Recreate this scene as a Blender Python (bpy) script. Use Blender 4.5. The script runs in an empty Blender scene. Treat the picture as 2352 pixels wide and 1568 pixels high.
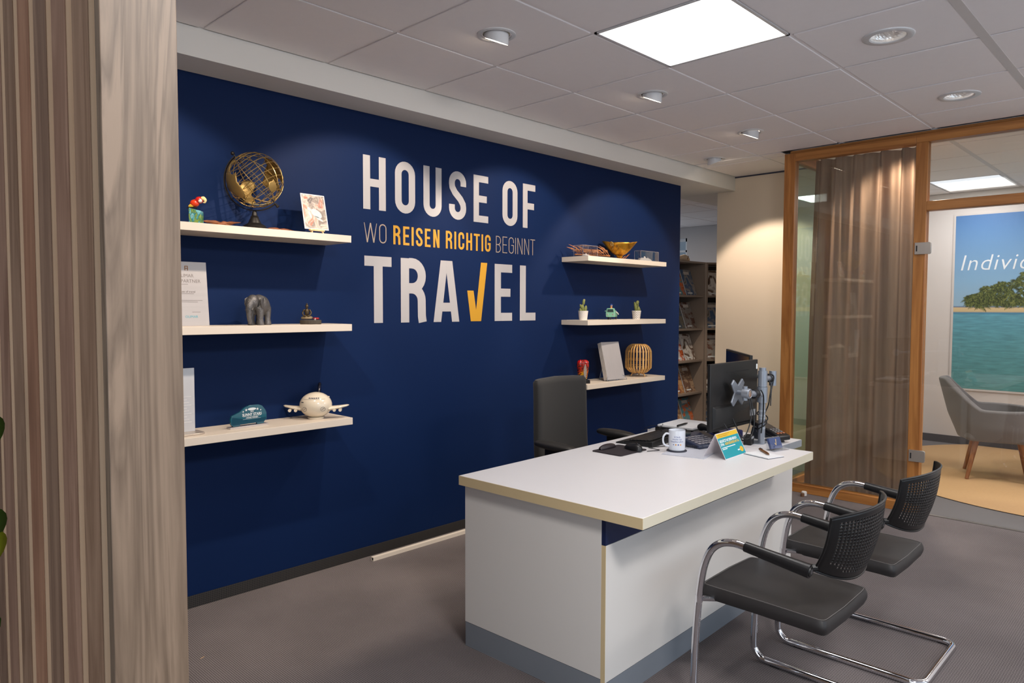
import bpy, bmesh, math, random
from mathutils import Vector, Matrix
random.seed(7)
C = bpy.context.scene
COL = C.collection
PI = math.pi

# ------------------------------------------------------------------ camera
cam_data = bpy.data.cameras.new('camera')
cam_data.sensor_width = 36.0
cam_data.lens = 1647.25 / 2352 * 36.0
cam_data.clip_start = 0.05
cam = bpy.data.objects.new('camera', cam_data)
COL.objects.link(cam)
_r = Vector((0.697838, -0.716250, 0.002594))
_u = Vector((0.032215, 0.035005, 0.998868))
_f = Vector((0.715530, 0.696965, -0.047501))
_m = Matrix((( _r.x, _u.x, -_f.x, 0.36368),
             ( _r.y, _u.y, -_f.y, -3.46736),
             ( _r.z, _u.z, -_f.z, 1.44933),
             (0, 0, 0, 1)))
cam.matrix_world = _m
C.camera = cam

# ------------------------------------------------------------------ world, view
w = bpy.data.worlds.new('world'); C.world = w; w.use_nodes = True
w.node_tree.nodes['Background'].inputs['Color'].default_value = (0.62, 0.74, 0.9, 1)
w.node_tree.nodes['Background'].inputs['Strength'].default_value = 0.2
C.view_settings.view_transform = 'Standard'
C.view_settings.look = 'None'
C.view_settings.gamma = 1.0
C.view_settings.use_curve_mapping = False
C.view_settings.exposure = 0.0

def rot_to(direction):
    return Vector(direction).to_track_quat('-Z', 'Y').to_euler()

def area(name, loc, direction, sx, sy, power, color):
    l = bpy.data.lights.new(name, 'AREA'); l.shape = 'RECTANGLE'; l.size = sx; l.size_y = sy
    l.energy = power; l.color = color
    o = bpy.data.objects.new(name, l); COL.objects.link(o)
    o.location = loc; o.rotation_euler = rot_to(direction)
    return o

def spot(name, loc, direction, power, color, angle, blend, size=0.03):
    l = bpy.data.lights.new(name, 'SPOT'); l.energy = power; l.color = color
    l.spot_size = math.radians(angle); l.spot_blend = blend; l.shadow_soft_size = size
    o = bpy.data.objects.new(name, l); COL.objects.link(o)
    o.location = loc; o.rotation_euler = rot_to(direction)
    return o

WARM = (1.0, 0.84, 0.68); NEUT = (1.0, 0.965, 0.94); COOL = (0.72, 0.86, 1.0)
# daylight through the shop windows behind the camera
area('window_daylight', (2.6, -6.85, 1.45), (0, 1, 0), 6.0, 2.0, 66, COOL)
area('window_daylight', (-2.35, -4.2, 1.45), (1, 0, 0), 3.6, 2.0, 60, (0.85, 0.92, 1.0))
# ceiling panels of the shop (the one in view and two more further back)
area('panel_light', (3.28, -1.756, 2.668), (0, 0, -1), 0.57, 0.57, 10, NEUT)
area('panel_light', (1.404, -3.628, 2.668), (0.12, 0.30, -1), 0.57, 0.57, 88, NEUT)
area('panel_light', (5.153, -4.253, 2.668), (0, 0, -1), 0.57, 0.57, 45, NEUT)
# eyeball spots on the blue wall
for i, x in enumerate((1.41, 2.671, 3.929, 5.153)):
    spot('wall_spot', (x, -1.08, 2.605), (0, 0.70, -0.86), 74, WARM, 84, 0.28, 0.025)
spot('wall_spot', (5.87, -0.50, 2.605), (0.52, -0.12, -1.0), 70, WARM, 80, 0.3, 0.03)
# recessed downlights
for x in (1.41, 2.66, 3.908, 5.166):
    spot('down_spot', (x, -2.38, 2.655), (0, 0, -1), 12, NEUT, 110, 0.7, 0.05)
# meeting room
area('meeting_panel_and_fill', (8.5, -1.744, 2.668), (0, 0, -1), 0.54, 0.54, 13, NEUT)
area('meeting_panel_and_fill', (7.2, -3.9, 2.668), (0, 0, -1), 1.1, 0.57, 58, NEUT)  # unseen fill lamp added to brighten the meeting room, no panel built here
spot('meeting_spot', (6.42, -1.85, 2.64), (-0.30, 0.10, -1), 110, WARM, 100, 0.6, 0.04)
spot('meeting_spot', (7.9, -2.5, 2.64), (0.6, 0.1, -1), 18, WARM, 110, 0.7, 0.04)
# brochure room
area('brochure_light', (7.8, 1.5, 2.6), (0, 0, -1), 1.2, 0.9, 34, (1.0, 0.84, 0.70))
area('brochure_daylight', (9.2, 3.4, 1.8), (-0.6, -1, 0), 1.2, 1.2, 12, COOL)

# ------------------------------------------------------------------ materials
def lin(c):
    out = []
    for v in c[:3]:
        v = v / 255.0
        out.append(v / 12.92 if v <= 0.04045 else ((v + 0.055) / 1.055) ** 2.4)
    return (*out, 1.0)

class NT:
    def __init__(s, name):
        s.m = bpy.data.materials.new(name); s.m.use_nodes = True
        s.t = s.m.node_tree; s.t.nodes.clear()
        s.out = s.t.nodes.new('ShaderNodeOutputMaterial')
    def n(s, typ, **kw):
        nd = s.t.nodes.new(typ)
        for k, v in kw.items(): setattr(nd, k, v)
        return nd
    def l(s, a, b): s.t.links.new(a, b)

_cache = {}
def mat(name, rgb, rough=0.5, metal=0.0, var=0.04, nscale=12.0, bump=0.0, bscale=200.0, coat=0.0, spec=0.5,
        stretch=(1, 1, 1), emit=None, estr=0.0, sheen=0.0, coord='Object'):
    if name in _cache: return _cache[name]
    k = NT(name); b = k.n('ShaderNodeBsdfPrincipled')
    tc = k.n('ShaderNodeTexCoord'); mp = k.n('ShaderNodeMapping'); mp.inputs['Scale'].default_value = stretch
    k.l(tc.outputs[coord], mp.inputs['Vector'])
    nz = k.n('ShaderNodeTexNoise'); nz.inputs['Scale'].default_value = nscale; nz.inputs['Detail'].default_value = 4
    k.l(mp.outputs[0], nz.inputs['Vector'])
    mx = k.n('ShaderNodeMix', data_type='RGBA')
    a = lin(rgb)
    mx.inputs[6].default_value = tuple(max(0, c * (1 - var)) for c in a[:3]) + (1,)
    mx.inputs[7].default_value = tuple(min(1, c * (1 + var)) for c in a[:3]) + (1,)
    k.l(nz.outputs['Fac'], mx.inputs[0]); k.l(mx.outputs[2], b.inputs['Base Color'])
    b.inputs['Roughness'].default_value = rough; b.inputs['Metallic'].default_value = metal
    b.inputs['Coat Weight'].default_value = coat; b.inputs['Specular IOR Level'].default_value = spec
    if sheen: b.inputs['Sheen Weight'].default_value = sheen
    if bump:
        n2 = k.n('ShaderNodeTexNoise'); n2.inputs['Scale'].default_value = bscale; n2.inputs['Detail'].default_value = 3
        k.l(tc.outputs[coord], n2.inputs['Vector'])
        bp = k.n('ShaderNodeBump'); bp.inputs['Strength'].default_value = bump; bp.inputs['Distance'].default_value = 0.002
        k.l(n2.outputs['Fac'], bp.inputs['Height']); k.l(bp.outputs[0], b.inputs['Normal'])
    if emit:
        b.inputs['Emission Color'].default_value = lin(emit); b.inputs['Emission Strength'].default_value = estr
    k.l(b.outputs[0], k.out.inputs[0])
    _cache[name] = k.m
    return k.m

def wood(name, dark, light, scale=6.0, stretch=(1, 1, 0.06), rough=0.5, distort=2.5, rings=True, bump=0.05, pos=(0.36, 0.64)):
    if name in _cache: return _cache[name]
    k = NT(name); b = k.n('ShaderNodeBsdfPrincipled')
    tc = k.n('ShaderNodeTexCoord'); mp = k.n('ShaderNodeMapping'); mp.inputs['Scale'].default_value = stretch
    k.l(tc.outputs['Object'], mp.inputs['Vector'])
    n1 = k.n('ShaderNodeTexNoise'); n1.inputs['Scale'].default_value = scale; n1.inputs['Detail'].default_value = 6
    n1.inputs['Distortion'].default_value = distort
    k.l(mp.outputs[0], n1.inputs['Vector'])
    n2 = k.n('ShaderNodeTexNoise'); n2.inputs['Scale'].default_value = scale * 14; n2.inputs['Detail'].default_value = 3
    k.l(mp.outputs[0], n2.inputs['Vector'])
    ml = k.n('ShaderNodeMath', operation='MULTIPLY'); ml.inputs[1].default_value = 7.0
    k.l(n1.outputs['Fac'], ml.inputs[0])
    fr = k.n('ShaderNodeMath', operation='PINGPONG'); fr.inputs[1].default_value = 1.0
    k.l(ml.outputs[0], fr.inputs[0])
    av = k.n('ShaderNodeMix', data_type='FLOAT'); av.inputs[0].default_value = 0.45
    k.l(fr.outputs[0], av.inputs[2]); k.l(n2.outputs['Fac'], av.inputs[3])
    av2 = k.n('ShaderNodeMix', data_type='FLOAT'); av2.inputs[0].default_value = 0.5
    k.l(av.outputs[0], av2.inputs[2]); k.l(n1.outputs['Fac'], av2.inputs[3])
    cr = k.n('ShaderNodeValToRGB')
    cr.color_ramp.elements[0].position = pos[0]; cr.color_ramp.elements[0].color = lin(dark)
    cr.color_ramp.elements[1].position = pos[1]; cr.color_ramp.elements[1].color = lin(light)
    k.l(av2.outputs[0], cr.inputs[0]); k.l(cr.outputs[0], b.inputs['Base Color'])
    b.inputs['Roughness'].default_value = rough
    bp = k.n('ShaderNodeBump'); bp.inputs['Strength'].default_value = bump; bp.inputs['Distance'].default_value = 0.002
    k.l(n2.outputs['Fac'], bp.inputs['Height']); k.l(bp.outputs[0], b.inputs['Normal'])
    k.l(b.outputs[0], k.out.inputs[0])
    _cache[name] = k.m
    return k.m

def glass(name, tint=(1, 1, 1), rough=0.0, ior=1.5, fac_mul=1.0, haze=0.0):
    """clear sheet: lets light straight through, mirrors by Fresnel"""
    if name in _cache: return _cache[name]
    k = NT(name)
    tr = k.n('ShaderNodeBsdfTransparent'); tr.inputs[0].default_value = (*tint, 1)
    gl = k.n('ShaderNodeBsdfGlossy'); gl.inputs['Roughness'].default_value = rough
    fr = k.n('ShaderNodeFresnel')
    ge = k.n('ShaderNodeNewGeometry'); im = k.n('ShaderNodeMix', data_type='FLOAT')
    im.inputs[2].default_value = ior; im.inputs[3].default_value = 1.0 / ior
    k.l(ge.outputs['Backfacing'], im.inputs[0]); k.l(im.outputs[0], fr.inputs['IOR'])
    mm = k.n('ShaderNodeMath', operation='MULTIPLY_ADD'); mm.inputs[1].default_value = fac_mul; mm.inputs[2].default_value = haze
    mm.use_clamp = True
    nz = k.n('ShaderNodeTexNoise'); nz.inputs['Scale'].default_value = 3.0
    rm = k.n('ShaderNodeMapRange'); rm.inputs[3].default_value = rough; rm.inputs[4].default_value = rough + 0.004
    k.l(nz.outputs['Fac'], rm.inputs[0]); k.l(rm.outputs[0], gl.inputs['Roughness'])
    k.l(fr.outputs[0], mm.inputs[0])
    mx = k.n('ShaderNodeMixShader'); k.l(mm.outputs[0], mx.inputs[0])
    k.l(tr.outputs[0], mx.inputs[1]); k.l(gl.outputs[0], mx.inputs[2]); k.l(mx.outputs[0], k.out.inputs[0])
    _cache[name] = k.m
    return k.m

def lamp_mat(name, rgb, strength):
    if name in _cache: return _cache[name]
    k = NT(name); e = k.n('ShaderNodeEmission'); e.inputs[0].default_value = lin(rgb); e.inputs[1].default_value = strength
    k.l(e.outputs[0], k.out.inputs[0]); _cache[name] = k.m
    return k.m

# ------------------------------------------------------------------ mesh helpers
def frame(o, x, y, z=None):
    x = Vector(x).normalized(); y = Vector(y).normalized()
    z = Vector(z).normalized() if z else x.cross(y).normalized()
    return Matrix(((x.x, y.x, z.x, o[0]), (x.y, y.y, z.y, o[1]), (x.z, y.z, z.z, o[2]), (0, 0, 0, 1)))

class MB:
    def __init__(s): s.v = []; s.f = []; s.mi = []; s.cur = 0
    def add(s, vs, fs, M=None):
        b = len(s.v)
        for p in vs:
            p = Vector(p)
            s.v.append(M @ p if M else p)
        for f in fs: s.f.append([b + i for i in f]); s.mi.append(s.cur)
        return s
    def box(s, x0, x1, y0, y1, z0, z1, M=None):
        vs = [(x, y, z) for z in (z0, z1) for y in (y0, y1) for x in (x0, x1)]
        return s.add(vs, [(0, 2, 3, 1), (4, 5, 7, 6), (0, 1, 5, 4), (2, 6, 7, 3), (0, 4, 6, 2), (1, 3, 7, 5)], M)
    def rbox(s, x0, x1, y0, y1, z0, z1, r, n=3, M=None):
        """box with rounded vertical corners"""
        pts = []
        for cx, cy, a0 in ((x1 - r, y1 - r, 0), (x0 + r, y1 - r, 90), (x0 + r, y0 + r, 180), (x1 - r, y0 + r, 270)):
            for i in range(n + 1):
                a = math.radians(a0 + 90 * i / n); pts.append((cx + r * math.cos(a), cy + r * math.sin(a)))
        return s.prism(pts, z0, z1, M)
    def prism(s, pts, z0, z1, M=None):
        n = len(pts)
        vs = [(x, y, z0) for x, y in pts] + [(x, y, z1) for x, y in pts]
        fs = [tuple(range(n - 1, -1, -1)), tuple(range(n, 2 * n))]
        fs += [(i, (i + 1) % n, n + (i + 1) % n, n + i) for i in range(n)]
        return s.add(vs, fs, M)
    def tube(s, pts, r, n=10, cap=True, M=None, closed=False):
        pts = [Vector(p) for p in pts]; N = len(pts)
        rr = r if isinstance(r, (list, tuple)) else [r] * N
        vs = []; fs = []
        up = None
        for i, p in enumerate(pts):
            if closed: t = (pts[(i + 1) % N] - pts[i - 1])
            else: t = pts[min(i + 1, N - 1)] - pts[max(i - 1, 0)]
            t.normalize()
            if up is None:
                up = Vector((0, 0, 1)) if abs(t.z) < 0.9 else Vector((1, 0, 0))
            up = (up - t * up.dot(t))
            if up.length < 1e-6: up = t.orthogonal()
            up.normalize(); sd = t.cross(up)
            for j in range(n):
                a = 2 * PI * j / n; vs.append(p + (up * math.cos(a) + sd * math.sin(a)) * rr[i])
        m = N if closed else N - 1
        for i in range(m):
            a = i * n; b = ((i + 1) % N) * n
            for j in range(n): fs.append((a + j, a + (j + 1) % n, b + (j + 1) % n, b + j))
        if cap and not closed:
            fs.append(tuple(range(n - 1, -1, -1))); fs.append(tuple(range((N - 1) * n, N * n)))
        return s.add(vs, fs, M)
    def lathe(s, prof, n=24, M=None, cap=True, a0=0, a1=2 * PI):
        """prof: (r, z) list from bottom to top"""
        vs = []; fs = []; full = abs(a1 - a0 - 2 * PI) < 1e-6
        k = n if full else n + 1
        for r, z in prof:
            for j in range(k):
                a = a0 + (a1 - a0) * j / n; vs.append((r * math.cos(a), r * math.sin(a), z))
        for i in range(len(prof) - 1):
            for j in range(n):
                a = i * k + j; b = i * k + (j + 1) % k
                fs.append((a, b, b + k, a + k))
        if cap and full:
            if prof[0][0] > 1e-5: fs.append(tuple(range(k - 1, -1, -1)))
            if prof[-1][0] > 1e-5: fs.append(tuple(range((len(prof) - 1) * k, len(prof) * k)))
        return s.add(vs, fs, M)
    def ball(s, c, rx, ry=None, rz=None, n=16, m=10, M=None):
        ry = ry or rx; rz = rz or rx
        vs = []; fs = []
        for i in range(m + 1):
            t = PI * i / m
            for j in range(n):
                a = 2 * PI * j / n
                vs.append((c[0] + rx * math.sin(t) * math.cos(a), c[1] + ry * math.sin(t) * math.sin(a), c[2] - rz * math.cos(t)))
        for i in range(m):
            for j in range(n): fs.append((i * n + j, i * n + (j + 1) % n, (i + 1) * n + (j + 1) % n, (i + 1) * n + j))
        return s.add(vs, fs, M)
    def grid(s, fn, nu, nv, M=None, closed_u=False):
        vs = [fn(i / nu, j / nv) for j in range(nv + 1) for i in range(nu + (0 if closed_u else 1))]
        k = nu if closed_u else nu + 1
        fs = []
        for j in range(nv):
            for i in range(nu):
                fs.append((j * k + i, j * k + (i + 1) % k, (j + 1) * k + (i + 1) % k, (j + 1) * k + i))
        return s.add(vs, fs, M)
    def build(s, name, m, parent=None, bevel=0.0, smooth=35, solid=0.0, subsurf=0, seg=2):
        me = bpy.data.meshes.new(name)
        me.from_pydata([tuple(v) for v in s.v], [], s.f)
        bm = bmesh.new(); bm.from_mesh(me)
        bmesh.ops.remove_doubles(bm, verts=bm.verts, dist=1e-6)
        bmesh.ops.recalc_face_normals(bm, faces=bm.faces)
        bm.to_mesh(me); bm.free()
        ms = m if isinstance(m, (list, tuple)) else [m]
        for x in ms: me.materials.append(x)
        if len(ms) > 1 and len(s.mi) == len(me.polygons):
            for p, k in zip(me.polygons, s.mi): p.material_index = k
        if smooth:
            for p in me.polygons: p.use_smooth = True
            me.set_sharp_from_angle(angle=math.radians(smooth))
        o = bpy.data.objects.new(name, me); COL.objects.link(o)
        if solid:
            md = o.modifiers.new('solidify', 'SOLIDIFY'); md.thickness = solid; md.offset = 0
        if bevel:
            md = o.modifiers.new('bevel', 'BEVEL'); md.width = bevel; md.segments = seg; md.limit_method = 'ANGLE'
            md.angle_limit = math.radians(40)
        if subsurf:
            md = o.modifiers.new('subsurf', 'SUBSURF'); md.levels = subsurf; md.render_levels = subsurf
        if parent: o.parent = parent
        return o

def tag(o, label=None, cat=None, group=None, kind=None):
    if label: o['label'] = label
    if cat: o['category'] = cat
    if group: o['group'] = group
    if kind: o['kind'] = kind
    return o
def thing(name, label, cat, loc=(0, 0, 0), rz=0.0, group=None):
    o = bpy.data.objects.new(name, None); COL.objects.link(o)
    o.location = loc; o.rotation_euler = (0, 0, rz); o.empty_display_size = 0.1
    return tag(o, label, cat, group)
def struct(o, label=None): return tag(o, label, kind='structure')
def kids(o): return [c for c in bpy.data.objects if c.parent == o]
def copy_tree(o, parent=None):
    c = o.copy(); COL.objects.link(c); c.parent = parent
    for ch in kids(o): copy_tree(ch, c)
    return c
def box(name, m, x0, x1, y0, y1, z0, z1, parent=None, bevel=0.0, M=None):
    return MB().box(x0, x1, y0, y1, z0, z1, M).build(name, m, parent, bevel)

def text(body, size, M, m, parent=None, name='lettering', align='CENTER', sx=1.0, shear=0.0, thick=0.0003, offset=0.0, spacing=1.0, line=1.0):
    cu = bpy.data.curves.new(name, 'FONT'); cu.body = body; cu.size = size; cu.align_x = align; cu.align_y = 'CENTER'
    cu.shear = shear; cu.extrude = thick; cu.offset = offset; cu.space_character = spacing; cu.space_line = line
    cu.resolution_u = 3
    to = bpy.data.objects.new(name, cu); COL.objects.link(to)
    bpy.context.view_layer.update()
    me = bpy.data.meshes.new_from_object(to.evaluated_get(bpy.context.evaluated_depsgraph_get()))
    COL.objects.unlink(to); bpy.data.objects.remove(to); bpy.data.curves.remove(cu)
    me.transform(M @ Matrix.Diagonal((sx, 1, 1, 1)))
    me.materials.clear(); me.materials.append(m); me.name = name
    o = bpy.data.objects.new(name, me); COL.objects.link(o)
    if parent: o.parent = parent
    return o
def arc(cx, cy, r, a0, a1, n=6):
    return [(cx + r * math.cos(math.radians(a0 + (a1 - a0) * i / n)), cy + r * math.sin(math.radians(a0 + (a1 - a0) * i / n))) for i in range(n + 1)]
def smoothpath(pts, n=6):
    """Catmull-Rom through the points"""
    P = [Vector(p) for p in pts]; P = [P[0] * 2 - P[1]] + P + [P[-1] * 2 - P[-2]]
    out = []
    for i in range(1, len(P) - 2):
        for k in range(n):
            t = k / n
            out.append(0.5 * ((2 * P[i]) + (P[i + 1] - P[i - 1]) * t + (2 * P[i - 1] - 5 * P[i] + 4 * P[i + 1] - P[i + 2]) * t * t
                              + (3 * P[i] - P[i - 1] - 3 * P[i + 1] + P[i + 2]) * t ** 3))
    out.append(P[-2]); return out
# ------------------------------------------------------------------ surface materials
M_blue = mat('blue_wall_paint', (9, 31, 70), 0.6, var=0.03, nscale=3, bump=0.06, bscale=350, spec=0.12)
M_white = mat('white_paint', (226, 222, 216), 0.6, var=0.015, nscale=4, bump=0.05, bscale=300)
M_cream = mat('cream_paint', (228, 211, 190), 0.6, var=0.015, nscale=3, bump=0.05, bscale=300)
M_greywhite = mat('meeting_room_paint', (214, 208, 204), 0.6, var=0.015, nscale=3, bump=0.05, bscale=300)
M_tile = mat('ceiling_tile', (248, 243, 243), 0.85, var=0.015, nscale=30, bump=0.15, bscale=500, spec=0.2)
M_grid = mat('ceiling_grid_metal', (215, 210, 208), 0.5, var=0.02, nscale=30)
M_grey_base = mat('grey_plinth', (128, 134, 142), 0.4, var=0.03, nscale=10)
M_oak = wood('oak_frame', (150, 92, 40), (190, 128, 66), 5, (1, 1, 0.08), 0.42, 1.5)
M_oakh = wood('oak_frame_horizontal', (150, 92, 40), (190, 128, 66), 5, (1, 0.08, 1), 0.42, 1.5)
M_shelf = mat('white_shelf_board', (212, 200, 186), 0.45, var=0.02, nscale=6, stretch=(0.2, 1, 1))

def carpet_mat(name, dark, light, rib=260.0):
    k = NT(name); b = k.n('ShaderNodeBsdfPrincipled'); b.inputs['Roughness'].default_value = 0.95
    b.inputs['Specular IOR Level'].default_value = 0.15
    tc = k.n('ShaderNodeTexCoord')
    sp = k.n('ShaderNodeSeparateXYZ'); k.l(tc.outputs['Object'], sp.inputs[0])
    def wave(sock, fr):
        a = k.n('ShaderNodeMath', operation='MULTIPLY'); a.inputs[1].default_value = fr; k.l(sock, a.inputs[0])
        s_ = k.n('ShaderNodeMath', operation='SINE'); k.l(a.outputs[0], s_.inputs[0]); return s_.outputs[0]
    wx = wave(sp.outputs[0], 2 * PI / 0.0085); wy = wave(sp.outputs[1], 2 * PI / 0.0085)
    ad = k.n('ShaderNodeMath', operation='MULTIPLY_ADD'); ad.inputs[1].default_value = 0.45; k.l(wy, ad.inputs[0]); k.l(wx, ad.inputs[2])
    n1 = k.n('ShaderNodeTexNoise'); n1.inputs['Scale'].default_value = 420; n1.inputs['Detail'].default_value = 2
    k.l(tc.outputs['Object'], n1.inputs['Vector'])
    n2 = k.n('ShaderNodeTexNoise'); n2.inputs['Scale'].default_value = 1.6; n2.inputs['Detail'].default_value = 5
    k.l(tc.outputs['Object'], n2.inputs['Vector'])
    h = k.n('ShaderNodeMath', operation='MULTIPLY_ADD'); h.inputs[1].default_value = 0.16; h.inputs[2].default_value = 0.0
    k.l(ad.outputs[0], h.inputs[0])
    h2 = k.n('ShaderNodeMath', operation='ADD'); k.l(h.outputs[0], h2.inputs[0]); k.l(n1.outputs['Fac'], h2.inputs[1])
    h3 = k.n('ShaderNodeMath', operation='MULTIPLY_ADD'); h3.inputs[1].default_value = 0.35; k.l(n2.outputs['Fac'], h3.inputs[0]); k.l(h2.outputs[0], h3.inputs[2])
    cr = k.n('ShaderNodeValToRGB'); cr.color_ramp.elements[0].position = 0.38; cr.color_ramp.elements[1].position = 0.98
    cr.color_ramp.elements[0].color = lin(dark); cr.color_ramp.elements[1].color = lin(light)
    k.l(h3.outputs[0], cr.inputs[0]); k.l(cr.outputs[0], b.inputs['Base Color'])
    bp = k.n('ShaderNodeBump'); bp.inputs['Strength'].default_value = 0.5; bp.inputs['Distance'].default_value = 0.003
    k.l(h2.outputs[0], bp.inputs['Height']); k.l(bp.outputs[0], b.inputs['Normal'])
    k.l(b.outputs[0], k.out.inputs[0]); return k.m
M_carpet = carpet_mat('ribbed_carpet', (58, 54, 56), (142, 133, 132))
M_carpet2 = mat('meeting_carpet', (112, 110, 112), 0.95, var=0.12, nscale=300, bump=0.3, bscale=500, spec=0.1)
M_rug = mat('sand_rug', (198, 162, 120), 0.95, var=0.08, nscale=60, bump=0.4, bscale=600, spec=0.1)

# ------------------------------------------------------------------ shell
H = 2.6756
o = struct(box('floor', M_carpet, -2.5, 10.3, -7.0, 5.0, -0.05, 0.0))
# meeting room carpet lies behind the threshold
o = struct(box('floor', M_carpet2, 5.99, 9.2, -6.9, -1.06, 0.0, 0.004)); o.name = 'floor_meeting'
struct(box('trim_5', mat('threshold_metal', (150, 146, 142), 0.35, 0.8), 5.965, 5.99, -2.95, -2.02, 0.0, 0.005))
struct(box('wall_left', M_blue, 0.0, 6.1, 0.0, 0.12, 0.06, 2.582))
# dark woven skirting under the blue wall
def mesh_skirt():
    k = NT('woven_skirting'); b = k.n('ShaderNodeBsdfPrincipled'); b.inputs['Roughness'].default_value = 0.7
    tc = k.n('ShaderNodeTexCoord'); sp = k.n('ShaderNodeSeparateXYZ'); k.l(tc.outputs['Object'], sp.inputs[0])
    def wave(sock, per):
        a = k.n('ShaderNodeMath', operation='MULTIPLY'); a.inputs[1].default_value = 2 * PI / per; k.l(sock, a.inputs[0])
        s_ = k.n('ShaderNodeMath', operation='SINE'); k.l(a.outputs[0], s_.inputs[0]); return s_.outputs[0]
    mxx = k.n('ShaderNodeMath', operation='MAXIMUM'); k.l(wave(sp.outputs[0], 0.009), mxx.inputs[0]); k.l(wave(sp.outputs[2], 0.009), mxx.inputs[1])
    cr = k.n('ShaderNodeValToRGB'); cr.color_ramp.elements[0].position = 0.55; cr.color_ramp.elements[1].position = 0.95
    cr.color_ramp.elements[0].color = lin((14, 13, 14)); cr.color_ramp.elements[1].color = lin((62, 58, 56))
    k.l(mxx.outputs[0], cr.inputs[0]); k.l(cr.outputs[0], b.inputs['Base Color']); k.l(b.outputs[0], k.out.inputs[0]); return k.m
struct(box('baseboard_left', mesh_skirt(), 0.0, 6.1, -0.004, 0.10, 0.0, 0.06))
struct(box('wall_far', M_cream, 6.697, 6.82, -1.06, -0.042, 0.0, H))
struct(box('trim_6', mat('shadow_gap', (60, 62, 80), 0.6), 6.690, 6.697, -1.0, -0.222, H - 0.012, H))
# soffit beam over the blue wall, running on to the cream wall
struct(box('trim_1', M_white, -1.0, 6.697, -0.222, 0.40, 2.547, H + 0.05))
struct(box('trim_2', M_white, 6.70, 8.6, -0.042, 0.40, 2.547, H + 0.05))

def tiled_ceiling(name, xs, ys, gap, skip=(), z=H, parent=None, holes=()):
    mb = MB()
    for x in xs[1:-1]: mb.box(x - 0.018, x + 0.018, ys[0], ys[-1], z + 0.0065, z + 0.011)
    for y in ys[1:-1]: mb.box(xs[0], xs[-1], y - 0.018, y + 0.018, z + 0.0115, z + 0.015); mb.box(xs[0], xs[-1], y - 0.018, y + 0.018, z + 0.0064, z + 0.0109)
    for i in range(len(xs) - 1):
        for j in range(len(ys) - 1):
            if (i, j) in skip: continue
            g = gap
            hl = [h for h in holes if xs[i] < h[0] < xs[i + 1] and ys[j] < h[1] < ys[j + 1]]
            if hl:
                hx, hy, hr = hl[0]; n = 48; a0, a1, b0, b1 = xs[i] + g, xs[i + 1] - g, ys[j] + g, ys[j + 1] - g
                sq = []; ci = []
                for k in range(n):
                    a = 2 * PI * k / n + PI / 4; c_, s_ = math.cos(a), math.sin(a)
                    q = k * 4 / n; e = int(q); f = q - e
                    cs_ = [(a1, b1), (a0, b1), (a0, b0), (a1, b0), (a1, b1)]
                    sq.append((cs_[e][0] * (1 - f) + cs_[e + 1][0] * f, cs_[e][1] * (1 - f) + cs_[e + 1][1] * f)); ci.append((hx + hr * c_, hy + hr * s_))
                vs = [(x, y, z) for x, y in sq] + [(x, y, z) for x, y in ci] + [(x, y, z + 0.006) for x, y in sq] + [(x, y, z + 0.012) for x, y in ci]
                mb.add(vs, [(r_ + k, r_ + (k + 1) % n, t_ + (k + 1) % n, t_ + k) for r_, t_ in ((0, n), (0, 2 * n), (n, 3 * n)) for k in range(n)])
                continue
            mb.box(xs[i] + g, xs[i + 1] - g, ys[j] + g, ys[j + 1] - g, z, z + 0.006)
    return mb.build(name, M_tile, parent, 0.0015)
X0, Y0, T = 2.341, -0.8164, 0.625
xs = [-2.5] + [X0 + T * i for i in range(-7, 6)] + [5.93]
ys = [-7.0] + [Y0 - T * j for j in range(9, -1, -1)] + [-0.222]
# the opening (light panels) cells
def cell(x, y):
    i = max(k for k in range(len(xs)) if xs[k] <= x); j = max(k for k in range(len(ys)) if ys[k] <= y); return (i, j)
panels = [(3.28, -1.75), (1.4, -3.63), (5.155, -4.25)]
skip = {cell(*p) for p in panels}
HOLES = [(x, -1.117, 0.062) for x in (1.41, 2.671, 3.929, 5.153)] + [(5.81, -0.488, 0.062)] + [(x, -2.38, 0.0735) for x in (1.41, 2.66, 3.908, 5.166)]
ceil = struct(tiled_ceiling('ceiling', xs, ys, 0.011, skip, holes=HOLES))
# strip between the partition line and the cream wall
xs2 = [5.93, 6.091, 6.697]; ys2 = [-1.0, Y0, -0.222]
struct(tiled_ceiling('ceiling', xs2, ys2, 0.011)).name = 'ceiling_end'
struct(box('ceiling', M_grid, -2.5, 10.3, -7.0, 5.0, H + 0.085, H + 0.12)).name = 'ceiling_grid'
# wide channel in the grid
struct(box('trim_3', M_grid, -2.5, 5.93, Y0 - 3 * T - 0.020, Y0 - 3 * T + 0.020, H - 0.001, H + 0.007))
# meeting room ceiling
xs3 = [5.96] + [6.03 + 0.625 * 0.9 * i for i in range(1, 6)] + [9.15]
xs3 = [5.96, 6.53, 7.095, 7.66, 8.22, 8.783, 9.15]
ys3 = [-6.9] + [-2.055 - T * j for j in range(7, -1, -1)] + [-1.44, -1.06]
skip3 = {(4, len(ys3) - 3)}
struct(tiled_ceiling('ceiling', xs3, ys3, 0.009, skip3)).name = 'ceiling_meeting'
struct(box('trim_4', M_grid, 5.96, 9.15, -2.077, -2.043, H - 0.001, H + 0.007))
# brochure room ceiling
xs4 = [4.0] + [4.9 + 0.62 * i for i in range(8)] + [10.09]
ys4 = [0.4, 1.02, 1.645, 2.27, 2.895, 3.52, 4.145, 5.0]
struct(tiled_ceiling('ceiling', xs4, ys4, 0.009)).name = 'ceiling_brochure'
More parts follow.
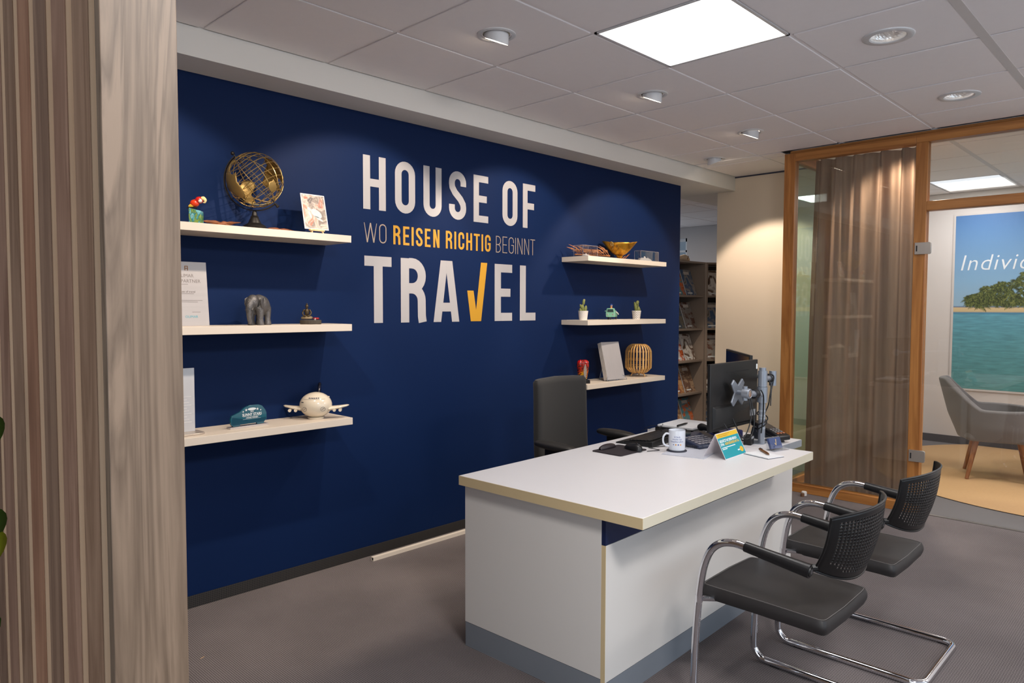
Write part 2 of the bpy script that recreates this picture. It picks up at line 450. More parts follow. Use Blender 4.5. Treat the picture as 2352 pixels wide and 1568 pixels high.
# other walls
struct(box('wall_right', M_greywhite, 9.15, 9.27, -7.0, -1.06, 0.0, H))
struct(box('baseboard_right', mat('charcoal_skirting', (72, 70, 74), 0.6), 9.135, 9.15, -6.9, -1.06, 0.0, 0.085))
struct(box('wall_meeting', M_greywhite, 6.70, 9.15, -1.06, -0.98, 0.0, H))
struct(box('baseboard_meeting', mat('charcoal_skirting', (72, 70, 74), 0.6), 6.83, 9.135, -1.075, -1.06, 0.0, 0.085))
mb = MB(); mb.box(10.09, 10.2, -0.9, 2.29, 0, H + 0.05); mb.box(10.09, 10.2, 3.3, 5.0, 0, H + 0.05)
mb.box(10.09, 10.2, 2.29, 3.3, 0, 1.5); mb.box(10.09, 10.2, 2.29, 3.3, 2.51, H + 0.05)
struct(mb.build('wall_back', mat('brochure_room_paint', (200, 196, 196), 0.6, var=0.015)))
struct(box('wall_north', M_white, -2.5, 10.3, 5.0, 5.1, 0, H + 0.05))
struct(box('wall_west', M_white, -2.6, -2.5, 0.0, 5.1, 0, H + 0.05))
struct(box('wall_meeting_end', M_greywhite, 5.9, 9.3, -7.02, -6.9, 0, H + 0.05))
# shop-front windows behind the camera
def window_wall(name, axis, c, a0, a1, fr):
    mb = MB()
    def b(u0, u1, z0, z1, t=0.06):
        if axis == 'y': mb.box(u0, u1, c - t, c + t, z0, z1)
        else: mb.box(c - t, c + t, u0, u1, z0, z1)
    b(a0, a1, 0, 0.4); b(a0, a1, 2.5, H + 0.05)
    n = max(2, int((a1 - a0) / 1.3))
    for i in range(n + 1):
        u = a0 + (a1 - a0) * i / n; b(u - 0.05 if i else u, u + 0.05 if i < n else u, 0.4, 2.5, 0.04)
    return struct(mb.build(name, M_white))
window_wall('window_3', 'y', -6.96, -2.5, 5.9, None)
window_wall('window_4', 'x', -2.56, -6.9, 0.0, None)
# window of the brochure room, with its roller blind half down
wn = struct(bpy.data.objects.new('window_5', None)); COL.objects.link(wn)
mb = MB()
for y0, y1, z0, z1 in ((2.29, 3.3, 1.5, 1.55), (2.29, 3.3, 2.46, 2.51), (2.29, 2.33, 1.5, 2.51), (3.26, 3.3, 1.5, 2.51), (2.29, 3.3, 2.30, 2.33)):
    mb.box(10.12, 10.16, y0, y1, z0, z1)
mb.build('window_frame', mat('window_frame_white', (225, 230, 235), 0.4), wn)
box('pane', glass('window_glass', (0.92, 0.97, 1.0)), 10.135, 10.141, 2.3, 3.29, 1.52, 2.5, wn)
# a shrub outside that window
leafm = mat('outdoor_foliage', (70, 120, 118), 0.6, var=0.3, nscale=20)
mb = MB()
for i in range(260):
    a = random.uniform(0, 2 * PI); r_ = random.uniform(0, 0.45)
    c = Vector((11.0 + random.uniform(-0.3, 0.3), 2.55 + r_ * math.cos(a), 1.95 + r_ * math.sin(a)))
    d = Vector((random.uniform(-1, 1), random.uniform(-1, 1), random.uniform(-1, 1))).normalized() * 0.07; e = d.orthogonal().normalized() * 0.02
    mb.add([c - d, c + e, c + d, c - e], [(0, 1, 2, 3)])
sh = mb.build('shrub', leafm, None, smooth=0); mbs = MB(); mbs.tube([(11.0, 2.55, 0), (11.02, 2.52, 1.2), (11.0, 2.55, 1.9)], [0.03, 0.02, 0.01])
stx = mbs.build('stem', mat('bark', (80, 62, 48), 0.9)); stx.parent = sh
tag(sh, 'bluish green shrub outside, seen through the small far window', 'shrub')

# ------------------------------------------------------------------ oak and glass partition of the meeting room
PX0, PX1 = 5.944, 6.02
win = struct(bpy.data.objects.new('window_1', None)); COL.objects.link(win)
mb = MB()
mb.box(PX0, PX1, -1.105, -1.02, 0.0, 2.655)            # left post
mb.box(PX0, PX1, -2.030, -1.955, 0.0, 2.60)            # middle post
mb.build('post', M_oak, win, 0.003)
mb = MB()
mb.box(PX0, PX1, -1.955, -1.105, 2.592, 2.655)
mb.box(PX0, PX1, -6.9, -1.955, 2.598, 2.655)
mb.box(PX0 + 0.012, PX1 - 0.012, -6.9, -1.06, 2.655, H)     # recessed strip under the ceiling
mb.box(PX0, PX1, -6.9, -2.030, 2.125, 2.190)             # transom rail
mb.box(PX0, PX1, -1.955, -1.105, 0.0, 0.066)            # bottom rail
mb.build('rail', M_oakh, win, 0.003)
M_glass = glass('partition_glass', (0.93, 0.95, 0.93), 0.0, 1.5, 1.15)
box('pane', M_glass, 5.975, 5.983, -1.955, -1.105, 0.066, 2.592, win)
box('pane', M_glass, 5.975, 5.983, -2.95, -2.030, 2.190, 2.598, win)
# return pane to the cream wall
M_glassg = glass('green_edge_glass', (0.78, 0.90, 0.84), 0.0, 1.5, 1.0)
w2 = struct(bpy.data.objects.new('window_2', None)); COL.objects.link(w2)
box('pane', M_glassg, 6.02, 6.697, -1.068, -1.060, 0.066, 2.60, w2)
mb = MB(); mb.box(6.02, 6.697, -1.09, -1.03, 2.60, H); mb.box(6.02, 6.697, -1.09, -1.03, 0, 0.066)
mb.build('rail', wood('oak_frame_cross', (150, 92, 40), (190, 128, 66), 5, (0.08, 1, 1), 0.42, 1.5), w2, 0.002)
# rest of the partition beyond the door
struct(box('wall_partition', M_greywhite, 5.95, 6.01, -6.9, -3.03, 0.0, 2.598))
struct(box('trim_7', M_oak, PX0, PX1, -3.03, -2.955, 0, 2.598, None, 0.003))
# frameless glass door
dr = struct(bpy.data.objects.new('door_1', None)); COL.objects.link(dr)
box('pane', glass('door_glass', (0.97, 0.98, 0.98), 0.0, 1.5, 0.9), 5.952, 5.962, -2.945, -2.035, 0.012, 2.118, dr)
M_steel = mat('brushed_steel', (205, 198, 190), 0.32, 0.9, var=0.05, nscale=60, stretch=(1, 1, 0.1))
for z in (1.866, 0.412):
    mb = MB(); Mx = frame((5.936, 0, z), (0, -1, 0), (0, 0, 1), (-1, 0, 0))
    mb.prism([(2.045, -0.041)] + arc(2.058, -0.029, 0.012, 270, 360, 3) + arc(2.058, 0.029, 0.012, 0, 90, 3) + [(1.968, 0.041), (1.968, -0.041)], -0.006, 0.008, Mx)
    hgo = mb.build('hinge', M_steel, dr, 0.001)
    box('slot', mat('black_rubber', (22, 22, 24), 0.6), 5.9265, 5.93, -1.985, -1.977, z - 0.02, z + 0.02, hgo)
mb = MB(); mb.box(5.93, 5.952, -2.9, -2.86, 1.0, 1.3); mb.build('handle', M_steel, dr, 0.004)

# ------------------------------------------------------------------ curtain
M_curt = NT('sheer_taupe_curtain')
_d = M_curt.n('ShaderNodeBsdfDiffuse'); _t = M_curt.n('ShaderNodeBsdfTranslucent'); _p = M_curt.n('ShaderNodeBsdfTransparent')
_n = M_curt.n('ShaderNodeTexNoise'); _tc = M_curt.n('ShaderNodeTexCoord'); _mp = M_curt.n('ShaderNodeMapping'); _mp.inputs['Scale'].default_value = (6, 6, 0.6)
M_curt.l(_tc.outputs['Object'], _mp.inputs[0]); M_curt.l(_mp.outputs[0], _n.inputs['Vector'])
_c = M_curt.n('ShaderNodeValToRGB'); _c.color_ramp.elements[0].color = lin((138, 112, 96)); _c.color_ramp.elements[1].color = lin((170, 142, 122))
M_curt.l(_n.outputs['Fac'], _c.inputs[0]); M_curt.l(_c.outputs[0], _d.inputs[0]); M_curt.l(_c.outputs[0], _t.inputs[0])
_x = M_curt.n('ShaderNodeMixShader'); _x.inputs[0].default_value = 0.38; M_curt.l(_d.outputs[0], _x.inputs[1]); M_curt.l(_t.outputs[0], _x.inputs[2])
_y = M_curt.n('ShaderNodeMixShader'); _y.inputs[0].default_value = 0.06; M_curt.l(_x.outputs[0], _y.inputs[1]); M_curt.l(_p.outputs[0], _y.inputs[2])
M_curt.l(_y.outputs[0], M_curt.out.inputs[0])
mb = MB()
def cur(u, v):
    # v: 0 floor, 1 top
    z = 0.03 + 2.58 * v
    y = -1.16 - 0.80 * u
    yy = y + (0.05 * (1 - u)) * (v ** 2) * -0.7
    a = 0.050 * (0.6 + 0.4 * math.sin(u * 9 + 1))
    x = 6.12 + a * math.sin(u * 2 * PI * 7 + 1.2 * math.sin(u * 13)) + 0.014 * math.sin(u * 71 + v * 2) * v
    x += 0.01 * math.sin(v * 5 + u * 20) * (1 - v)
    return (x, yy, z)
mb.grid(cur, 260, 24)
cu_ = mb.build('curtain', M_curt.m, None, smooth=80)
tag(cu_, 'sheer taupe curtain hanging in folds behind the glass of the oak partition', 'curtain')
cr_ = MB().tube([(6.11, -1.12, 2.625), (6.11, -3.0, 2.625)], 0.012, 8).build('curtain_rail', mat('rail_white', (210, 206, 200), 0.4)); cr_.parent = cu_
# ------------------------------------------------------------------ ceiling lights
M_lampwhite = mat('lamp_enamel', (214, 214, 216), 0.35, var=0.02)
M_emit = lamp_mat('light_panel_diffuser', (255, 252, 250), 3.2)
def panel(name, label, x0, x1, y0, y1, m):
    t = thing(name, label, 'ceiling light', ((x0 + x1) / 2, (y0 + y1) / 2, H), 0)
    a, b = (x1 - x0) / 2, (y1 - y0) / 2
    mb = MB()
    f = 0.014
    mb.box(-a, a, -b, -b + f, -0.001, 0.006); mb.box(-a, a, b - f, b, -0.001, 0.006)
    mb.box(-a, -a + f, -b, b, -0.001, 0.006); mb.box(a - f, a, -b, b, -0.001, 0.006)
    mb.build('frame', M_lampwhite, t)
    box('diffuser', m, -a + f, a - f, -b + f, b - f, 0.002, 0.006, t)
    return t
panel('light_panel', 'square white light panel shining in the ceiling above the desk', 2.967, 3.590, -2.0655, -1.4420, M_emit)
panel('light_panel', 'square light panel in the ceiling beside the camera, out of the frame', 1.092, 1.715, -3.940, -3.317, M_emit)
panel('light_panel', 'square light panel in the ceiling over the far window side', 4.842, 5.465, -4.565, -3.942, M_emit)
panel('light_panel', 'square light panel in the meeting room ceiling seen over the transom', 8.221, 8.782, -2.042, -1.441, lamp_mat('meeting_diffuser', (246, 246, 255), 1.15))

M_spotglow = lamp_mat('spot_lens_glow', (255, 236, 210), 16.0)
M_black = mat('black_recess', (16, 16, 17), 0.7)
def eyeball(label, x, y, az, tilt=52):
    t = thing('eyeball_spotlight', label, 'ceiling spotlight', (x, y, H), az, 'swivelling spotlights in the ceiling')
    MB().lathe([(0.088, 0.0), (0.088, -0.003), (0.082, -0.006), (0.070, -0.005), (0.068, 0.001)], 32, cap=False).build('ring', M_lampwhite, t)
    MB().lathe([(0.0, 0.05), (0.061, 0.05), (0.0615, 0.001)], 32, cap=False).build('recess', M_black, t)
    # obliquely cut can: deep on the room side, open towards local +y
    def cutz(y, extra=0): return -0.008 - (0.5 - y / 0.112) * 0.046 + extra
    mb = MB(); n = 36
    vs = [(0.056 * math.cos(2 * PI * k / n), 0.056 * math.sin(2 * PI * k / n), 0.0) for k in range(n)]
    vs += [(x * 0.97, y * 0.97, cutz(y)) for x, y, z in vs]
    vs += [(x * 0.93, y * 0.93, cutz(y)) for x, y, z in vs[:n]] + [(x * 0.90, y * 0.90, min(0, cutz(y) + 0.02)) for x, y, z in vs[:n]]
    fs = [(r_ * n + k, r_ * n + (k + 1) % n, (r_ + 1) * n + (k + 1) % n, (r_ + 1) * n + k) for r_ in range(3) for k in range(n)]
    can = mb.add(vs, fs).build('can', M_lampwhite, t)
    mb = MB(); mb.add([(0.052 * math.cos(2 * PI * k / n), 0.052 * math.sin(2 * PI * k / n), cutz(0.056 * math.sin(2 * PI * k / n)) + 0.001) for k in range(n)], [tuple(range(n))])
    mb.build('lens', M_spotglow, can, smooth=0)
    return t
eyeball('swivel spotlight aimed at the blue wall over the lettering, nearest to the globe shelf', 2.671, -1.117, 0)
eyeball('swivel spotlight aimed at the blue wall, between the other two aimed the same way', 3.929, -1.117, 0)
eyeball('swivel spotlight aimed at the blue wall, the last before the oak partition corner', 5.153, -1.121, 0)
eyeball('swivel spotlight turned to the cream wall, the farthest and smallest of the ceiling row', 5.81, -0.488, -PI / 2 - 0.4, 30)
eyeball('swivel spotlight over the globe shelf, hidden behind the slatted divider', 1.41, -1.117, 0)

# ribbed reflector downlights
def refl_mat():
    k = NT('facetted_reflector'); b = k.n('ShaderNodeBsdfPrincipled')
    b.inputs['Metallic'].default_value = 0.75; b.inputs['Roughness'].default_value = 0.3; b.inputs['Base Color'].default_value = (0.9, 0.88, 0.86, 1)
    tc = k.n('ShaderNodeTexCoord'); g = k.n('ShaderNodeTexNoise'); g.inputs['Scale'].default_value = 40
    k.l(tc.outputs['Object'], g.inputs['Vector'])
    rm = k.n('ShaderNodeMapRange'); rm.inputs[3].default_value = 0.2; rm.inputs[4].default_value = 0.4
    k.l(g.outputs['Fac'], rm.inputs[0]); k.l(rm.outputs[0], b.inputs['Roughness'])
    k.l(b.outputs[0], k.out.inputs[0]); return k.m
M_refl = refl_mat()
def downlight(label, x, y):
    t = thing('recessed_downlight', label, 'recessed ceiling light', (x, y, H), 0, 'round recessed downlights')
    MB().lathe([(0.108, 0.0), (0.107, -0.004), (0.101, -0.007), (0.078, -0.006), (0.0730, -0.002), (0.0730, 0.004)], 40, cap=False).build('ring', M_lampwhite, t)
    # facetted bowl: dome pressed up into a raised housing, kept thin so it sits in the ceiling void
    mb = MB(); vs = []; fs = []; n, m = 48, 10
    for i in range(m + 1):
        ph = (PI / 2) * i / m
        for j in range(n):
            a = 2 * PI * j / n; r = 0.0725 * math.cos(ph * 0.93)
            z = 0.001 + 0.05 * math.sin(ph) + (0.0016 if (i + j) % 2 else 0)
            vs.append((r * math.cos(a), r * math.sin(a), z))
    for i in range(m):
        for j in range(n): fs.append((i * n + j, i * n + (j + 1) % n, (i + 1) * n + (j + 1) % n, (i + 1) * n + j))
    mb.add(vs, fs); mb.build('reflector', M_refl, t, smooth=0)
    MB().lathe([(0.0, 0.0455), (0.016, 0.0455)], 16, cap=False).build('lamp', lamp_mat('downlight_lamp', (255, 244, 230), 14.0), t)
    return t

downlight('ribbed round downlight, the larger of the two on the right, beside the light panel', 3.908, -2.38)
downlight('ribbed round downlight, the smaller of the two on the right, nearest the oak beam', 5.166, -2.383)
downlight('round recessed downlight in the ceiling above the camera side', 2.66, -2.38)
downlight('round recessed downlight in the ceiling beside the slatted divider', 1.41, -2.38)
# ------------------------------------------------------------------ wall lettering
def ribbon(mb, pts, t, M, closed=False):
    P = []
    for p in pts:
        if not P or (Vector((p[0], p[1])) - P[-1]).length > 1e-4: P.append(Vector((p[0], p[1])))
    if closed and (P[0] - P[-1]).length < 1e-4: P.pop()
    N = len(P); L = []; R = []
    for i in range(N):
        a = P[i - 1] if (i or closed) else None; c = P[(i + 1) % N] if (i < N - 1 or closed) else None
        d1 = (P[i] - a).normalized() if a is not None else None
        d2 = (c - P[i]).normalized() if c is not None else None
        d = d1 or d2
        if d1 and d2:
            n1 = Vector((-d1.y, d1.x)); n2 = Vector((-d2.y, d2.x)); n = (n1 + n2).normalized(); k = 1 / max(0.35, n.dot(n1))
        else: n = Vector((-d.y, d.x)); k = 1
        L.append(P[i] + n * t / 2 * k); R.append(P[i] - n * t / 2 * k)
    vs = [(p.x, p.y, 0) for p in L] + [(p.x, p.y, 0) for p in R]
    m = N if closed else N - 1
    mb.add(vs, [(i, (i + 1) % N, N + (i + 1) % N, N + i) for i in range(m)], M)
def bar(mb, x0, x1, y0, y1, M): mb.add([(x0, y0, 0), (x1, y0, 0), (x1, y1, 0), (x0, y1, 0)], [(0, 1, 2, 3)], M)
def poly(mb, pts, M): mb.add([(x, y, 0) for x, y in pts], [tuple(range(len(pts)))], M)
class Layered(MB):
    # every piece of a letter lies a tenth of a millimetre above the last, as cut film does
    def __init__(s): super().__init__(); s.k = 0
    def add(s, vs, fs, M=None):
        s.k += 1
        return super().add([(v[0], v[1], v[2] + 0.0001 * s.k) for v in vs], fs, M)
def glyph(ch, W, Hh, t, M, th=None):
    """condensed sans capital in a W x Hh box, stem t, crossbar th"""
    mb = Layered(); th = th or t * 0.92; h = t / 2; r = max(W / 2 - h, 0.001)
    hr = min(r, (W - t) / 2)
    def q(*pts): return list(pts)
    if ch == 'H': bar(mb, 0, t, 0, Hh, M); bar(mb, W - t, W, 0, Hh, M); bar(mb, t, W - t, Hh / 2 - th / 2, Hh / 2 + th / 2, M)
    elif ch == 'I': bar(mb, 0, W, 0, Hh, M)
    elif ch in 'EF':
        bar(mb, 0, t, 0, Hh, M); bar(mb, t, W, Hh - th, Hh, M); bar(mb, t, W * 0.9, Hh / 2 - th / 2, Hh / 2 + th / 2, M)
        if ch == 'E': bar(mb, t, W, 0, th, M)
    elif ch == 'L': bar(mb, 0, t, 0, Hh, M); bar(mb, t, W, 0, th, M)
    elif ch == 'T': bar(mb, 0, W, Hh - th, Hh, M); bar(mb, W / 2 - h, W / 2 + h, 0, Hh - th, M)
    elif ch == 'O':
        p = arc(W / 2, Hh - h - hr, hr, 0, 180, 12) + arc(W / 2, h + hr, hr, 180, 360, 12); ribbon(mb, p, t, M, True)
    elif ch == 'U': ribbon(mb, [(h, Hh)] + arc(W / 2, h + hr, hr, 180, 360, 12) + [(W - h, Hh)], t, M)
    elif ch == 'C': ribbon(mb, [(W - h, Hh * 0.63)] + arc(W / 2, Hh - h - hr, hr, 0, 180, 12) + arc(W / 2, h + hr, hr, 180, 360, 12) + [(W - h, Hh * 0.37)], t, M)
    elif ch == 'G':
        ribbon(mb, [(W - h, Hh * 0.66)] + arc(W / 2, Hh - h - hr, hr, 0, 180, 12) + arc(W / 2, h + hr, hr, 180, 360, 12) + [(W - h, Hh * 0.53)], t, M)
        bar(mb, W / 2, W - h, Hh * 0.53 - th, Hh * 0.53, M)
    elif ch == 'S':
        p = [(W - h, Hh * 0.70)] + arc(W / 2, Hh - h - hr, hr, 0, 180, 12) + [(h, Hh * 0.73), (h * 1.15, Hh * 0.66), (W * 0.34, Hh * 0.56), (W * 0.66, Hh * 0.43), (W - h * 1.15, Hh * 0.33), (W - h, Hh * 0.26)]
        p += arc(W / 2, h + hr, hr, 0, -180, 12) + [(h, Hh * 0.31)]
        ribbon(mb, p, t, M)
    elif ch in 'RB':
        bar(mb, 0, t, 0, Hh, M); yb = Hh * 0.46; rr = min((W - t) * 0.62, (Hh - yb - th) * 0.49)
        p = [(t, Hh - th / 2), (W - h - rr, Hh - th / 2)] + arc(W - h - rr, Hh - th / 2 - rr, rr, 90, 0, 6) + arc(W - h - rr, yb + th / 2 + rr, rr, 0, -90, 6) + [(t, yb + th / 2)]
        ribbon(mb, p, t, M)
        if ch == 'R': ribbon(mb, [(W * 0.42, yb + th / 2)] + arc(W - h - rr * 1.02, yb + th / 2 - rr, rr, 80, 0, 6) + [(W - h - 0.0002, Hh * 0.10), (W - h * 0.8, 0)], t, M)
        else:
            p = [(t, th / 2), (W - h - rr, th / 2)] + arc(W - h - rr, th / 2 + min(rr, yb * .48), min(rr, yb * .48), -90, 0, 6) + arc(W - h - rr, yb + th / 2 - min(rr, yb * .48), min(rr, yb * .48), 0, 90, 6) + [(t, yb + th / 2)]
            ribbon(mb, p, t, M)
    elif ch == 'A':
        q_ = t * 1.02
        poly(mb, [(0, 0), (q_, 0), (W / 2 + 0.0 * t, Hh * 0.80), (W / 2, Hh), (W / 2 - q_ * 0.78, Hh)], M)
        poly(mb, [(W, 0), (W / 2 + q_ * 0.78, Hh), (W / 2, Hh), (W / 2, Hh * 0.80), (W - q_, 0)], M)
        bar(mb, W * 0.24, W * 0.76, Hh * 0.17, Hh * 0.17 + th, M)
    elif ch == 'N':
        bar(mb, 0, t, 0, Hh, M); bar(mb, W - t, W, 0, Hh, M); poly(mb, [(t * 0.2, Hh), (t * 1.15, Hh), (W - t * 0.2, 0), (W - t * 1.15, 0)], M)
    elif ch == 'W':
        for a, b_, c_, d_ in ((0, 0.25, Hh, 0), (0.5, 0.25, Hh, 0), (0.5, 0.75, Hh, 0), (1, 0.75, Hh, 0)):
            k = t * 0.55
            poly(mb, [(W * a - k if a else 0, c_), (W * a + k if a < 1 else W, c_), (W * b_ + k, d_), (W * b_ - k, d_)], M)
    return mb
M_vinyl = mat('pale_vinyl_letters', (170, 167, 169), 0.5, var=0.02)
M_vinylthin = mat('tan_vinyl_letters', (158, 142, 128), 0.5, var=0.02)
M_vinyly = mat('yellow_vinyl_letters', (190, 140, 30), 0.5, var=0.02)
def line(label, items, z0, z1, t, m_):
    th_ = thing('wall_lettering', label, 'lettering', (items[0][1], 0.0, z0))
    for it in items:
        ch, xa, xb = it[:3]; tt = it[3] if len(it) > 3 else t; mm = it[4] if len(it) > 4 else m_
        Mx = Matrix(((1, 0, 0, xa - items[0][1]), (0, 0, -1, -0.0012), (0, 1, 0, 0), (0, 0, 0, 1)))
        if ch == 'V':
            pts = [(3.504, 1.558), (3.560, 1.558), (3.583, 1.433), (3.627, 1.744), (3.684, 1.744), (3.628, 1.358), (3.536, 1.358)]
            mb = MB(); W0 = items[0][1]
            # two concave-free pieces of the tick
            for ids in ((0, 1, 2, 6), (2, 3, 4, 5), (2, 5, 6)):
                mb.add([(pts[i][0] - W0, -0.0012, pts[i][1] - z0) for i in ids], [tuple(range(len(ids)))])
            o = mb.build('tick_mark', M_vinyly, th_, smooth=0); o['label'] = 'yellow tick standing in for the letter V'
            continue
        o = glyph(ch, xb - xa, z1 - z0, tt, Mx).build('letter', mm, th_, smooth=0)
        if mm is M_vinyly: o['label'] = 'bold yellow letter %s' % ch
    return th_
line('large pale letters HOUSE OF, the top line on the blue wall',
     [('H', 2.710, 2.866), ('O', 2.932, 3.081), ('U', 3.145, 3.289), ('S', 3.350, 3.495), ('E', 3.560, 3.692), ('O', 3.826, 3.973), ('F', 4.027, 4.155)], 2.007, 2.312, 0.048, M_vinyl)
Yv = M_vinyly
line('small line WO REISEN RICHTIG BEGINNT between the two large lines, bold yellow in its middle',
     [('W', 2.714, 2.802, .0065), ('O', 2.818, 2.869, .0065), ('R', 2.918, 2.969, .0155, Yv), ('E', 2.99, 3.036, .0155, Yv), ('I', 3.053, 3.0685, .0155, Yv), ('S', 3.086, 3.137, .0155, Yv),
      ('E', 3.155, 3.199, .0155, Yv), ('N', 3.221, 3.271, .0155, Yv), ('R', 3.323, 3.375, .0155, Yv), ('I', 3.394, 3.4095, .0155, Yv), ('C', 3.428, 3.478, .0155, Yv), ('H', 3.496, 3.547, .0155, Yv),
      ('T', 3.562, 3.616, .0155, Yv), ('I', 3.631, 3.6465, .0155, Yv), ('G', 3.663, 3.715, .0155, Yv), ('B', 3.765, 3.811, .0055), ('E', 3.828, 3.872, .0055), ('G', 3.888, 3.937, .0055), ('I', 3.953, 3.9585, .0055),
      ('N', 3.974, 4.024, .0055), ('N', 4.043, 4.092, .0055), ('T', 4.105, 4.155, .0055)], 1.819, 1.930, 0.006, M_vinylthin)
line('large pale letters TRAVEL with a yellow tick, the bottom line on the blue wall',
     [('T', 2.715, 2.904, .062), ('R', 2.971, 3.161, .062), ('A', 3.222, 3.435, .060), ('V', 3.504, 3.684), ('E', 3.753, 3.922, .060), ('L', 4.0, 4.162, .060)], 1.357, 1.742, 0.062, M_vinyl)

# ------------------------------------------------------------------ wall shelves
SH = [('left', 'upper', 1.435, 2.467, 1.819), ('left', 'middle', 1.435, 2.467, 1.360), ('left', 'lower', 1.435, 2.467, 0.868),
      ('right', 'upper', 4.449, 5.481, 1.822), ('right', 'middle', 4.449, 5.481, 1.357), ('right', 'lower', 4.449, 5.481, 0.890)]
LAB = ['white floating shelf carrying the wire globe and the parrot', 'white floating shelf carrying the elephant and the seated Buddha',
       'white floating shelf carrying the round-bellied toy airplane', 'white floating shelf carrying the horned brass bowl',
       'white floating shelf carrying the two potted cacti', 'white floating shelf carrying the bamboo lantern']
for (a, b, x0, x1, z), lb in zip(SH, LAB):
    o = box('wall_shelf', M_shelf, x0, x1, -0.25, -0.0005, z - 0.036, z, None, 0.0012)
    tag(o, lb, 'shelf', 'white floating shelves on the blue wall')
ZL1, ZL2, ZL3, ZR1, ZR2, ZR3 = 1.819, 1.360, 0.868, 1.822, 1.357, 0.890

# ------------------------------------------------------------------ slatted divider at the left
M_slat = []
for i, (d_, l_) in enumerate((((128, 98, 76), (160, 128, 104)), ((136, 102, 82), (166, 130, 108)), ((118, 90, 72), (150, 120, 98)), ((142, 100, 76), (174, 130, 102)))):
    M_slat.append(wood('slat_veneer_%d' % i, d_, l_, 9, (1.2, 1.2, 0.09), 0.55, 1.6))
M_edge = wood('pale_slat_edge', (226, 192, 158), (240, 208, 174), 6, (1, 1, 0.05), 0.55, 0.6)
M_panel = wood('grey_oak_panel', (100, 82, 66), (138, 117, 98), 3.4, (4, 4, 0.22), 0.5, 3.4)
cx, cy = 0.36368, -3.46736
sx_, px_ = 0.654, 0.747
y_face = cy + 0.29 * 3.431
dv = thing('slatted_divider', 'wooden slatted room divider filling the left edge of the view', 'room divider', (0.70, y_face, 0))
def L(x, y): return (x - 0.70, y - y_face)
ylen = 1.95
mb = MB(); x0, y0 = L(sx_ + 0.0, y_face); x1, _ = L(px_, 0)
mb.box(x0, x1, 0, 0.019, 0, H); mb.build('end_panel', M_panel, dv, 0.001)
mb = MB(); mb.box(x0 + 0.022, x1, 0.019, ylen, 0, H); mb.build('backing_panel', M_panel, dv)
pitch = 0.100; vg = 0.0
slats = MB()
slats.mi = []
for i in range(19):
    yy = 0.0195 + 0.027 + i * pitch
    slats.cur = 0
    w_ = 0.069
    k = i % 4
    slats.cur = k
    slats.box(x0 - 0.0, x0 + 0.001, yy, yy + w_, 0, H)      # veneered face
    slats.cur = 4
    slats.box(x0 + 0.001, x0 + 0.022, yy + 0.0005, yy + w_ - 0.0005, 0, H)
slo = slats.build('slats', M_slat + [M_edge], dv, smooth=0)
# ------------------------------------------------------------------ trailing plant beside the divider
M_leaf = mat('pothos_leaf', (58, 104, 28), 0.4, var=0.25, nscale=30)
M_leafy = mat('pothos_leaf_young', (150, 168, 30), 0.4, var=0.15, nscale=30)
pl = thing('trailing_plant', 'trailing green plant leaves peeping in at the left edge beside the slats', 'plant', (0.575, -2.10, 0))
mb = MB().lathe([(0.0, 0), (0.12, 0), (0.16, 0.3), (0.15, 0.3), (0.14, 0.27), (0, 0.27)], 24, Matrix.Translation((-0.12, 0.15, 0)), cap=False); mb.build('pot', mat('grey_planter', (120, 118, 116), 0.6), pl)
st = smoothpath([(-0.12, 0.15, 0.27), (-0.1, 0.1, 0.8), (-0.02, 0.04, 1.2), (0.0, -0.02, 1.36), (0.012, -0.035, 1.28), (0.008, -0.035, 1.18), (0.012, -0.035, 1.12), (0.0, -0.035, 1.04)], 5)
sto = MB().tube(st, 0.004, 6).build('stem', M_leaf, pl)
def leafmesh(c, d, n_, s, m, parent):
    d = Vector(d).normalized(); n_ = Vector(n_).normalized(); sd = d.cross(n_).normalized()
    pts = []
    for u in range(7):
        t = u / 6; w_ = s * 0.42 * math.sin(PI * min(1, t * 1.02)) ** 0.7 * (1 - 0.35 * t)
        mid = Vector(c) + d * s * t - n_ * s * 0.18 * t * t
        pts.append((mid + sd * w_ + n_ * 0.1 * w_, mid, mid - sd * w_ + n_ * 0.1 * w_))
    vs = [p for r_ in pts for p in r_]; fs = []
    for u in range(6):
        for k in range(2): a = u * 3 + k; fs.append((a, a + 1, a + 4, a + 3))
    o = MB().add(vs, fs).build('leaf', m, parent, smooth=180, solid=0.0006); return o
for zc, dd, s, m in ((1.285, (0.28, -0.1, -0.8), 0.045, M_leaf), (0.98, (-0.5, -0.2, -0.7), 0.06, M_leaf), (1.14, (0.2, -0.1, -1), 0.05, M_leaf), (1.105, (0.25, -0.1, -1), 0.045, M_leafy), (1.29, (-0.6, -0.3, -0.4), 0.07, M_leaf)):
    leafmesh((0.012, -0.035, zc), dd, (0.5, -1, 0.4), s, m, pl)
# ------------------------------------------------------------------ desk
M_desktop = mat('white_laminate', (228, 225, 226), 0.38, var=0.012, nscale=5, bump=0.02, bscale=500)
M_deskpan = mat('white_laminate_panel', (224, 220, 215), 0.45, var=0.012, nscale=5, stretch=(1, 1, 0.3))
M_deskedge = mat('cream_edge_band', (214, 192, 150), 0.45, var=0.03, nscale=8)
M_deskedge2 = mat('pale_edge_band', (222, 214, 192), 0.45, var=0.03, nscale=8)
M_navy = mat('navy_laminate', (20, 34, 72), 0.4, var=0.03)
M_greyedge = mat('grey_laminate', (140, 146, 152), 0.45, var=0.03)
dk = thing('office_desk', 'white office desk with cream edges, navy strip under the top and grey plinth', 'desk', (2.357, -1.215, 0), 0.0262)
DW, DL, TT = 0.905, 1.545, 0.040
mb = MB(); mb.box(0.001, DL - 0.001, -DW + 0.001, -0.001, 0.74 - TT + 0.0, 0.74)
top = mb.build('desktop', M_desktop, dk, 0.0012)
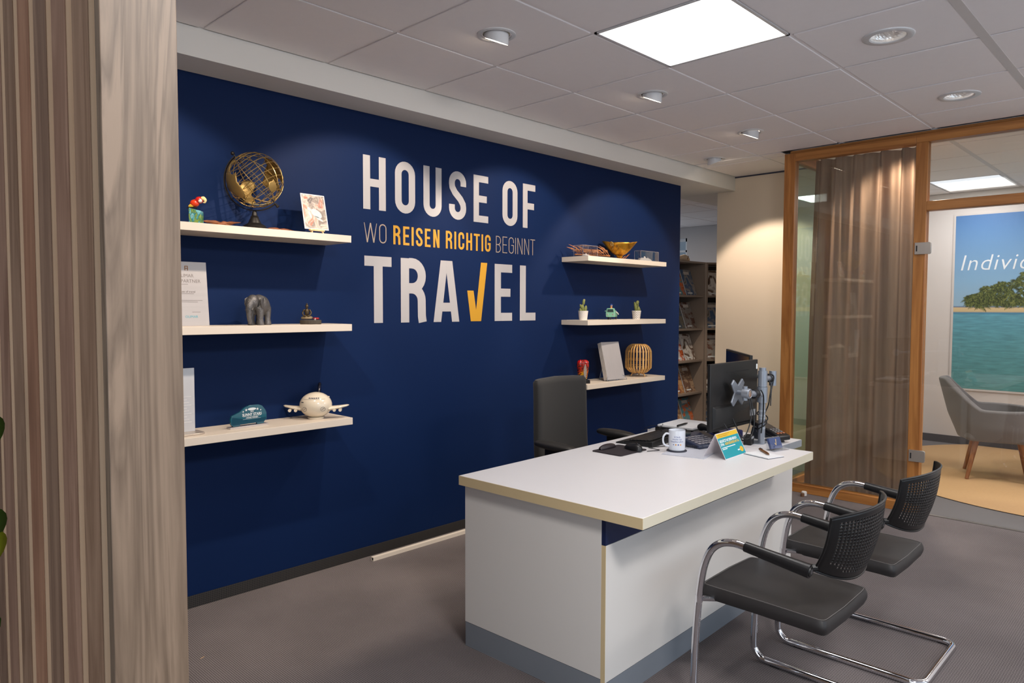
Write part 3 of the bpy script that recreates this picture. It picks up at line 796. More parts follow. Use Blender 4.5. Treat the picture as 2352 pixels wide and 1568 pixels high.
mb = MB(); mb.box(-0.001, 0.001, -DW, 0, 0.7005, 0.7392); e1 = mb.build('edge_band', M_deskedge, dk); e1['label'] = 'cream end edge of the desk top'
mb = MB(); mb.box(0.001, DL, -DW - 0.001, -DW + 0.001, 0.7005, 0.7392); e1 = mb.build('edge_band', M_deskedge2, dk)
mb = MB(); mb.box(DL - 0.001, DL + 0.001, -DW, 0, 0.7005, 0.7392); mb.build('edge_band', M_deskedge2, dk)
EP = 0.715   # depth of the end panels
mb = MB(); mb.box(0.030, 0.049, -EP, -0.006, 0.105, 0.700); mb.build('end_panel', M_deskpan, dk, 0.001)
mb = MB(); mb.box(1.475, 1.494, -EP + 0.02, -0.006, 0.0, 0.700); mb.build('end_panel', M_deskpan, dk, 0.001)
mb = MB(); mb.box(0.030, 0.0315, -EP - 0.019, -EP - 0.0003, 0.0, 0.598); mb.build('panel_edge', M_deskedge, dk)
mb = MB(); mb.box(0.0318, 1.494, -EP - 0.019, -EP - 0.0005, 0.095, 0.598); mb.build('front_panel', M_deskpan, dk, 0.001)
mb = MB(); mb.box(0.030, 1.494, -EP - 0.018, -EP - 0.0005, 0.5995, 0.6995); mb.build('navy_strip', M_navy, dk)
mb = MB(); mb.box(0.0305, 0.048, -EP, -0.008, 0.0, 0.1035); mb.box(0.0322, 1.494, -EP - 0.0185, -EP - 0.001, 0.0, 0.0935); mb.build('plinth', M_grey_base, dk)

st_ = thing('side_table', 'narrow white side table with grey front edge at the far end of the desk', 'table', (3.912, -1.90, 0))
mb = MB(); mb.box(0.004, 0.312, 0.0, 0.78, 0.701, 0.738); mb.build('tabletop', M_desktop, st_, 0.001)
mb = MB(); mb.box(0.004, 0.312, -0.0015, 0.0005, 0.7015, 0.7375); mb.build('edge_band', M_greyedge, st_)
mb = MB(); mb.box(0.004, 0.232, 0.012, 0.030, 0.0, 0.7005); mb.build('front_panel', M_deskpan, st_, 0.001)
mb = MB(); mb.box(0.215, 0.232, 0.031, 0.76, 0.0, 0.7005); mb.build('side_panel', M_deskpan, st_, 0.001)

# cable duct lying on the floor behind the desk
cd = thing('cable_duct', 'long white cable duct lying on the carpet along the blue wall', 'cable duct', (2.70, -0.080, 0))
mb = MB(); n = 0.019
mb.box(0, 1.9, -0.0125, -0.0105, 0, n); mb.box(0, 1.9, 0.0105, 0.0125, 0, n); mb.box(0, 1.9, -0.0125, 0.0125, n, n + 0.002); mb.box(0, 1.9, -0.0105, 0.0105, 0, 0.002)
mb.build('channel', mat('duct_plastic', (224, 214, 200), 0.45), cd)
mb = MB().tube([(0.002, 0.002, 0.008), (1.0, 0.0, 0.007), (1.88, 0, 0.008)], 0.005, 8); mb.build('cable', mat('grey_cable', (60, 60, 62), 0.5), cd)

# ------------------------------------------------------------------ desk-top objects
ZD = 0.7403
M_blk = mat('black_plastic', (13, 13, 14), 0.45, var=0.15, nscale=200, bump=0.05, bscale=900)
M_blk2 = mat('satin_black_plastic', (20, 20, 22), 0.35, var=0.1, nscale=100)
M_fab = mat('dark_mouse_mat_cloth', (44, 36, 40), 0.9, var=0.15, nscale=400, bump=0.3, bscale=1500)
M_silver = mat('silver_arm', (150, 156, 166), 0.35, 0.55, var=0.03)
M_chr = mat('polished_chrome', (232, 232, 236), 0.06, 1.0, var=0.01)
M_clear = glass('clear_acrylic', (0.97, 0.98, 0.99), 0.02, 1.49, 1.0, 0.02)
M_paper = mat('white_paper', (232, 232, 234), 0.7, var=0.015, nscale=20)

# mouse mat with wrist rest
mm_ = thing('mouse_mat', 'dark mouse mat with a padded wrist rest at the near desk edge', 'mouse mat', (3.265, -1.385, ZD), 0.0)
MB().rbox(-0.112, 0.112, -0.092, 0.085, 0, 0.005, 0.012).build('mat', M_fab, mm_, 0.001)
mb = MB()
def wr(u, v):
    a = 2 * PI * u; t = v
    w_ = 0.020 * math.sin(PI * min(max(t, 0.004), 0.996)) ** 0.28
    x = -0.075 + 0.125 * t
    return (x, 0.062 + w_ * math.cos(a), 0.006 + max(-0.001, w_ * 1.15 * math.sin(a)))
mb.grid(wr, 16, 16, closed_u=True); mb.build('wrist_rest', mat('wrist_rest_vinyl', (40, 32, 36), 0.45, bump=0.05), mm_, smooth=180)
ms = thing('computer_mouse', 'black computer mouse resting on the dark mat', 'computer mouse', (3.322, -1.43, ZD + 0.0055), -0.35)
mb = MB()
def mo(u, v):
    a = 2 * PI * u
    z = v ** 0.6
    k = math.sqrt(max(0, 1 - z ** 2.4))
    x = 0.032 * math.cos(a) * k; y = 0.062 * math.sin(a) * k * (1 if math.sin(a) > 0 else 1.05)
    return (x, y, 0.032 * z * (1 - 0.25 * (y / 0.056)))
mb.grid(mo, 28, 12, closed_u=True); mb.build('body', M_blk2, ms, smooth=180)
MB().box(-0.0008, 0.0008, -0.05, -0.01, 0.022, 0.0315).build('button_gap', M_silver, ms)
MB().tube([(-0.003, -0.030, 0.0325), (0.003, -0.030, 0.0325)], 0.005, 12).build('wheel', M_blk, ms)
cb = MB().tube(smoothpath([(3.34, -1.50, ZD + 0.003), (3.40, -1.53, ZD + 0.004), (3.415, -1.50, ZD + 0.003), (3.43, -1.45, ZD + 0.003), (3.50, -1.485, ZD + 0.003), (3.62, -1.50, ZD + 0.003), (3.8, -1.52, ZD + 0.003)], 6), 0.0018, 6).build('mouse_cable', M_blk)
tag(cb, 'thin black cable curling across the desk from the mouse', 'cable')

# keyboard
kb = thing('computer_keyboard', 'black computer keyboard with palm rest lying between the mouse and the far edge', 'keyboard', (3.66, -1.36, ZD), 0.10)
kw, kd = 0.455, 0.165
MB().add([(-kw / 2, -kd / 2, 0), (kw / 2, -kd / 2, 0), (kw / 2, kd / 2, 0), (-kw / 2, kd / 2, 0), (-kw / 2, -kd / 2, 0.030), (kw / 2, -kd / 2, 0.030), (kw / 2, kd / 2, 0.017), (-kw / 2, kd / 2, 0.017)],
         [(0, 3, 2, 1), (4, 5, 6, 7), (0, 1, 5, 4), (1, 2, 6, 5), (2, 3, 7, 6), (3, 0, 4, 7)]).build('body', M_blk, kb, 0.004)
mb = MB()
for r_ in range(6):
    y = -kd / 2 + 0.022 + r_ * 0.0205
    x = -kw / 2 + 0.012; 
    wd = 0.0165
    while x < kw / 2 - 0.02:
        ww = wd
        if r_ == 5 and -0.12 < x < -0.1: ww = 0.1
        z = 0.030 - (y + kd / 2) * 0.079
        if not (0.11 < x < 0.118): mb.box(x, x + ww, y, y + 0.0165, z, z + 0.006)
        x += ww + 0.0026
mb.build('keys', M_blk2, kb, 0.001, seg=1)
MB().add([(-kw / 2, kd / 2, 0), (kw / 2, kd / 2, 0), (kw / 2, kd / 2 + 0.05, 0), (-kw / 2, kd / 2 + 0.05, 0), (-kw / 2, kd / 2, 0.016), (kw / 2, kd / 2, 0.016), (kw / 2, kd / 2 + 0.05, 0.006), (-kw / 2, kd / 2 + 0.05, 0.006)],
         [(0, 3, 2, 1), (4, 5, 6, 7), (0, 1, 5, 4), (1, 2, 6, 5), (2, 3, 7, 6), (3, 0, 4, 7)]).build('palm_rest', M_blk, kb, 0.003)

# papers, coaster and mug
pp = tag(MB().rbox(-0.105, 0.105, -0.148, 0.148, 0, 0.003, 0.002, M=Matrix.Translation((3.505, -1.655, ZD)) @ Matrix.Rotation(math.radians(-78), 4, 'Z')).build('paper_stack', mat('printed_grey_sheet', (196, 198, 208), 0.6, var=0.06, nscale=40)),
         'greyish printed sheets lying under the mug and the telephone', 'paper')
cs = tag(MB().lathe([(0.048, 0), (0.050, 0.002), (0.049, 0.0045), (0, 0.0045)], 32, Matrix.Translation((3.452, -1.598, ZD + 0.0032))).build('coaster', mat('slate_coaster', (52, 54, 66), 0.5)),
         'dark round coaster under the white mug', 'coaster')
mug = thing('mug', 'white ceramic mug with small printed lettering standing on a dark coaster', 'mug', (3.452, -1.598, ZD + 0.0079), 0)
M_mug = mat('white_glazed_ceramic', (222, 226, 234), 0.18, var=0.01, coat=0.3)
MB().lathe([(0.0, 0.0), (0.036, 0.0), (0.040, 0.003), (0.041, 0.012), (0.041, 0.097), (0.0405, 0.0995), (0.039, 0.0995), (0.038, 0.097), (0.038, 0.010), (0.0, 0.006)], 48, cap=False).build('body', M_mug, mug)
# camera lies towards (-0.7, -0.7): the handle points to its left
hd = Vector((-0.78, 0.62, 0)).normalized()
pts = [hd * 0.038 + Vector((0, 0, 0.080)), hd * 0.055 + Vector((0, 0, 0.083)), hd * 0.068 + Vector((0, 0, 0.070)), hd * 0.071 + Vector((0, 0, 0.050)), hd * 0.066 + Vector((0, 0, 0.032)), hd * 0.052 + Vector((0, 0, 0.022)), hd * 0.038 + Vector((0, 0, 0.020))]
MB().tube(smoothpath(pts, 5), 0.0048, 10).build('handle', M_mug, mug)
M_ink = mat('blue_print', (58, 82, 150), 0.5)
def curved(body, size, z, radius, ang, m, parent, name='lettering', sx=1.0):
    """lettering wrapped round an upright cylinder about the parent's origin; ang is the direction it faces"""
    o = text(body, size, Matrix.Identity(4), m, parent, name, sx=sx, thick=0.0)
    for v in o.data.vertices:
        a = ang + v.co.x / radius
        v.co = Vector((radius * math.cos(a), radius * math.sin(a), z + v.co.y))
    return o
face = math.radians(180 + 33)
for i, t_ in enumerate(('Urlaub', 'mache ich', 'hauptberuflich')):
    curved(t_, 0.0115, 0.070 - i * 0.0115, 0.0413, face, M_ink, mug)
for i, (c_, shp) in enumerate(((M_ink, 0), (mat('orange_print', (226, 160, 80), 0.5), 1), (M_ink, 2), (mat('orange_print', (226, 160, 80), 0.5), 3))):
    mb = MB(); a0 = face + (i - 1.5) * 0.28
    for k in range(10):
        pass
    rr = 0.0038
    pts = []
    nn = (3, 10, 5, 12)[shp]
    for k in range(nn):
        q = 2 * PI * k / nn + 0.5
        pts.append((0.0414 * math.cos(a0 + rr * math.cos(q) / 0.0414), 0.0414 * math.sin(a0 + rr * math.cos(q) / 0.0414), 0.032 + rr * math.sin(q)))
    mb.add(pts, [tuple(range(nn))]); mb.build('motif', c_, mug, smooth=0)

# desk telephone
M_ph = mat('slate_blue_phone', (42, 50, 72), 0.4, var=0.05)
ph = thing('desk_telephone', 'dark blue desk telephone with grey keys, half hidden by the mug and the tent card', 'telephone', (3.685, -1.600, ZD + 0.003), math.radians(-12))
MB().add([(-0.11, -0.09, 0), (0.11, -0.09, 0), (0.11, 0.09, 0), (-0.11, 0.09, 0), (-0.11, -0.09, 0.018), (0.11, -0.09, 0.018), (0.11, 0.09, 0.052), (-0.11, 0.09, 0.052)],
         [(0, 3, 2, 1), (4, 5, 6, 7), (0, 1, 5, 4), (1, 2, 6, 5), (2, 3, 7, 6), (3, 0, 4, 7)]).build('body', M_ph, ph, 0.008, seg=3)
mb = MB()
tl = math.atan2(0.034, 0.18)
for r_ in range(5):
    for c_ in range(6):
        x = -0.095 + c_ * 0.024; y = -0.072 + r_ * 0.022
        z = 0.018 + (y + 0.09) * 0.189
        mb.box(x, x + 0.017, y, y + 0.013, z, z + 0.005)
mb.build('keys', mat('phone_keys_grey', (150, 146, 150), 0.5), ph, 0.001, seg=1)
hs = MB().tube(smoothpath([(0.078, -0.080, 0.044), (0.078, -0.055, 0.054), (0.078, 0.0, 0.068), (0.078, 0.055, 0.076), (0.078, 0.080, 0.070)], 4), [0.019, 0.020, 0.019, 0.016, 0.014, 0.013, 0.013, 0.013, 0.013, 0.013, 0.014, 0.016, 0.018, 0.020, 0.020, 0.019, 0.018][:17], 12).build('handset', M_blk2, ph)
mb = MB()
for x0_, x1_ in ((-0.09, -0.02),):
    mb.box(x0_, x1_, 0.05, 0.085, 0.047, 0.056)
mb.build('display', mat('phone_display', (70, 78, 80), 0.2), ph, 0.001)
co = []
for i in range(120):
    t_ = i / 119; a = t_ * 2 * PI * 22
    c = Vector((-0.09 - 0.05 * math.sin(t_ * PI), -0.09 + 0.17 * t_, 0.010)); co.append(c + Vector((0.006 * math.cos(a), 0, 0.006 * math.sin(a))))
MB().tube(co, 0.0014, 5).build('coiled_cord', M_blk, ph)

# tent card
tc_ = thing('tent_card', 'folded advertising tent card with a teal and yellow face standing near the desk front', 'advertising card', (3.5485, -1.842, ZD))
A_ = Vector((3.436, -1.868, 0)) - Vector((3.5485, -1.842, 0)); B_ = Vector((3.661, -1.860, 0)) - Vector((3.5485, -1.842, 0))
ax = (B_ - A_).normalized(); bk = Vector((-ax.y, ax.x, 0))
wd = (B_ - A_).length; hgt = 0.114; half = 0.056
foot0 = A_; apex0 = A_ + bk * half + Vector((0, 0, hgt)); back0 = A_ + bk * half * 2
M_card = mat('white_card', (226, 220, 224), 0.5)
def sheet(a, b, w_, t_, name, m, parent):
    d = (b - a).normalized(); nrm = ax.cross(d).normalized()
    mb = MB(); vs = []
    for s_ in (0, t_):
        for p in (a, a + ax * w_, b + ax * w_, b): vs.append(p + nrm * s_)
    mb.add(vs, [(0, 1, 2, 3), (7, 6, 5, 4), (0, 4, 5, 1), (1, 5, 6, 2), (2, 6, 7, 3), (3, 7, 4, 0)])
    return mb.build(name, m, parent)
sheet(foot0, apex0, wd, 0.0008, 'front_leaf', M_card, tc_); sheet(back0, apex0, wd, 0.0008, 'back_leaf', M_card, tc_)
upv = (apex0 - foot0); Ln = upv.length; upn = upv.normalized(); nrm = ax.cross(upn).normalized()
def FM(u, v, off=0.0012): return frame(foot0 + ax * u + upn * v + nrm * off, ax, upn)
def panelf(u0, u1, v0, v1, off, m, name):
    return MB().add([foot0 + ax * u + upn * v + nrm * off for u, v in ((u0, v0), (u1, v0), (u1, v1), (u0, v1))], [(0, 1, 2, 3)]).build(name, m, tc_, smooth=0)
M_teal = mat('teal_print', (0, 148, 160), 0.35, var=0.03); M_yel = mat('yellow_print', (226, 184, 30), 0.35, var=0.03); M_wpr = mat('white_print', (235, 240, 240), 0.4)
panelf(0.003, wd - 0.003, 0.003, Ln - 0.024, 0.0010, M_teal, 'teal_print'); panelf(0.003, wd - 0.003, Ln - 0.024, Ln - 0.003, 0.0010, M_yel, 'yellow_print')
M_inkb = mat('dark_print', (60, 60, 50), 0.5)
text('GESCHÄTZT HAT JEDER MENSCH', 0.0165, FM(0.012, Ln - 0.041), M_wpr, tc_, align='LEFT', sx=0.72, thick=0, offset=0.0006)
text('ETWA', 0.0165, FM(0.012, Ln - 0.057), M_wpr, tc_, align='LEFT', sx=0.72, thick=0, offset=0.0006)
text('60.000 GEDANKEN AM TAG.', 0.0165, FM(0.056, Ln - 0.057), M_yel, tc_, align='LEFT', sx=0.72, thick=0, offset=0.0006)
mb = MB()
for v, a_, b_ in ((0.072, 0.012, 0.15), (0.079, 0.012, 0.06)):
    mb.add([foot0 + ax * u + upn * (Ln - v + dv_) + nrm * 0.0013 for u, dv_ in ((a_, -0.0018), (b_, -0.0018), (b_, 0.0018), (a_, 0.0018))], [(0, 1, 2, 3)])
mb.build('small_print', M_wpr, tc_, smooth=0)
mb = MB(); cen = foot0 + ax * (wd - 0.030) + upn * 0.027 + nrm * 0.0013
mb.add([cen + ax * 0.0175 * math.cos(2 * PI * k / 24) + upn * 0.013 * math.sin(2 * PI * k / 24) for k in range(24)], [tuple(range(24))]); mb.build('logo', M_yel, tc_, smooth=0)
text('NEU', 0.010, FM(wd - 0.030, 0.027, 0.0016), mat('orange_print', (226, 160, 80), 0.5), tc_, thick=0)
mb = MB(); mb.add([foot0 + ax * u + upn * v + nrm * 0.0013 for u, v in ((wd - 0.072, 0.024), (wd - 0.050, 0.024), (wd - 0.050, 0.030), (wd - 0.072, 0.030))], [(0, 1, 2, 3)]); mb.build('small_print', M_wpr, tc_, smooth=0)
mb = MB()
for v, a_, b_ in ((0.009, 0.02, wd * 0.62), (0.017, 0.02, wd * 0.5)):
    mb.add([foot0 + ax * u + upn * (Ln - v + dv_) + nrm * 0.0013 for u, dv_ in ((a_, -0.0015), (b_, -0.0015), (b_, 0.0015), (a_, 0.0015))], [(0, 1, 2, 3)])
mb.build('small_print', mat('ochre_print', (190, 140, 40), 0.5), tc_, smooth=0)

# note pad and pen
npd = thing('note_pad', 'small white note pad with a dark cover edge beside the tent card', 'note pad', (3.662, -1.948, ZD), math.radians(-16))
MB().box(-0.053, 0.053, -0.072, 0.072, 0.002, 0.006).build('pages', M_paper, npd)
MB().box(-0.055, 0.055, -0.074, 0.074, 0, 0.0018).build('cover', mat('slate_cover', (70, 72, 84), 0.5), npd)
pn = thing('ballpoint_pen', 'brown wooden ballpoint pen lying across the note pad', 'pen', (3.694, -1.936, ZD + 0.0062), math.atan2(-1.985 + 1.876, 3.642 - 3.753))
M_pw = wood('pen_wood', (84, 52, 26), (138, 92, 50), 30, (0.1, 1, 1), 0.4)
MB().lathe([(0.0, -0.066), (0.005, -0.064), (0.006, -0.058), (0.0062, 0.03), (0.005, 0.052), (0.0015, 0.066), (0, 0.068)], 16, Matrix.Translation((0, 0, 0.0064)) @ Matrix.Rotation(PI / 2, 4, 'Y')).build('barrel', M_pw, pn)
MB().tube([(-0.062, 0, 0.014), (-0.025, 0, 0.0145)], 0.0013, 6).build('clip', M_blk, pn)
MB().lathe([(0.0, -0.070), (0.004, -0.069), (0.0055, -0.064), (0.0055, -0.060)], 12, Matrix.Translation((0, 0, 0.0064)) @ Matrix.Rotation(PI / 2, 4, 'Y')).build('tip_cap', M_blk, pn)

# card holder
ch = thing('business_card_holder', 'clear acrylic holder with navy business cards at the desk front corner', 'card holder', (3.842, -1.940, ZD), math.radians(-14))
mb = MB(); hw = 0.056
mb.box(-hw, hw, -0.022, 0.030, 0, 0.002)
mb.box(-hw, hw, -0.024, -0.022, 0, 0.030); mb.box(-hw, -hw + 0.002, -0.024, 0.03, 0, 0.034); mb.box(hw - 0.002, hw, -0.024, 0.03, 0, 0.034)
mb.build('front_tray', M_clear, ch)
Mt = Matrix.Translation((0, 0.018, 0.003)) @ Matrix.Rotation(math.radians(-22), 4, 'X')
MB().box(-hw, hw, 0.0, 0.002, 0, 0.062, Mt).build('back_plate', M_clear, ch)
cdk = MB().box(-0.0425, 0.0425, -0.013, -0.001, 0.0, 0.055, Mt).build('business_cards', mat('navy_cards', (48, 66, 112), 0.5, var=0.1, nscale=4), ch)
Mk = Mt @ frame((0, -0.0135, 0.030), (1, 0, 0), (0, 0, 1))
mb = MB()
for ids in (((-0.009, -0.002), (-0.004, -0.002), (0.001, -0.013), (-0.003, -0.015)), ((-0.003, -0.015), (0.001, -0.013), (0.010, 0.016), (0.005, 0.016))):
    mb.add([(x, y, 0) for x, y in ids], [(0, 1, 2, 3)], Mk)
mb.build('tick_logo', mat('gold_print', (206, 178, 120), 0.4), ch, smooth=0)

# card terminal
ct = thing('card_terminal', 'black card payment terminal with keypad standing on its base on the side table', 'card terminal', (4.085, -1.775, 0.7385), math.radians(-18))
def slab(name, m, x0, x1, y0, y1, za, zb, th, parent, bev=0.003):
    return MB().add([(x0, y0, za), (x1, y0, za), (x1, y1, zb), (x0, y1, zb), (x0, y0, za + th), (x1, y0, za + th), (x1, y1, zb + th), (x0, y1, zb + th)],
                    [(0, 3, 2, 1), (4, 5, 6, 7), (0, 1, 5, 4), (1, 2, 6, 5), (2, 3, 7, 6), (3, 0, 4, 7)]).build(name, m, parent, bev)
slab('body', M_blk2, -0.042, 0.042, -0.115, 0.085, 0.014, 0.070, 0.026, ct, 0.006)
MB().add([(-0.036, -0.09, 0), (0.036, -0.09, 0), (0.036, 0.10, 0), (-0.036, 0.10, 0), (-0.036, -0.06, 0.026), (0.036, -0.06, 0.026), (0.036, 0.08, 0.066), (-0.036, 0.08, 0.066)],
         [(0, 3, 2, 1), (4, 5, 6, 7), (0, 1, 5, 4), (1, 2, 6, 5), (2, 3, 7, 6), (3, 0, 4, 7)]).build('base', mat('dark_grey_plastic', (44, 50, 58), 0.4), ct, 0.006)
sl = 0.28
def tz(y): return 0.040 + (y + 0.115) * sl
slab('display', mat('terminal_screen', (74, 66, 62), 0.15), -0.030, 0.030, -0.022, 0.066, tz(-0.022), tz(0.066), 0.0012, ct, 0.0)
for r_ in range(4):
    mb = MB(); cl = [(150, 146, 140)] * 3
    for c_ in range(3):
        x = -0.029 + c_ * 0.021; y = -0.042 - r_ * 0.0165
        mb.add([(x, y, tz(y) + 0.001), (x + 0.014, y, tz(y) + 0.001), (x + 0.014, y + 0.009, tz(y + 0.009) + 0.001), (x, y + 0.009, tz(y + 0.009) + 0.001),
                (x, y, tz(y) + 0.005), (x + 0.014, y, tz(y) + 0.005), (x + 0.014, y + 0.009, tz(y + 0.009) + 0.005), (x, y + 0.009, tz(y + 0.009) + 0.005)],
               [(4, 5, 6, 7), (0, 1, 5, 4), (1, 2, 6, 5), (2, 3, 7, 6), (3, 0, 4, 7)])
    mb.build('keys', mat('terminal_keys', (120, 116, 114), 0.5) if r_ < 3 else mat('orange_keys', (160, 96, 60), 0.5), ct, 0.0008, seg=1)

# things at the far back of the side table: notebook on a black tray, pen, clamp clip
tray = thing('letter_tray', 'flat black letter tray at the back of the side table', 'letter tray', (4.04, -1.30, 0.7385), math.radians(4))
MB().box(-0.125, 0.17, -0.11, 0.13, 0.0, 0.004).build('base', M_blk, tray)
mb = MB(); mb.box(-0.125, 0.17, -0.11, -0.106, 0.004, 0.022); mb.box(-0.125, -0.121, -0.106, 0.13, 0.004, 0.022); mb.box(0.166, 0.17, -0.106, 0.13, 0.004, 0.022); mb.box(-0.121, 0.166, 0.126, 0.13, 0.004, 0.022)
mb.build('rim', M_blk2, tray)
nb = thing('open_notebook', 'open notebook with white pages lying on the black tray behind the keyboard', 'notebook', (4.05, -1.295, 0.7612), math.radians(4))
MB().box(-0.12, 0.16, -0.10, 0.12, 0, 0.012).build('pages', M_paper, nb, 0.002)
MB().box(-0.126, 0.166, -0.106, 0.126, -0.002, 0).build('cover', M_blk, nb)
fp = tag(MB().lathe([(0, -0.07), (0.005, -0.069), (0.006, -0.06), (0.006, 0.03), (0.003, 0.06), (0, 0.068)], 12, Matrix.Translation((3.99, -1.31, 0.7795)) @ Matrix.Rotation(0.1, 4, 'Z') @ Matrix.Rotation(PI / 2, 4, 'Y')).build('fountain_pen', M_blk2),
         'black fountain pen lying on the open notebook', 'pen')
gl = thing('reading_glasses', 'folded reading glasses standing at the edge of the notebook', 'glasses', (3.885, -1.235, 0.7402), 0.4)
for dx in (-0.034, 0.034):
    MB().tube([(dx + 0.026 * math.cos(a), 0, 0.020 + 0.019 * math.sin(a)) for a in [2 * PI * k / 20 for k in range(20)]], 0.0012, 6, closed=True).build('rim', M_blk, gl)
MB().tube([(-0.008, 0, 0.024), (0, 0.002, 0.028), (0.008, 0, 0.024)], 0.0012, 6).build('bridge', mat('gold_wire', (190, 160, 100), 0.3, 0.9), gl)
for s_ in (-1, 1): MB().tube([(0.06 * s_, 0, 0.026), (0.062 * s_, 0.07, 0.022), (0.06 * s_, 0.11, 0.004)], 0.0014, 6).build('temple', M_blk, gl)
# ------------------------------------------------------------------ monitors on the arm
M_scr = mat('dark_screen', (16, 18, 34), 0.12, var=0.02)
def monitor(label, loc, rz, w_, h_):
    """local: back faces -y, screen faces +y, origin at the centre"""
    t = thing('computer_monitor', label, 'monitor', loc, rz)
    MB().box(-w_ / 2, w_ / 2, 0.0, 0.018, -h_ / 2, h_ / 2).build('housing', M_blk, t, 0.003)
    MB().box(-w_ / 2 + 0.012, w_ / 2 - 0.012, 0.0182, 0.0192, -h_ / 2 + 0.014, h_ / 2 - 0.012).build('screen', M_scr, t)
    # thicker lower back
    MB().add([(-w_ * 0.46, 0.0, -h_ * 0.47), (w_ * 0.46, 0.0, -h_ * 0.47), (w_ * 0.46, 0, -h_ * 0.12), (-w_ * 0.46, 0, -h_ * 0.12),
              (-w_ * 0.42, -0.010, -h_ * 0.44), (w_ * 0.42, -0.010, -h_ * 0.44), (w_ * 0.42, -0.010, -h_ * 0.16), (-w_ * 0.42, -0.010, -h_ * 0.16)],
             [(0, 1, 2, 3), (7, 6, 5, 4), (0, 4, 5, 1), (1, 5, 6, 2), (2, 6, 7, 3), (3, 7, 4, 0)]).build('rear_cover', M_blk, t, 0.004)
    MB().box(-w_ * 0.18, w_ * 0.30, -0.0012, 0.0005, h_ * 0.345, h_ * 0.360).build('vent_slot', M_black, t)
    return t
m1 = monitor('black monitor seen from behind on the near side of the pole', (3.868, -1.690, 0.995), 0.0, 0.52, 0.345)
st1 = MB().rbox(-0.008, 0.008, -0.014, 0.014, 0, 0.0008, 0.004, M=frame((0.245, -0.0008, 0.135), (1, 0, 0), (0, 0, 1))).build('sticker', M_wpr, m1)
st1 = MB().box(0.155, 0.215, -0.0113, -0.0106, -0.128, -0.095).build('rating_label', mat('grey_label', (150, 152, 156), 0.5), m1)
e1_, e2_ = Vector((4.736, -1.198)), Vector((4.203, -1.628))
cc = (e1_ + e2_) / 2
ang2 = math.atan2(e1_.y - e2_.y, e1_.x - e2_.x)   # local +x along the top edge
m2 = monitor('dark monitor whose screen edge shows above and behind the near monitor', (cc.x + 0.02, cc.y + 0.01, 1.008), ang2, 0.66, 0.345)

arm = thing('monitor_arm', 'silver monitor arm on an upright pole, wrapped in black cables', 'monitor arm', (3.953, -1.800, 0.7385))
PZ = 0.7385
MB().lathe([(0.0, 0), (0.055, 0), (0.055, 0.004), (0.028, 0.006)], 32, Matrix.Translation((0, 0.035, 0)) @ Matrix.Scale(1, 4)).build('foot_plate', M_silver, arm)
MB().lathe([(0.0, 0.0), (0.0175, 0.0), (0.0175, 0.365), (0.0175, 0.400), (0.0, 0.400)], 24).build('pole', M_silver, arm)
mb = MB(); mb.lathe([(0.0178, 0.218), (0.026, 0.218), (0.026, 0.300), (0.0178, 0.300)], 24, cap=False); mb.build('collar', M_silver, arm)
mb = MB(); mb.lathe([(0.0178, 0.302), (0.024, 0.302), (0.024, 0.385), (0.0178, 0.385)], 24, cap=False); mb.build('collar', M_silver, arm)
for z in (0.08, 0.13, 0.145, 0.17): MB().lathe([(0.0176, z), (0.0182, z), (0.0182, z + 0.010), (0.0176, z + 0.010)], 24, cap=False).build('cable_tie_ring', mat('pale_silver', (176, 182, 190), 0.4, 0.4), arm)
# lower arm to the near monitor
J = Vector((3.790 - 3.953, -1.785 + 1.800 - 0.0, 1.016 - PZ))
mb = MB().tube([(-0.020, 0.0, 0.262), (J.x, J.y, J.z)], 0.017, 16); mb.build('arm_segment', M_silver, arm)
MB().tube([(J.x, J.y + 0.001, J.z - 0.036), (J.x, J.y + 0.001, J.z + 0.036)], 0.013, 16).build('pivot', M_silver, arm)
Mj = frame((J.x, J.y - 0.0, J.z), (1, 0, 0), (0, 0, 1))
MB().lathe([(0.0, 0.026), (0.018, 0.026), (0.021, 0.028), (0.025, 0.026), (0.026, 0.020), (0.026, -0.010), (0, -0.010)], 28, Mj).build('knuckle', M_silver, arm)
MB().lathe([(0.0, 0.031), (0.006, 0.031), (0.006, 0.029), (0.017, 0.0275)], 24, Mj, cap=False).build('knob', mat('warm_chrome', (196, 176, 164), 0.2, 0.9), arm)
# X shaped mounting plate on the monitor's back
vc = Vector((3.835 - 3.953, -1.716 + 1.800, 1.012 - PZ))
mb = MB(); out = []
for k in range(4):
    a = math.radians(45 + 90 * k)
    tip = Vector((math.cos(a), math.sin(a))) * 0.082; side = Vector((-math.sin(a), math.cos(a))) * 0.016
    out += [tuple(tip - side), tuple(tip + side)]
    a2 = math.radians(90 + 90 * k); out.append((0.036 * math.cos(a2), 0.036 * math.sin(a2)))
mb.prism(out, 0, 0.010, frame(vc, (1, 0, 0), (0, 0, 1)))
mb.build('mounting_plate', M_silver, arm, 0.003)
MB().tube([(vc.x, vc.y - 0.005, vc.z), (J.x, J.y + 0.01, J.z)], 0.012, 14).build('neck', M_silver, arm)
# upper arm to the far monitor
K = Vector((4.075 - 3.953, 0.0, 1.078 - PZ))
MB().tube([(0.020, 0, K.z), (K.x, K.y, K.z)], 0.015, 16).build('arm_segment', M_silver, arm)
MB().tube([(K.x, K.y, K.z - 0.042), (K.x, K.y, K.z + 0.036)], 0.0185, 20).build('elbow', M_silver, arm)
tgt = Vector((m2.location.x + 0.0 - 3.953, m2.location.y + 1.800, 1.05 - PZ))
dirb = Vector((math.sin(ang2), -math.cos(ang2), 0))
MB().tube([(K.x, K.y + 0.0, K.z - 0.018), tgt + dirb * 0.05 + Vector((0, 0, 0))], 0.012, 14).build('arm_segment', M_silver, arm)
MB().tube([tgt + dirb * 0.05, tgt + dirb * 0.026], 0.03, 14).build('mounting_plate', M_silver, arm)
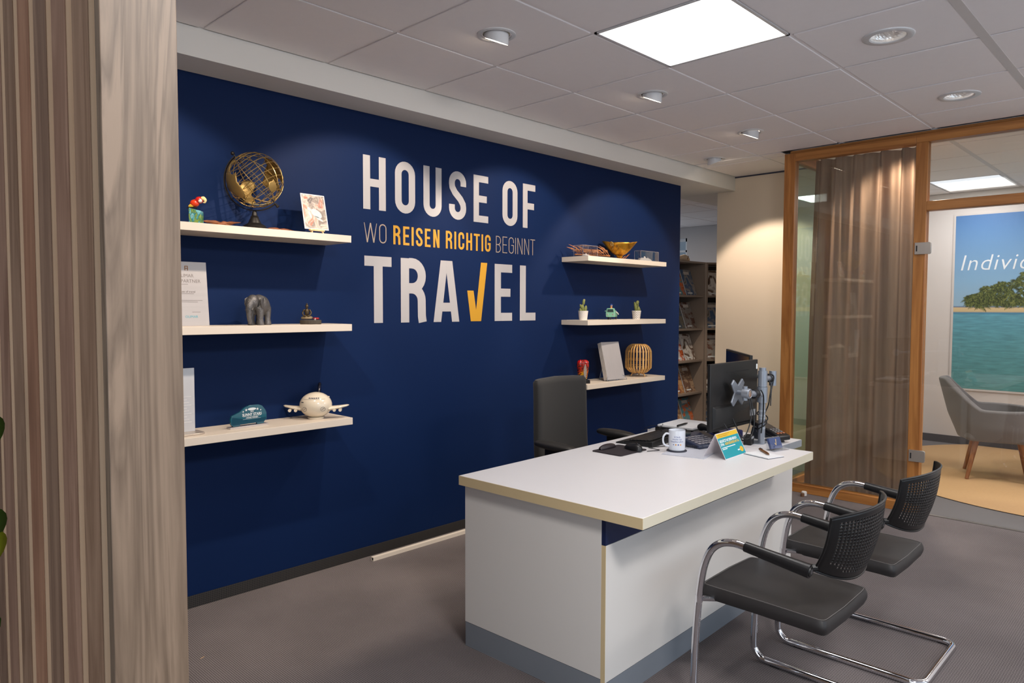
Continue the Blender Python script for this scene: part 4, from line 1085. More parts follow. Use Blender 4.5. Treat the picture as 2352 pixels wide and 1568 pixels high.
# cables of the arm
def cable(pts, r=0.0032, name='cable'):
    return MB().tube(smoothpath(pts, 6), r, 8).build(name, M_blk2, arm)
pz = lambda *p: tuple(p)
hel = [(0.024 * math.cos(a), 0.024 * math.sin(a) - 0.0, 0.04 + 0.13 * a / 9) for a in [i * 0.45 for i in range(21)]]
cable(hel)
cable([(x * 1.2, y * 1.2, z + 0.02) for x, y, z in hel[4:17]])
cable([(0.07, 0.02, K.z + 0.018), (0.045, -0.024, K.z - 0.03), (0.03, -0.026, K.z - 0.10), (0.028, -0.02, 0.20), (0.03, 0.0, 0.15), (0.045, 0.01, 0.10), (0.02, 0.02, 0.03)])
cable([(0.095, 0.02, K.z + 0.02), (0.085, -0.022, K.z + 0.010), (0.06, -0.022, K.z - 0.06), (0.035, -0.03, K.z - 0.14)])
cable([(-0.07, -0.025, J.z + 0.012), (-0.05, -0.03, J.z - 0.02), (-0.04, -0.026, J.z - 0.08), (-0.03, -0.02, 0.14), (-0.026, -0.01, 0.06)])
cable([(J.x + 0.03, 0.01, J.z - 0.02), (J.x + 0.02, -0.01, J.z - 0.12), (J.x - 0.03, 0.0, J.z - 0.215), (J.x - 0.09, 0.03, J.z - 0.21), (J.x - 0.11, 0.07, J.z - 0.15)])
cable([(J.x + 0.05, 0.01, J.z - 0.02), (J.x + 0.055, -0.01, J.z - 0.15), (J.x + 0.035, 0.0, J.z - 0.225), (J.x - 0.02, 0.02, J.z - 0.22), (J.x - 0.04, 0.06, J.z - 0.13)])
for k in range(4):
    z = J.z + 0.0; x = -0.055 - 0.010 * k
    MB().tube([(x, 0.006 + 0.021 * math.cos(a), 0.262 + (J.z - 0.262) * 0.4 + 0.021 * math.sin(a)) for a in [2 * PI * q / 18 for q in range(18)]], 0.003, 6, closed=True).build('cable', M_blk2, arm)
for k in range(2):
    MB().tube([(0.075 + 0.02 * k, 0.019 * math.cos(a), K.z + 0.019 * math.sin(a)) for a in [2 * PI * q / 18 for q in range(18)]], 0.003, 6, closed=True).build('cable', M_blk2, arm)
# small black box and cable heap at the pole foot
pb = thing('power_adapter', 'small black adapter box with a grey label at the foot of the pole', 'adapter', (3.88, -1.765, 0.7402), 0.2)
MB().box(-0.028, 0.028, -0.02, 0.02, 0, 0.05).build('housing', M_blk, pb, 0.003)
MB().box(-0.022, 0.022, -0.0206, -0.020, 0.032, 0.044).build('rating_label', mat('grey_label', (150, 152, 156), 0.5), pb)
hc = MB()
random.seed(3)
hp = [(3.80 + 0.10 * math.cos(a * 1.3) * (0.5 + 0.5 * math.sin(a * .37)) + 0.03, -1.655 + 0.065 * math.sin(a * 1.1), 0.7455 + 0.012 * (1 + math.sin(a * 2.3))) for a in [i * 0.5 for i in range(44)]]
hc.tube(smoothpath(hp, 4), 0.0032, 6)
tag(hc.build('cable_heap', M_blk2), 'loose black cables heaped on the desk beneath the near monitor', 'cables')
bf = tag(MB().rbox(-0.105, 0.105, -0.06, 0.06, 0, 0.045, 0.012, M=Matrix.Translation((3.93, -1.60, 0.7402))).build('blue_pouch', mat('deep_blue_plastic', (24, 30, 92), 0.35), None, 0.008), 'deep blue pouch lying behind the pole under the monitors', 'pouch')

# ------------------------------------------------------------------ office chair behind the desk
oc = thing('office_chair', 'black high-backed office chair behind the desk with two armrests', 'office chair', (3.70, -0.83, 0))
M_och = mat('charcoal_upholstery', (33, 33, 34), 0.8, var=0.06, nscale=150, bump=0.2, bscale=900, sheen=0.1)
M_och2 = mat('arm_pad_rubber', (28, 28, 29), 0.5, var=0.05)
mb = MB()
def ob(u, v):
    # closed cross-section swept in height: v 0 bottom, 1 top
    a = 2 * PI * u
    wv = 0.235 * (1 - 0.03 * v) * (1.0 if v > 0.06 else 0.93) * (1 if v < 0.97 else 0.97)
    c_, s_ = math.cos(a), math.sin(a)
    x = wv * math.copysign(abs(c_) ** 0.16, c_)
    th = 0.032 * (1 if 0.02 < v < 0.985 else 0.55)
    y0 = 0.17 + 0.085 * v ** 1.2 + 0.035 * math.cos(v * 2.4)
    y = y0 - 0.030 * (x / wv) ** 2 + th * math.copysign(abs(s_) ** 0.6, s_)
    return (x, y, 0.50 + 0.52 * v + 0.008 * (1 - (x / wv) ** 2) * (v > 0.9))
mb.grid(ob, 48, 30, closed_u=True)
nb0 = 0; mb.f.append([i for i in range(47, -1, -1)]); mb.mi.append(0); mb.f.append([30 * 48 + i for i in range(48)]); mb.mi.append(0)
mb.build('backrest', M_och, oc, smooth=50)
mb = MB(); mb.rbox(-0.245, 0.245, -0.245, 0.20, 0.435, 0.51, 0.07, 6); mb.build('seat', M_och, oc, 0.022, seg=4)
for s_ in (-1, 1):
    mb = MB()
    def ap(u, v):
        a = 2 * PI * u; k = math.sin(PI * min(max(v, 0.002), 0.998)) ** 0.3
        c_, q_ = math.cos(a), math.sin(a)
        return (s_ * 0.292 + 0.048 * k * math.copysign(abs(c_) ** 0.8, c_), -0.155 + 0.29 * v, 0.664 + 0.024 * k * math.copysign(abs(q_) ** 0.8, q_) + 0.006 * v)
    mb.grid(ap, 24, 20, closed_u=True); mb.build('arm_pad', M_och2, oc, smooth=180)
    mb = MB(); mb.rbox(s_ * 0.292 - 0.018, s_ * 0.292 + 0.018, -0.04, 0.055, 0.42, 0.648, 0.012); mb.build('arm_support', M_blk, oc, 0.003)
    mb = MB(); mb.box(min(s_ * 0.292, 0) , max(s_ * 0.292, 0), -0.02, 0.03, 0.405, 0.425); mb.build('arm_bracket', M_blk, oc)
MB().lathe([(0.0, 0.10), (0.03, 0.10), (0.03, 0.25), (0.018, 0.25), (0.018, 0.41), (0, 0.41)], 20).build('gas_column', M_blk, oc)
MB().box(-0.03, 0.03, 0.15, 0.27, 0.43, 0.56).build('back_support', M_blk, oc, 0.006)
for k in range(5):
    a = 2 * PI * k / 5 + 0.3; d = Vector((math.cos(a), math.sin(a), 0))
    lg = MB().tube([d * 0.02 + Vector((0, 0, 0.115)), d * 0.16 + Vector((0, 0, 0.098)), d * 0.29 + Vector((0, 0, 0.078))], [0.026, 0.02, 0.014], 10).build('leg', M_blk, oc)
    c = d * 0.29
    Mc = Matrix.Translation((c.x, c.y, 0.028)) @ Matrix.Rotation(a + 0.7, 4, 'Z') @ Matrix.Rotation(PI / 2, 4, 'X')
    MB().lathe([(0, -0.022), (0.024, -0.022), (0.028, -0.018), (0.028, 0.018), (0.024, 0.022), (0, 0.022)], 16, Mc).build('castor', M_blk2, lg)
    MB().tube([(c.x, c.y, 0.04), (c.x, c.y, 0.08)], 0.008, 8).build('castor_stem', M_blk2, lg)

# ------------------------------------------------------------------ visitor chairs
M_leath = mat('black_leather_seat', (38, 35, 35), 0.5, var=0.12, nscale=25, bump=0.12, bscale=700, spec=0.5)
M_thr = mat('grey_stitching', (110, 106, 104), 0.7)
M_shell = mat('black_perforated_shell', (6, 6, 7), 0.38, var=0.1, nscale=100)
def visitor_chair(label, x, y, rz=0.0):
    t = thing('visitor_chair', label, 'chair', (x, y, 0), rz, 'cantilever visitor chairs at the desk')
    hw = 0.24
    # local y: 0 = seat centre (world y = -2.40); path from rear floor to the arm end
    side = [(-0.33, 0.0135), (-0.10, 0.0135), (0.125, 0.0135)] + [(0.168 + 0.055 * math.cos(math.radians(a)) - 0.0, 0.0685 + 0.055 * math.sin(math.radians(a))) for a in (-75, -50, -25, 0)] \
        + [(0.222, 0.15), (0.219, 0.25), (0.212, 0.36), (0.203, 0.45), (0.188, 0.53), (0.162, 0.59), (0.125, 0.622), (0.08, 0.634), (0.035, 0.632), (-0.05, 0.623), (-0.185, 0.604)]
    # chrome frame: two sides joined by the rear floor bar
    left = [Vector((-hw, a, b)) for a, b in side]; right = [Vector((hw, a, b)) for a, b in side]
    rear = [Vector((-hw, -0.33, 0.0135))]
    cor = 0.045
    path = smoothpath(list(reversed(left))[:-1], 5)
    lf = [Vector((-hw + cor * (1 - math.cos(math.radians(a))), -0.33 + 0.03 - cor * math.sin(math.radians(a)) + 0.0, 0.0135)) for a in range(0, 91, 15)]
    rt = [Vector((-p.x, p.y, p.z)) for p in reversed(lf)]
    full = path + lf + rt + [Vector((-p.x, p.y, p.z)) for p in reversed(path)]
    MB().tube(full, 0.0135, 14).build('frame', M_chr, t)
    # cross tube under the seat, and side stubs
    MB().tube([(-hw, 0.196, 0.405), (-0.16, 0.150, 0.392), (0.16, 0.150, 0.392), (hw, 0.196, 0.405)], 0.010, 10).build('seat_support', M_chr, t)
    MB().tube([(-hw, 0.208, 0.415), (-hw, 0.208, 0.390)], 0.014, 10).build('support_bush', M_chr, t)
    # seat: rounded pad, slightly dished, falling to the rear
    mb = MB(); W_, D_ = 0.208, 0.228
    def seatp(u, v):
        a = 2 * PI * u; c_, s_ = math.cos(a), math.sin(a)
        e = 0.085
        X_ = W_ * math.copysign(abs(c_) ** e, c_); Y_ = D_ * math.copysign(abs(s_) ** e, s_)
        # v: 0 bottom centre .. 1 top centre
        if v < 0.2: k = v / 0.2 * 0.97; z = -0.052
        elif v < 0.5: q = (v - 0.2) / 0.3; k = 0.97 + 0.03 * math.sin(q * PI); z = -0.052 + 0.048 * q
        else: q = (v - 0.5) / 0.5; k = 0.97 * (1 - q) ; z = 0.0 - 0.004 * (1 - q) ** 4
        x = X_ * k; y = Y_ * k
        z += 0.445 + 0.008 * (1 - (x / W_) ** 2) * (y / D_) - 0.010 * (1 - (x / W_) ** 2) * (1 - (y / D_) ** 2) - 0.006 * (y < 0) * (y / D_) ** 2
        return (x, y, z)
    mb.grid(seatp, 72, 30, closed_u=True); mb.build('seat', M_leath, t, smooth=40)
    mb = MB(); pts = []
    for i in range(96):
        p = Vector(seatp(i / 96, 0.5 + 0.5 * 0.022)); pts.append(p + Vector((0, 0, 0.0006)))
    mb.tube(pts, 0.0009, 5, closed=True); mb.build('seam', M_thr, t)
    MB().rbox(-0.15, 0.15, -0.14, 0.17, 0.372, 0.396, 0.02).build('seat_pan', M_blk, t)
    # arm sleeves
    for s_ in (-1, 1):
        a0 = Vector((s_ * hw, 0.035, 0.632)); a1 = Vector((s_ * hw, -0.188, 0.6038))
        sl = MB().tube([a0, a0 + (a1 - a0) * 0.15, a1], [0.0175, 0.0185, 0.0235], 18).build('arm_sleeve', M_blk2, t)
        d = (a1 - a0).normalized()
        MB().tube([a1 - d * 0.001, a1 + d * 0.004], [0.0185, 0.0165], 18).build('end_cap', M_blk, sl)
        MB().tube([a1 + d * 0.002, a1 + d * 0.0055], [0.0095, 0.009], 6).build('cap_screw', mat('grey_metal_screw', (120, 120, 122), 0.3, 0.8), sl)
    # perforated back shell
    NU, NV = 30, 21
    def sh(u, v):
        s_ = (u - 0.5) * 2
        top = 0.800 + 0.0 * s_ * s_ - 0.012 * s_ * s_
        bot = 0.548 + 0.055 * abs(s_) ** 2.2
        z = bot + (top - bot) * v
        wv = 0.237 * (0.93 + 0.07 * min(1, v * 1.6) ** 0.6) if v < 0.999 else 0.237
        x = s_ * wv
        y = -0.288 + 0.068 * abs(s_) ** 2.1 - 0.055 * (v - 0.5) - 0.012 * math.sin(PI * v)
        return Vector((x, y, z))
    mb = MB()
    import itertools
    for j in range(NV):
        for i in range(NU):
            c00, c10, c11, c01 = sh(i / NU, j / NV), sh((i + 1) / NU, j / NV), sh((i + 1) / NU, (j + 1) / NV), sh(i / NU, (j + 1) / NV)
            solid_ = (i < 2 or i >= NU - 2 or j < 2 or j >= NV - 2 or (j < 4 and (i < 4 or i >= NU - 4)) or (j < 3 and (i < 6 or i >= NU - 6)))
            if solid_:
                mb.add([c00, c10, c11, c01], [(0, 1, 2, 3)])
            else:
                b8 = [c00, (c00 + c10) / 2, c10, (c10 + c11) / 2, c11, (c11 + c01) / 2, c01, (c01 + c00) / 2]
                cen = (c00 + c10 + c11 + c01) / 4; du = (c10 - c00).length; dv_ = (c01 - c00).length
                ru = (c10 - c00).normalized(); rv_ = (c01 - c00).normalized()
                R = 0.36 * min(du, dv_)
                h8 = [cen + ru * R * 1.05 * math.cos(math.radians(-135 + 45 * k)) + rv_ * R * math.sin(math.radians(-135 + 45 * k)) for k in range(8)]
                mb.add(b8 + h8, [(k, (k + 1) % 8, 8 + (k + 1) % 8, 8 + k) for k in range(8)])
    b_ = mb.build('backrest', M_shell, t, smooth=80, solid=0.003)
    # rim and joint pieces to the arm ends
    rim = [sh(i / 40, 1) for i in range(41)]; rimb = [sh(i / 40, 0) for i in range(40, -1, -1)]
    sideR = [sh(1, 1 - k / 8) for k in range(1, 8)]; sideL = [sh(0, k / 8) for k in range(1, 8)]
    MB().tube(rim + sideR + rimb + sideL, 0.0042, 8, closed=True).build('rim', M_shell, b_)
    for s_ in (-1, 1):
        MB().tube([(s_ * hw, -0.160, 0.606), (s_ * 0.229, -0.178, 0.610), (s_ * 0.219, -0.204, 0.616)], [0.015, 0.015, 0.010], 10).build('back_joint', M_blk, t)
    for (a, b) in ((-0.30, 0), (0.13, 0)):
        for s_ in (-1, 1):
            MB().box(s_ * hw - 0.009, s_ * hw + 0.009, a - 0.02, a + 0.02, 0.0, 0.004).build('glide', M_blk, t)
    return t
visitor_chair('nearest visitor chair, black leather seat, chrome cantilever frame, cut by the lower picture edge', 2.90, -2.385)
visitor_chair('second visitor chair from the front, half hidden behind the perforated back of the nearest one', 3.61, -2.385)
# ------------------------------------------------------------------ things on the left shelves
M_brass = mat('brushed_gold_metal', (150, 124, 74), 0.5, 0.75, var=0.15, nscale=20, stretch=(1, 1, 0.3))
M_gwire = mat('gold_wire', (236, 214, 166), 0.25, 0.8, var=0.05)
M_iron = mat('black_iron', (30, 27, 25), 0.45, 0.4, var=0.15)
M_bark = wood('dried_palm_sheath', (84, 44, 24), (156, 92, 54), 14, (0.12, 1, 1), 0.7, 1.0)
M_bark2 = wood('dried_frond', (110, 62, 32), (190, 126, 76), 14, (0.12, 1, 1), 0.7, 1.0)

# wire globe
gb = thing('wire_globe', 'gold wire globe with gold continents on a black turned stand', 'globe', (1.997, -0.135, ZL1), math.radians(-44))
# local +x is to the right as seen from the room, axis tilted in the local xz plane
MB().lathe([(0.0, 0.0), (0.066, 0.0), (0.066, 0.006), (0.060, 0.012), (0.056, 0.013), (0.050, 0.022), (0.036, 0.030), (0.030, 0.034), (0.026, 0.045), (0.018, 0.060), (0.020, 0.063), (0.013, 0.070), (0.011, 0.085), (0.006, 0.094), (0, 0.096)], 32).build('base', M_iron, gb)
GC = Vector((0.006, 0, 0.241)); GR = 0.130
tilt = math.radians(40)
Ax = Matrix.Translation(GC) @ Matrix.Rotation(-tilt, 4, 'Y')     # local z axis leans to -x
pts = []
for k in range(33):
    a = math.radians(90 + 180 * k / 32); pts.append(Ax @ Vector((0.145 * math.cos(a), 0, 0.145 * math.sin(a))))
# flat meridian band on the lower left side
mb = MB(); vs = []
for p in pts:
    d = (p - GC).normalized()
    for a_, b_ in ((0, -0.008), (0.004, -0.008), (0.004, 0.008), (0, 0.008)): vs.append(p + d * a_ + Vector((0, b_, 0)))
mb.add(vs, [(4 * i + k, 4 * i + (k + 1) % 4, 4 * i + 4 + (k + 1) % 4, 4 * i + 4 + k) for i in range(32) for k in range(4)]); mb.build('meridian_arm', M_iron, gb)
ax = MB().tube([Ax @ Vector((0, 0, -0.158)), Ax @ Vector((0, 0, 0.158))], 0.0024, 8).build('axis', M_iron, gb)
MB().ball(Ax @ Vector((0, 0, 0.165)), 0.0095).build('knob', M_iron, gb)
MB().tube([Ax @ Vector((0, 0, -0.150)), Ax @ Vector((0, 0, -0.168))], [0.006, 0.008], 10).build('knob', M_iron, gb)
for k in range(12):
    ang = PI * 2 * k / 12
    MB().tube([Ax @ Vector((GR * math.sin(t) * math.cos(ang), GR * math.sin(t) * math.sin(ang), GR * math.cos(t))) for t in [math.radians(6 + 168 * i / 24) for i in range(25)]], 0.0017, 5).build('wire', M_gwire, gb)
for la in (-75, -60, -45, -30, -15, 0, 15, 30, 45, 60, 75):
    r_ = GR * math.cos(math.radians(la)); z = GR * math.sin(math.radians(la))
    MB().tube([Ax @ Vector((r_ * math.cos(2 * PI * i / 40), r_ * math.sin(2 * PI * i / 40), z)) for i in range(40)], 0.0017, 5, closed=True).build('wire', M_gwire, gb)
def continent(outline, lon0, lat0, sc=1.0):
    """(dlon, dlat) outline filled on the sphere"""
    mb = MB(); N = len(outline); R = GR + 0.0018
    cxx = sum(p[0] for p in outline) / N; cyy = sum(p[1] for p in outline) / N
    vs = []; K = 6
    for k in range(K + 1):
        for p in outline:
            lo = math.radians(lon0 + (cxx + (p[0] - cxx) * k / K) * sc); la = math.radians(lat0 + (cyy + (p[1] - cyy) * k / K) * sc)
            vs.append(Ax @ Vector((R * math.cos(la) * math.cos(lo), R * math.cos(la) * math.sin(lo), R * math.sin(la))))
    mb.add(vs, [(k * N + i, k * N + (i + 1) % N, (k + 1) * N + (i + 1) % N, (k + 1) * N + i) for k in range(K) for i in range(N)])
    return mb.build('continent', M_brass, gb, smooth=80, solid=0.0012)
# seen from -y: lon -90 faces the room
afr = [(-22, 20), (-10, 34), (8, 36), (22, 30), (32, 22), (42, 10), (50, 11), (40, -4), (38, -18), (30, -30), (18, -34), (12, -20), (8, -4), (-6, 4), (-16, 8)]
sam = [(-8, 12), (6, 10), (16, 2), (32, -6), (28, -20), (16, -32), (8, -50), (2, -52), (0, -36), (-8, -18), (-12, -4)]
aus = [(-18, 2), (-6, 12), (4, 10), (10, 14), (16, 2), (20, -10), (12, -20), (0, -16), (-14, -18), (-20, -8)]
eur = [(-20, -8), (-14, 8), (0, 16), (14, 24), (34, 22), (56, 18), (74, 10), (60, -4), (50, -20), (36, -26), (24, -14), (8, -12), (-4, -4)]
continent(afr, -158, 8, 1.1); continent(eur, -158, 56, 0.8); continent(sam, 32, 20, 1.1); continent(aus, -52, -46, 0.8); continent(sam, 60, 10, 1.0); continent(afr, 120, 0, 0.8)
continent([(-30, -4), (-10, 8), (10, 12), (30, 4), (22, -8), (0, -10)], -70, 62, 0.8)

# parrot figurine on a painted block
pf = thing('parrot_figurine', 'small red parrot figurine perched on a blue green painted block', 'figurine', (1.692, -0.195, ZL1), math.radians(-40))
def streak(name, cols, sc):
    k = NT(name); b = k.n('ShaderNodeBsdfPrincipled'); b.inputs['Roughness'].default_value = 0.35
    tc = k.n('ShaderNodeTexCoord'); mp = k.n('ShaderNodeMapping'); mp.inputs['Scale'].default_value = sc
    k.l(tc.outputs['Object'], mp.inputs[0]); nz = k.n('ShaderNodeTexNoise'); nz.inputs['Scale'].default_value = 1.0; nz.inputs['Detail'].default_value = 3; nz.inputs['Distortion'].default_value = 1.0
    k.l(mp.outputs[0], nz.inputs['Vector']); cr = k.n('ShaderNodeValToRGB'); r_ = cr.color_ramp
    for i, c in enumerate(cols):
        p = 0.3 + 0.4 * i / (len(cols) - 1)
        e = r_.elements[i] if i < 2 else r_.elements.new(p)
        e.position = p; e.color = lin(c)
    k.l(nz.outputs['Fac'], cr.inputs[0]); k.l(cr.outputs[0], b.inputs['Base Color']); k.l(b.outputs[0], k.out.inputs[0]); return k.m
MB().add([(-0.026, -0.018, 0), (0.028, -0.018, 0), (0.028, 0.018, 0), (-0.026, 0.018, 0), (-0.026, -0.018, 0.070), (0.028, -0.018, 0.056), (0.028, 0.018, 0.056), (-0.026, 0.018, 0.070)],
         [(0, 3, 2, 1), (4, 5, 6, 7), (0, 1, 5, 4), (1, 2, 6, 5), (2, 3, 7, 6), (3, 0, 4, 7)]).build('painted_block', streak('blue_green_paint', [(120, 90, 60), (120, 190, 200), (20, 100, 110), (130, 150, 60), (20, 110, 90)], (60, 60, 30)), pf, 0.003)
mb = MB(); mb.ball((-0.004, 0, 0.092), 0.020, 0.015, 0.017, M=None); 
mb.build('body', mat('red_glaze', (206, 58, 22), 0.3), pf, smooth=180)
MB().ball((0.016, 0, 0.106), 0.018, 0.015, 0.016).build('head', mat('crimson_glaze', (190, 34, 26), 0.3), pf, smooth=180)
MB().ball((0.021, -0.006, 0.103), 0.010, 0.0095, 0.010).build('face_patch', mat('white_glaze', (230, 226, 220), 0.3), pf, smooth=180)
MB().ball((0.021, -0.0150, 0.107), 0.0016).build('eye', M_blk2, pf, smooth=180)
MB().tube(smoothpath([(0.026, -0.001, 0.114), (0.036, -0.001, 0.112), (0.042, -0.001, 0.104), (0.040, -0.001, 0.096), (0.033, -0.001, 0.095)], 4), [0.008, 0.009, 0.0095, 0.0095, 0.009, 0.0085, 0.008, 0.0075, 0.007, 0.006, 0.005, 0.0045, 0.004, 0.0035, 0.003, 0.0025, 0.002], 10).build('beak', mat('ivory_glaze', (236, 212, 150), 0.3), pf)
MB().tube([(-0.006, 0, 0.086), (-0.020, 0, 0.080), (-0.030, 0, 0.078)], [0.011, 0.010, 0.004], 8).build('wing', mat('yellow_glaze', (232, 190, 60), 0.3), pf)
MB().tube([(-0.036, -0.004, 0.070), (-0.015, -0.006, 0.073), (0.008, -0.004, 0.070)], 0.0028, 6).build('perch', M_iron, pf)

# painted card on an easel
ec = thing('art_card', 'small framed picture card of a turtle among leaves leaning on a mini easel', 'picture card', (2.318, -0.165, ZL1 + 0.0004), math.radians(2))
Mc = Matrix.Translation((0, 0, 0.0265)) @ Matrix.Rotation(math.radians(-13), 4, 'X')
MB().box(-0.070, 0.070, 0.0, 0.003, 0, 0.187, Mc).build('card_mount', mat('white_mount', (238, 232, 228), 0.5), ec)
MB().box(-0.065, 0.065, -0.0008, -0.0002, 0.005, 0.182, Mc).build('painting', streak('coral_grey_painting', [(190, 178, 160), (120, 104, 96), (196, 180, 168), (214, 108, 74), (150, 120, 104)], (18, 18, 14)), ec)
Ml = lambda u, v: Mc @ Vector((u, -0.0014, v))
def blob(cx_, cy_, rx, ry, rot, m, name, k=14, wob=0.0):
    pts = []
    for i in range(k):
        a = 2 * PI * i / k; r_ = 1 + wob * math.sin(3 * a)
        x = rx * r_ * math.cos(a); y = ry * r_ * math.sin(a)
        pts.append(Ml(cx_ + x * math.cos(rot) - y * math.sin(rot), cy_ + x * math.sin(rot) + y * math.cos(rot)))
    return MB().add(pts, [tuple(range(k))]).build(name, m, ec, smooth=0)
M_tur = mat('pale_grey_print', (190, 198, 198), 0.5, var=0.2, nscale=90); M_cor = mat('coral_print', (222, 110, 80), 0.5, var=0.1)
blob(0.008, 0.085, 0.034, 0.020, -0.5, M_tur, 'turtle_motif', 20); blob(-0.030, 0.105, 0.013, 0.008, -0.6, M_tur, 'turtle_motif'); blob(0.020, 0.058, 0.026, 0.006, -0.5, M_tur, 'turtle_motif'); blob(-0.030, 0.075, 0.006, 0.020, 0.3, M_tur, 'turtle_motif')
def frond(cx_, cy_, ln, rot, m, n=7):
    mb = MB()
    for i in range(n):
        t = i / (n - 1); bx = cx_ + ln * t * math.cos(rot); by = cy_ + ln * t * math.sin(rot)
        for s_ in (-1, 1):
            a = rot + s_ * 0.9; l_ = ln * 0.5 * (1 - 0.5 * t)
            p0 = (bx, by); p1 = (bx + l_ * math.cos(a), by + l_ * math.sin(a)); q = (bx + l_ * .5 * math.cos(a) - 0.0022 * math.sin(a), by + l_ * .5 * math.sin(a) + 0.0022 * math.cos(a)); q2 = (bx + l_ * .5 * math.cos(a) + 0.0022 * math.sin(a), by + l_ * .5 * math.sin(a) - 0.0022 * math.cos(a))
            mb.add([Ml(*p0), Ml(*q), Ml(*p1), Ml(*q2)], [(0, 1, 2, 3)])
    return mb.build('leaf_motif', m, ec, smooth=0)
frond(0.035, 0.115, 0.045, 1.3, M_cor); frond(-0.045, 0.02, 0.04, 0.8, M_cor); frond(-0.03, 0.14, 0.035, 0.9, mat('dark_leaf_print', (88, 78, 78), 0.5)); frond(0.02, 0.015, 0.04, 0.2, mat('cream_leaf_print', (226, 216, 196), 0.5)); frond(-0.055, 0.165, 0.02, 0.0, M_cor)
M_pine = wood('light_pine', (206, 170, 120), (232, 200, 154), 20, (1, 1, 0.2), 0.5, 1.0)
MB().box(-0.045, 0.040, -0.010, 0.006, 0.018, 0.027).build('easel_ledge', M_pine, ec, 0.001)
for s_ in (-1, 1): MB().tube([(s_ * 0.035, -0.008, 0.0035), (s_ * 0.028, 0.0, 0.020)], 0.0038, 8).build('easel_leg', M_pine, ec)
MB().tube([(0, 0.058, 0.004), (0, 0.050, 0.12)], 0.0035, 8).build('easel_leg', M_pine, ec)

# dried palm pieces at the back of the upper left shelf
def dried(label, base, segs, seed, m=M_bark, name='dried_palm_frond'):
    random.seed(seed)
    t = thing(name, label, 'dried frond', base)
    for i, (a, b, w_) in enumerate(segs):
        a = Vector(a); b = Vector(b); d = b - a; n = 8; mb = MB()
        mid = []
        for k in range(n + 1):
            q = k / n; c = a + d * q + Vector((0, 0.004 * math.sin(q * 5 + i), 0.006 * math.sin(q * PI)))
            mid.append(c)
        rad = [max(0.0012, w_ * math.sin(PI * (0.12 + 0.84 * k / n)) * (1 + 0.25 * random.uniform(-1, 1))) for k in range(n + 1)]
        mb.tube(mid, rad, 7); mb.build('leaf_strand', m, t)
    return t
dried('brown dried frond strands lying behind the parrot and the globe base', (1.95, -0.045, ZL1),
      [((-0.36, 0.0, 0.012), (-0.10, -0.02, 0.008), 0.008), ((-0.16, 0.0, 0.034), (-0.03, -0.03, 0.010), 0.009), ((-0.12, -0.02, 0.010), (-0.03, -0.02, 0.032), 0.010), ((-0.34, -0.03, 0.008), (-0.12, -0.04, 0.007), 0.006), ((-0.09, 0.01, 0.012), (0.02, 0.0, 0.042), 0.008)], 1)
dried('brown dried frond strands lying between the globe base and the picture card', (2.26, -0.045, ZL1),
      [((-0.16, -0.01, 0.018), (0.02, -0.03, 0.009), 0.009), ((-0.10, 0.0, 0.010), (0.12, -0.02, 0.007), 0.007), ((-0.02, -0.03, 0.008), (0.17, 0.0, 0.008), 0.006), ((-0.20, -0.035, 0.010), (-0.08, -0.02, 0.022), 0.007)], 2)

# certificate plate
ce = thing('certificate', 'brushed silver certificate plate leaning on the middle left shelf beside the elephant', 'certificate', (1.675, -0.105, ZL2 + 0.0003))
Mz = Matrix.Rotation(math.radians(-6), 4, 'X')
M_plate = mat('brushed_silver_plate', (178, 172, 170), 0.34, 0.35, var=0.06, nscale=60, stretch=(0.05, 1, 1))
MB().box(-0.105, 0.108, 0.0, 0.004, 0, 0.297, Mz).build('plate', M_plate, ce)
def CT(u, v): return Mz @ frame((u, -0.0006, v), (1, 0, 0), (0, 0, 1))
M_gr = mat('grey_engraving', (120, 112, 108), 0.5)
text('OLIMAR', 0.022, CT(0.010, 0.232), M_gr, ce, sx=0.95, thick=0); text('TOP PARTNER', 0.022, CT(0.010, 0.207), M_gr, ce, sx=0.95, thick=0)
text('house of travel', 0.013, CT(0.012, 0.158), M_gr, ce, thick=0, offset=0.0002); text('OLIMAR', 0.016, CT(0.028, 0.042), mat('cyan_engraving', (70, 160, 176), 0.5), ce, thick=0)
mb = MB()
for u0, u1, v in ((-0.08, 0.082, 0.118), (-0.08, 0.06, 0.111), (0.032, 0.070, 0.064), (-0.07, -0.02, 0.064), (-0.02, 0.045, 0.149), (-0.02, 0.02, 0.192)):
    mb.add([CT(0, 0) @ Vector((u, w_, 0.0)) for u, w_ in ((u0, v - 0.0009), (u1, v - 0.0009), (u1, v + 0.0009), (u0, v + 0.0009))], [(0, 1, 2, 3)])
mb.build('small_print', M_gr, ce, smooth=0)
mb = MB()
for u0, u1, v0, v1 in ((0.008, 0.012, 0.256, 0.276), (0.020, 0.024, 0.256, 0.276), (0.008, 0.024, 0.274, 0.278), (0.008, 0.024, 0.264, 0.268)):
    mb.add([CT(0, 0) @ Vector((u, w_, 0.0)) for u, w_ in ((u0, v0), (u1, v0), (u1, v1), (u0, v1))], [(0, 1, 2, 3)])
mb.build('emblem', mat('bronze_engraving', (150, 104, 60), 0.4), ce, smooth=0)

# elephant
M_ele = mat('pewter_elephant', (96, 94, 94), 0.4, 0.45, var=0.65, nscale=70, bump=1.0, bscale=220)
el = thing('elephant_figurine', 'dark pewter elephant figurine standing with lowered trunk', 'figurine', (2.012, -0.135, ZL2), math.radians(-150))
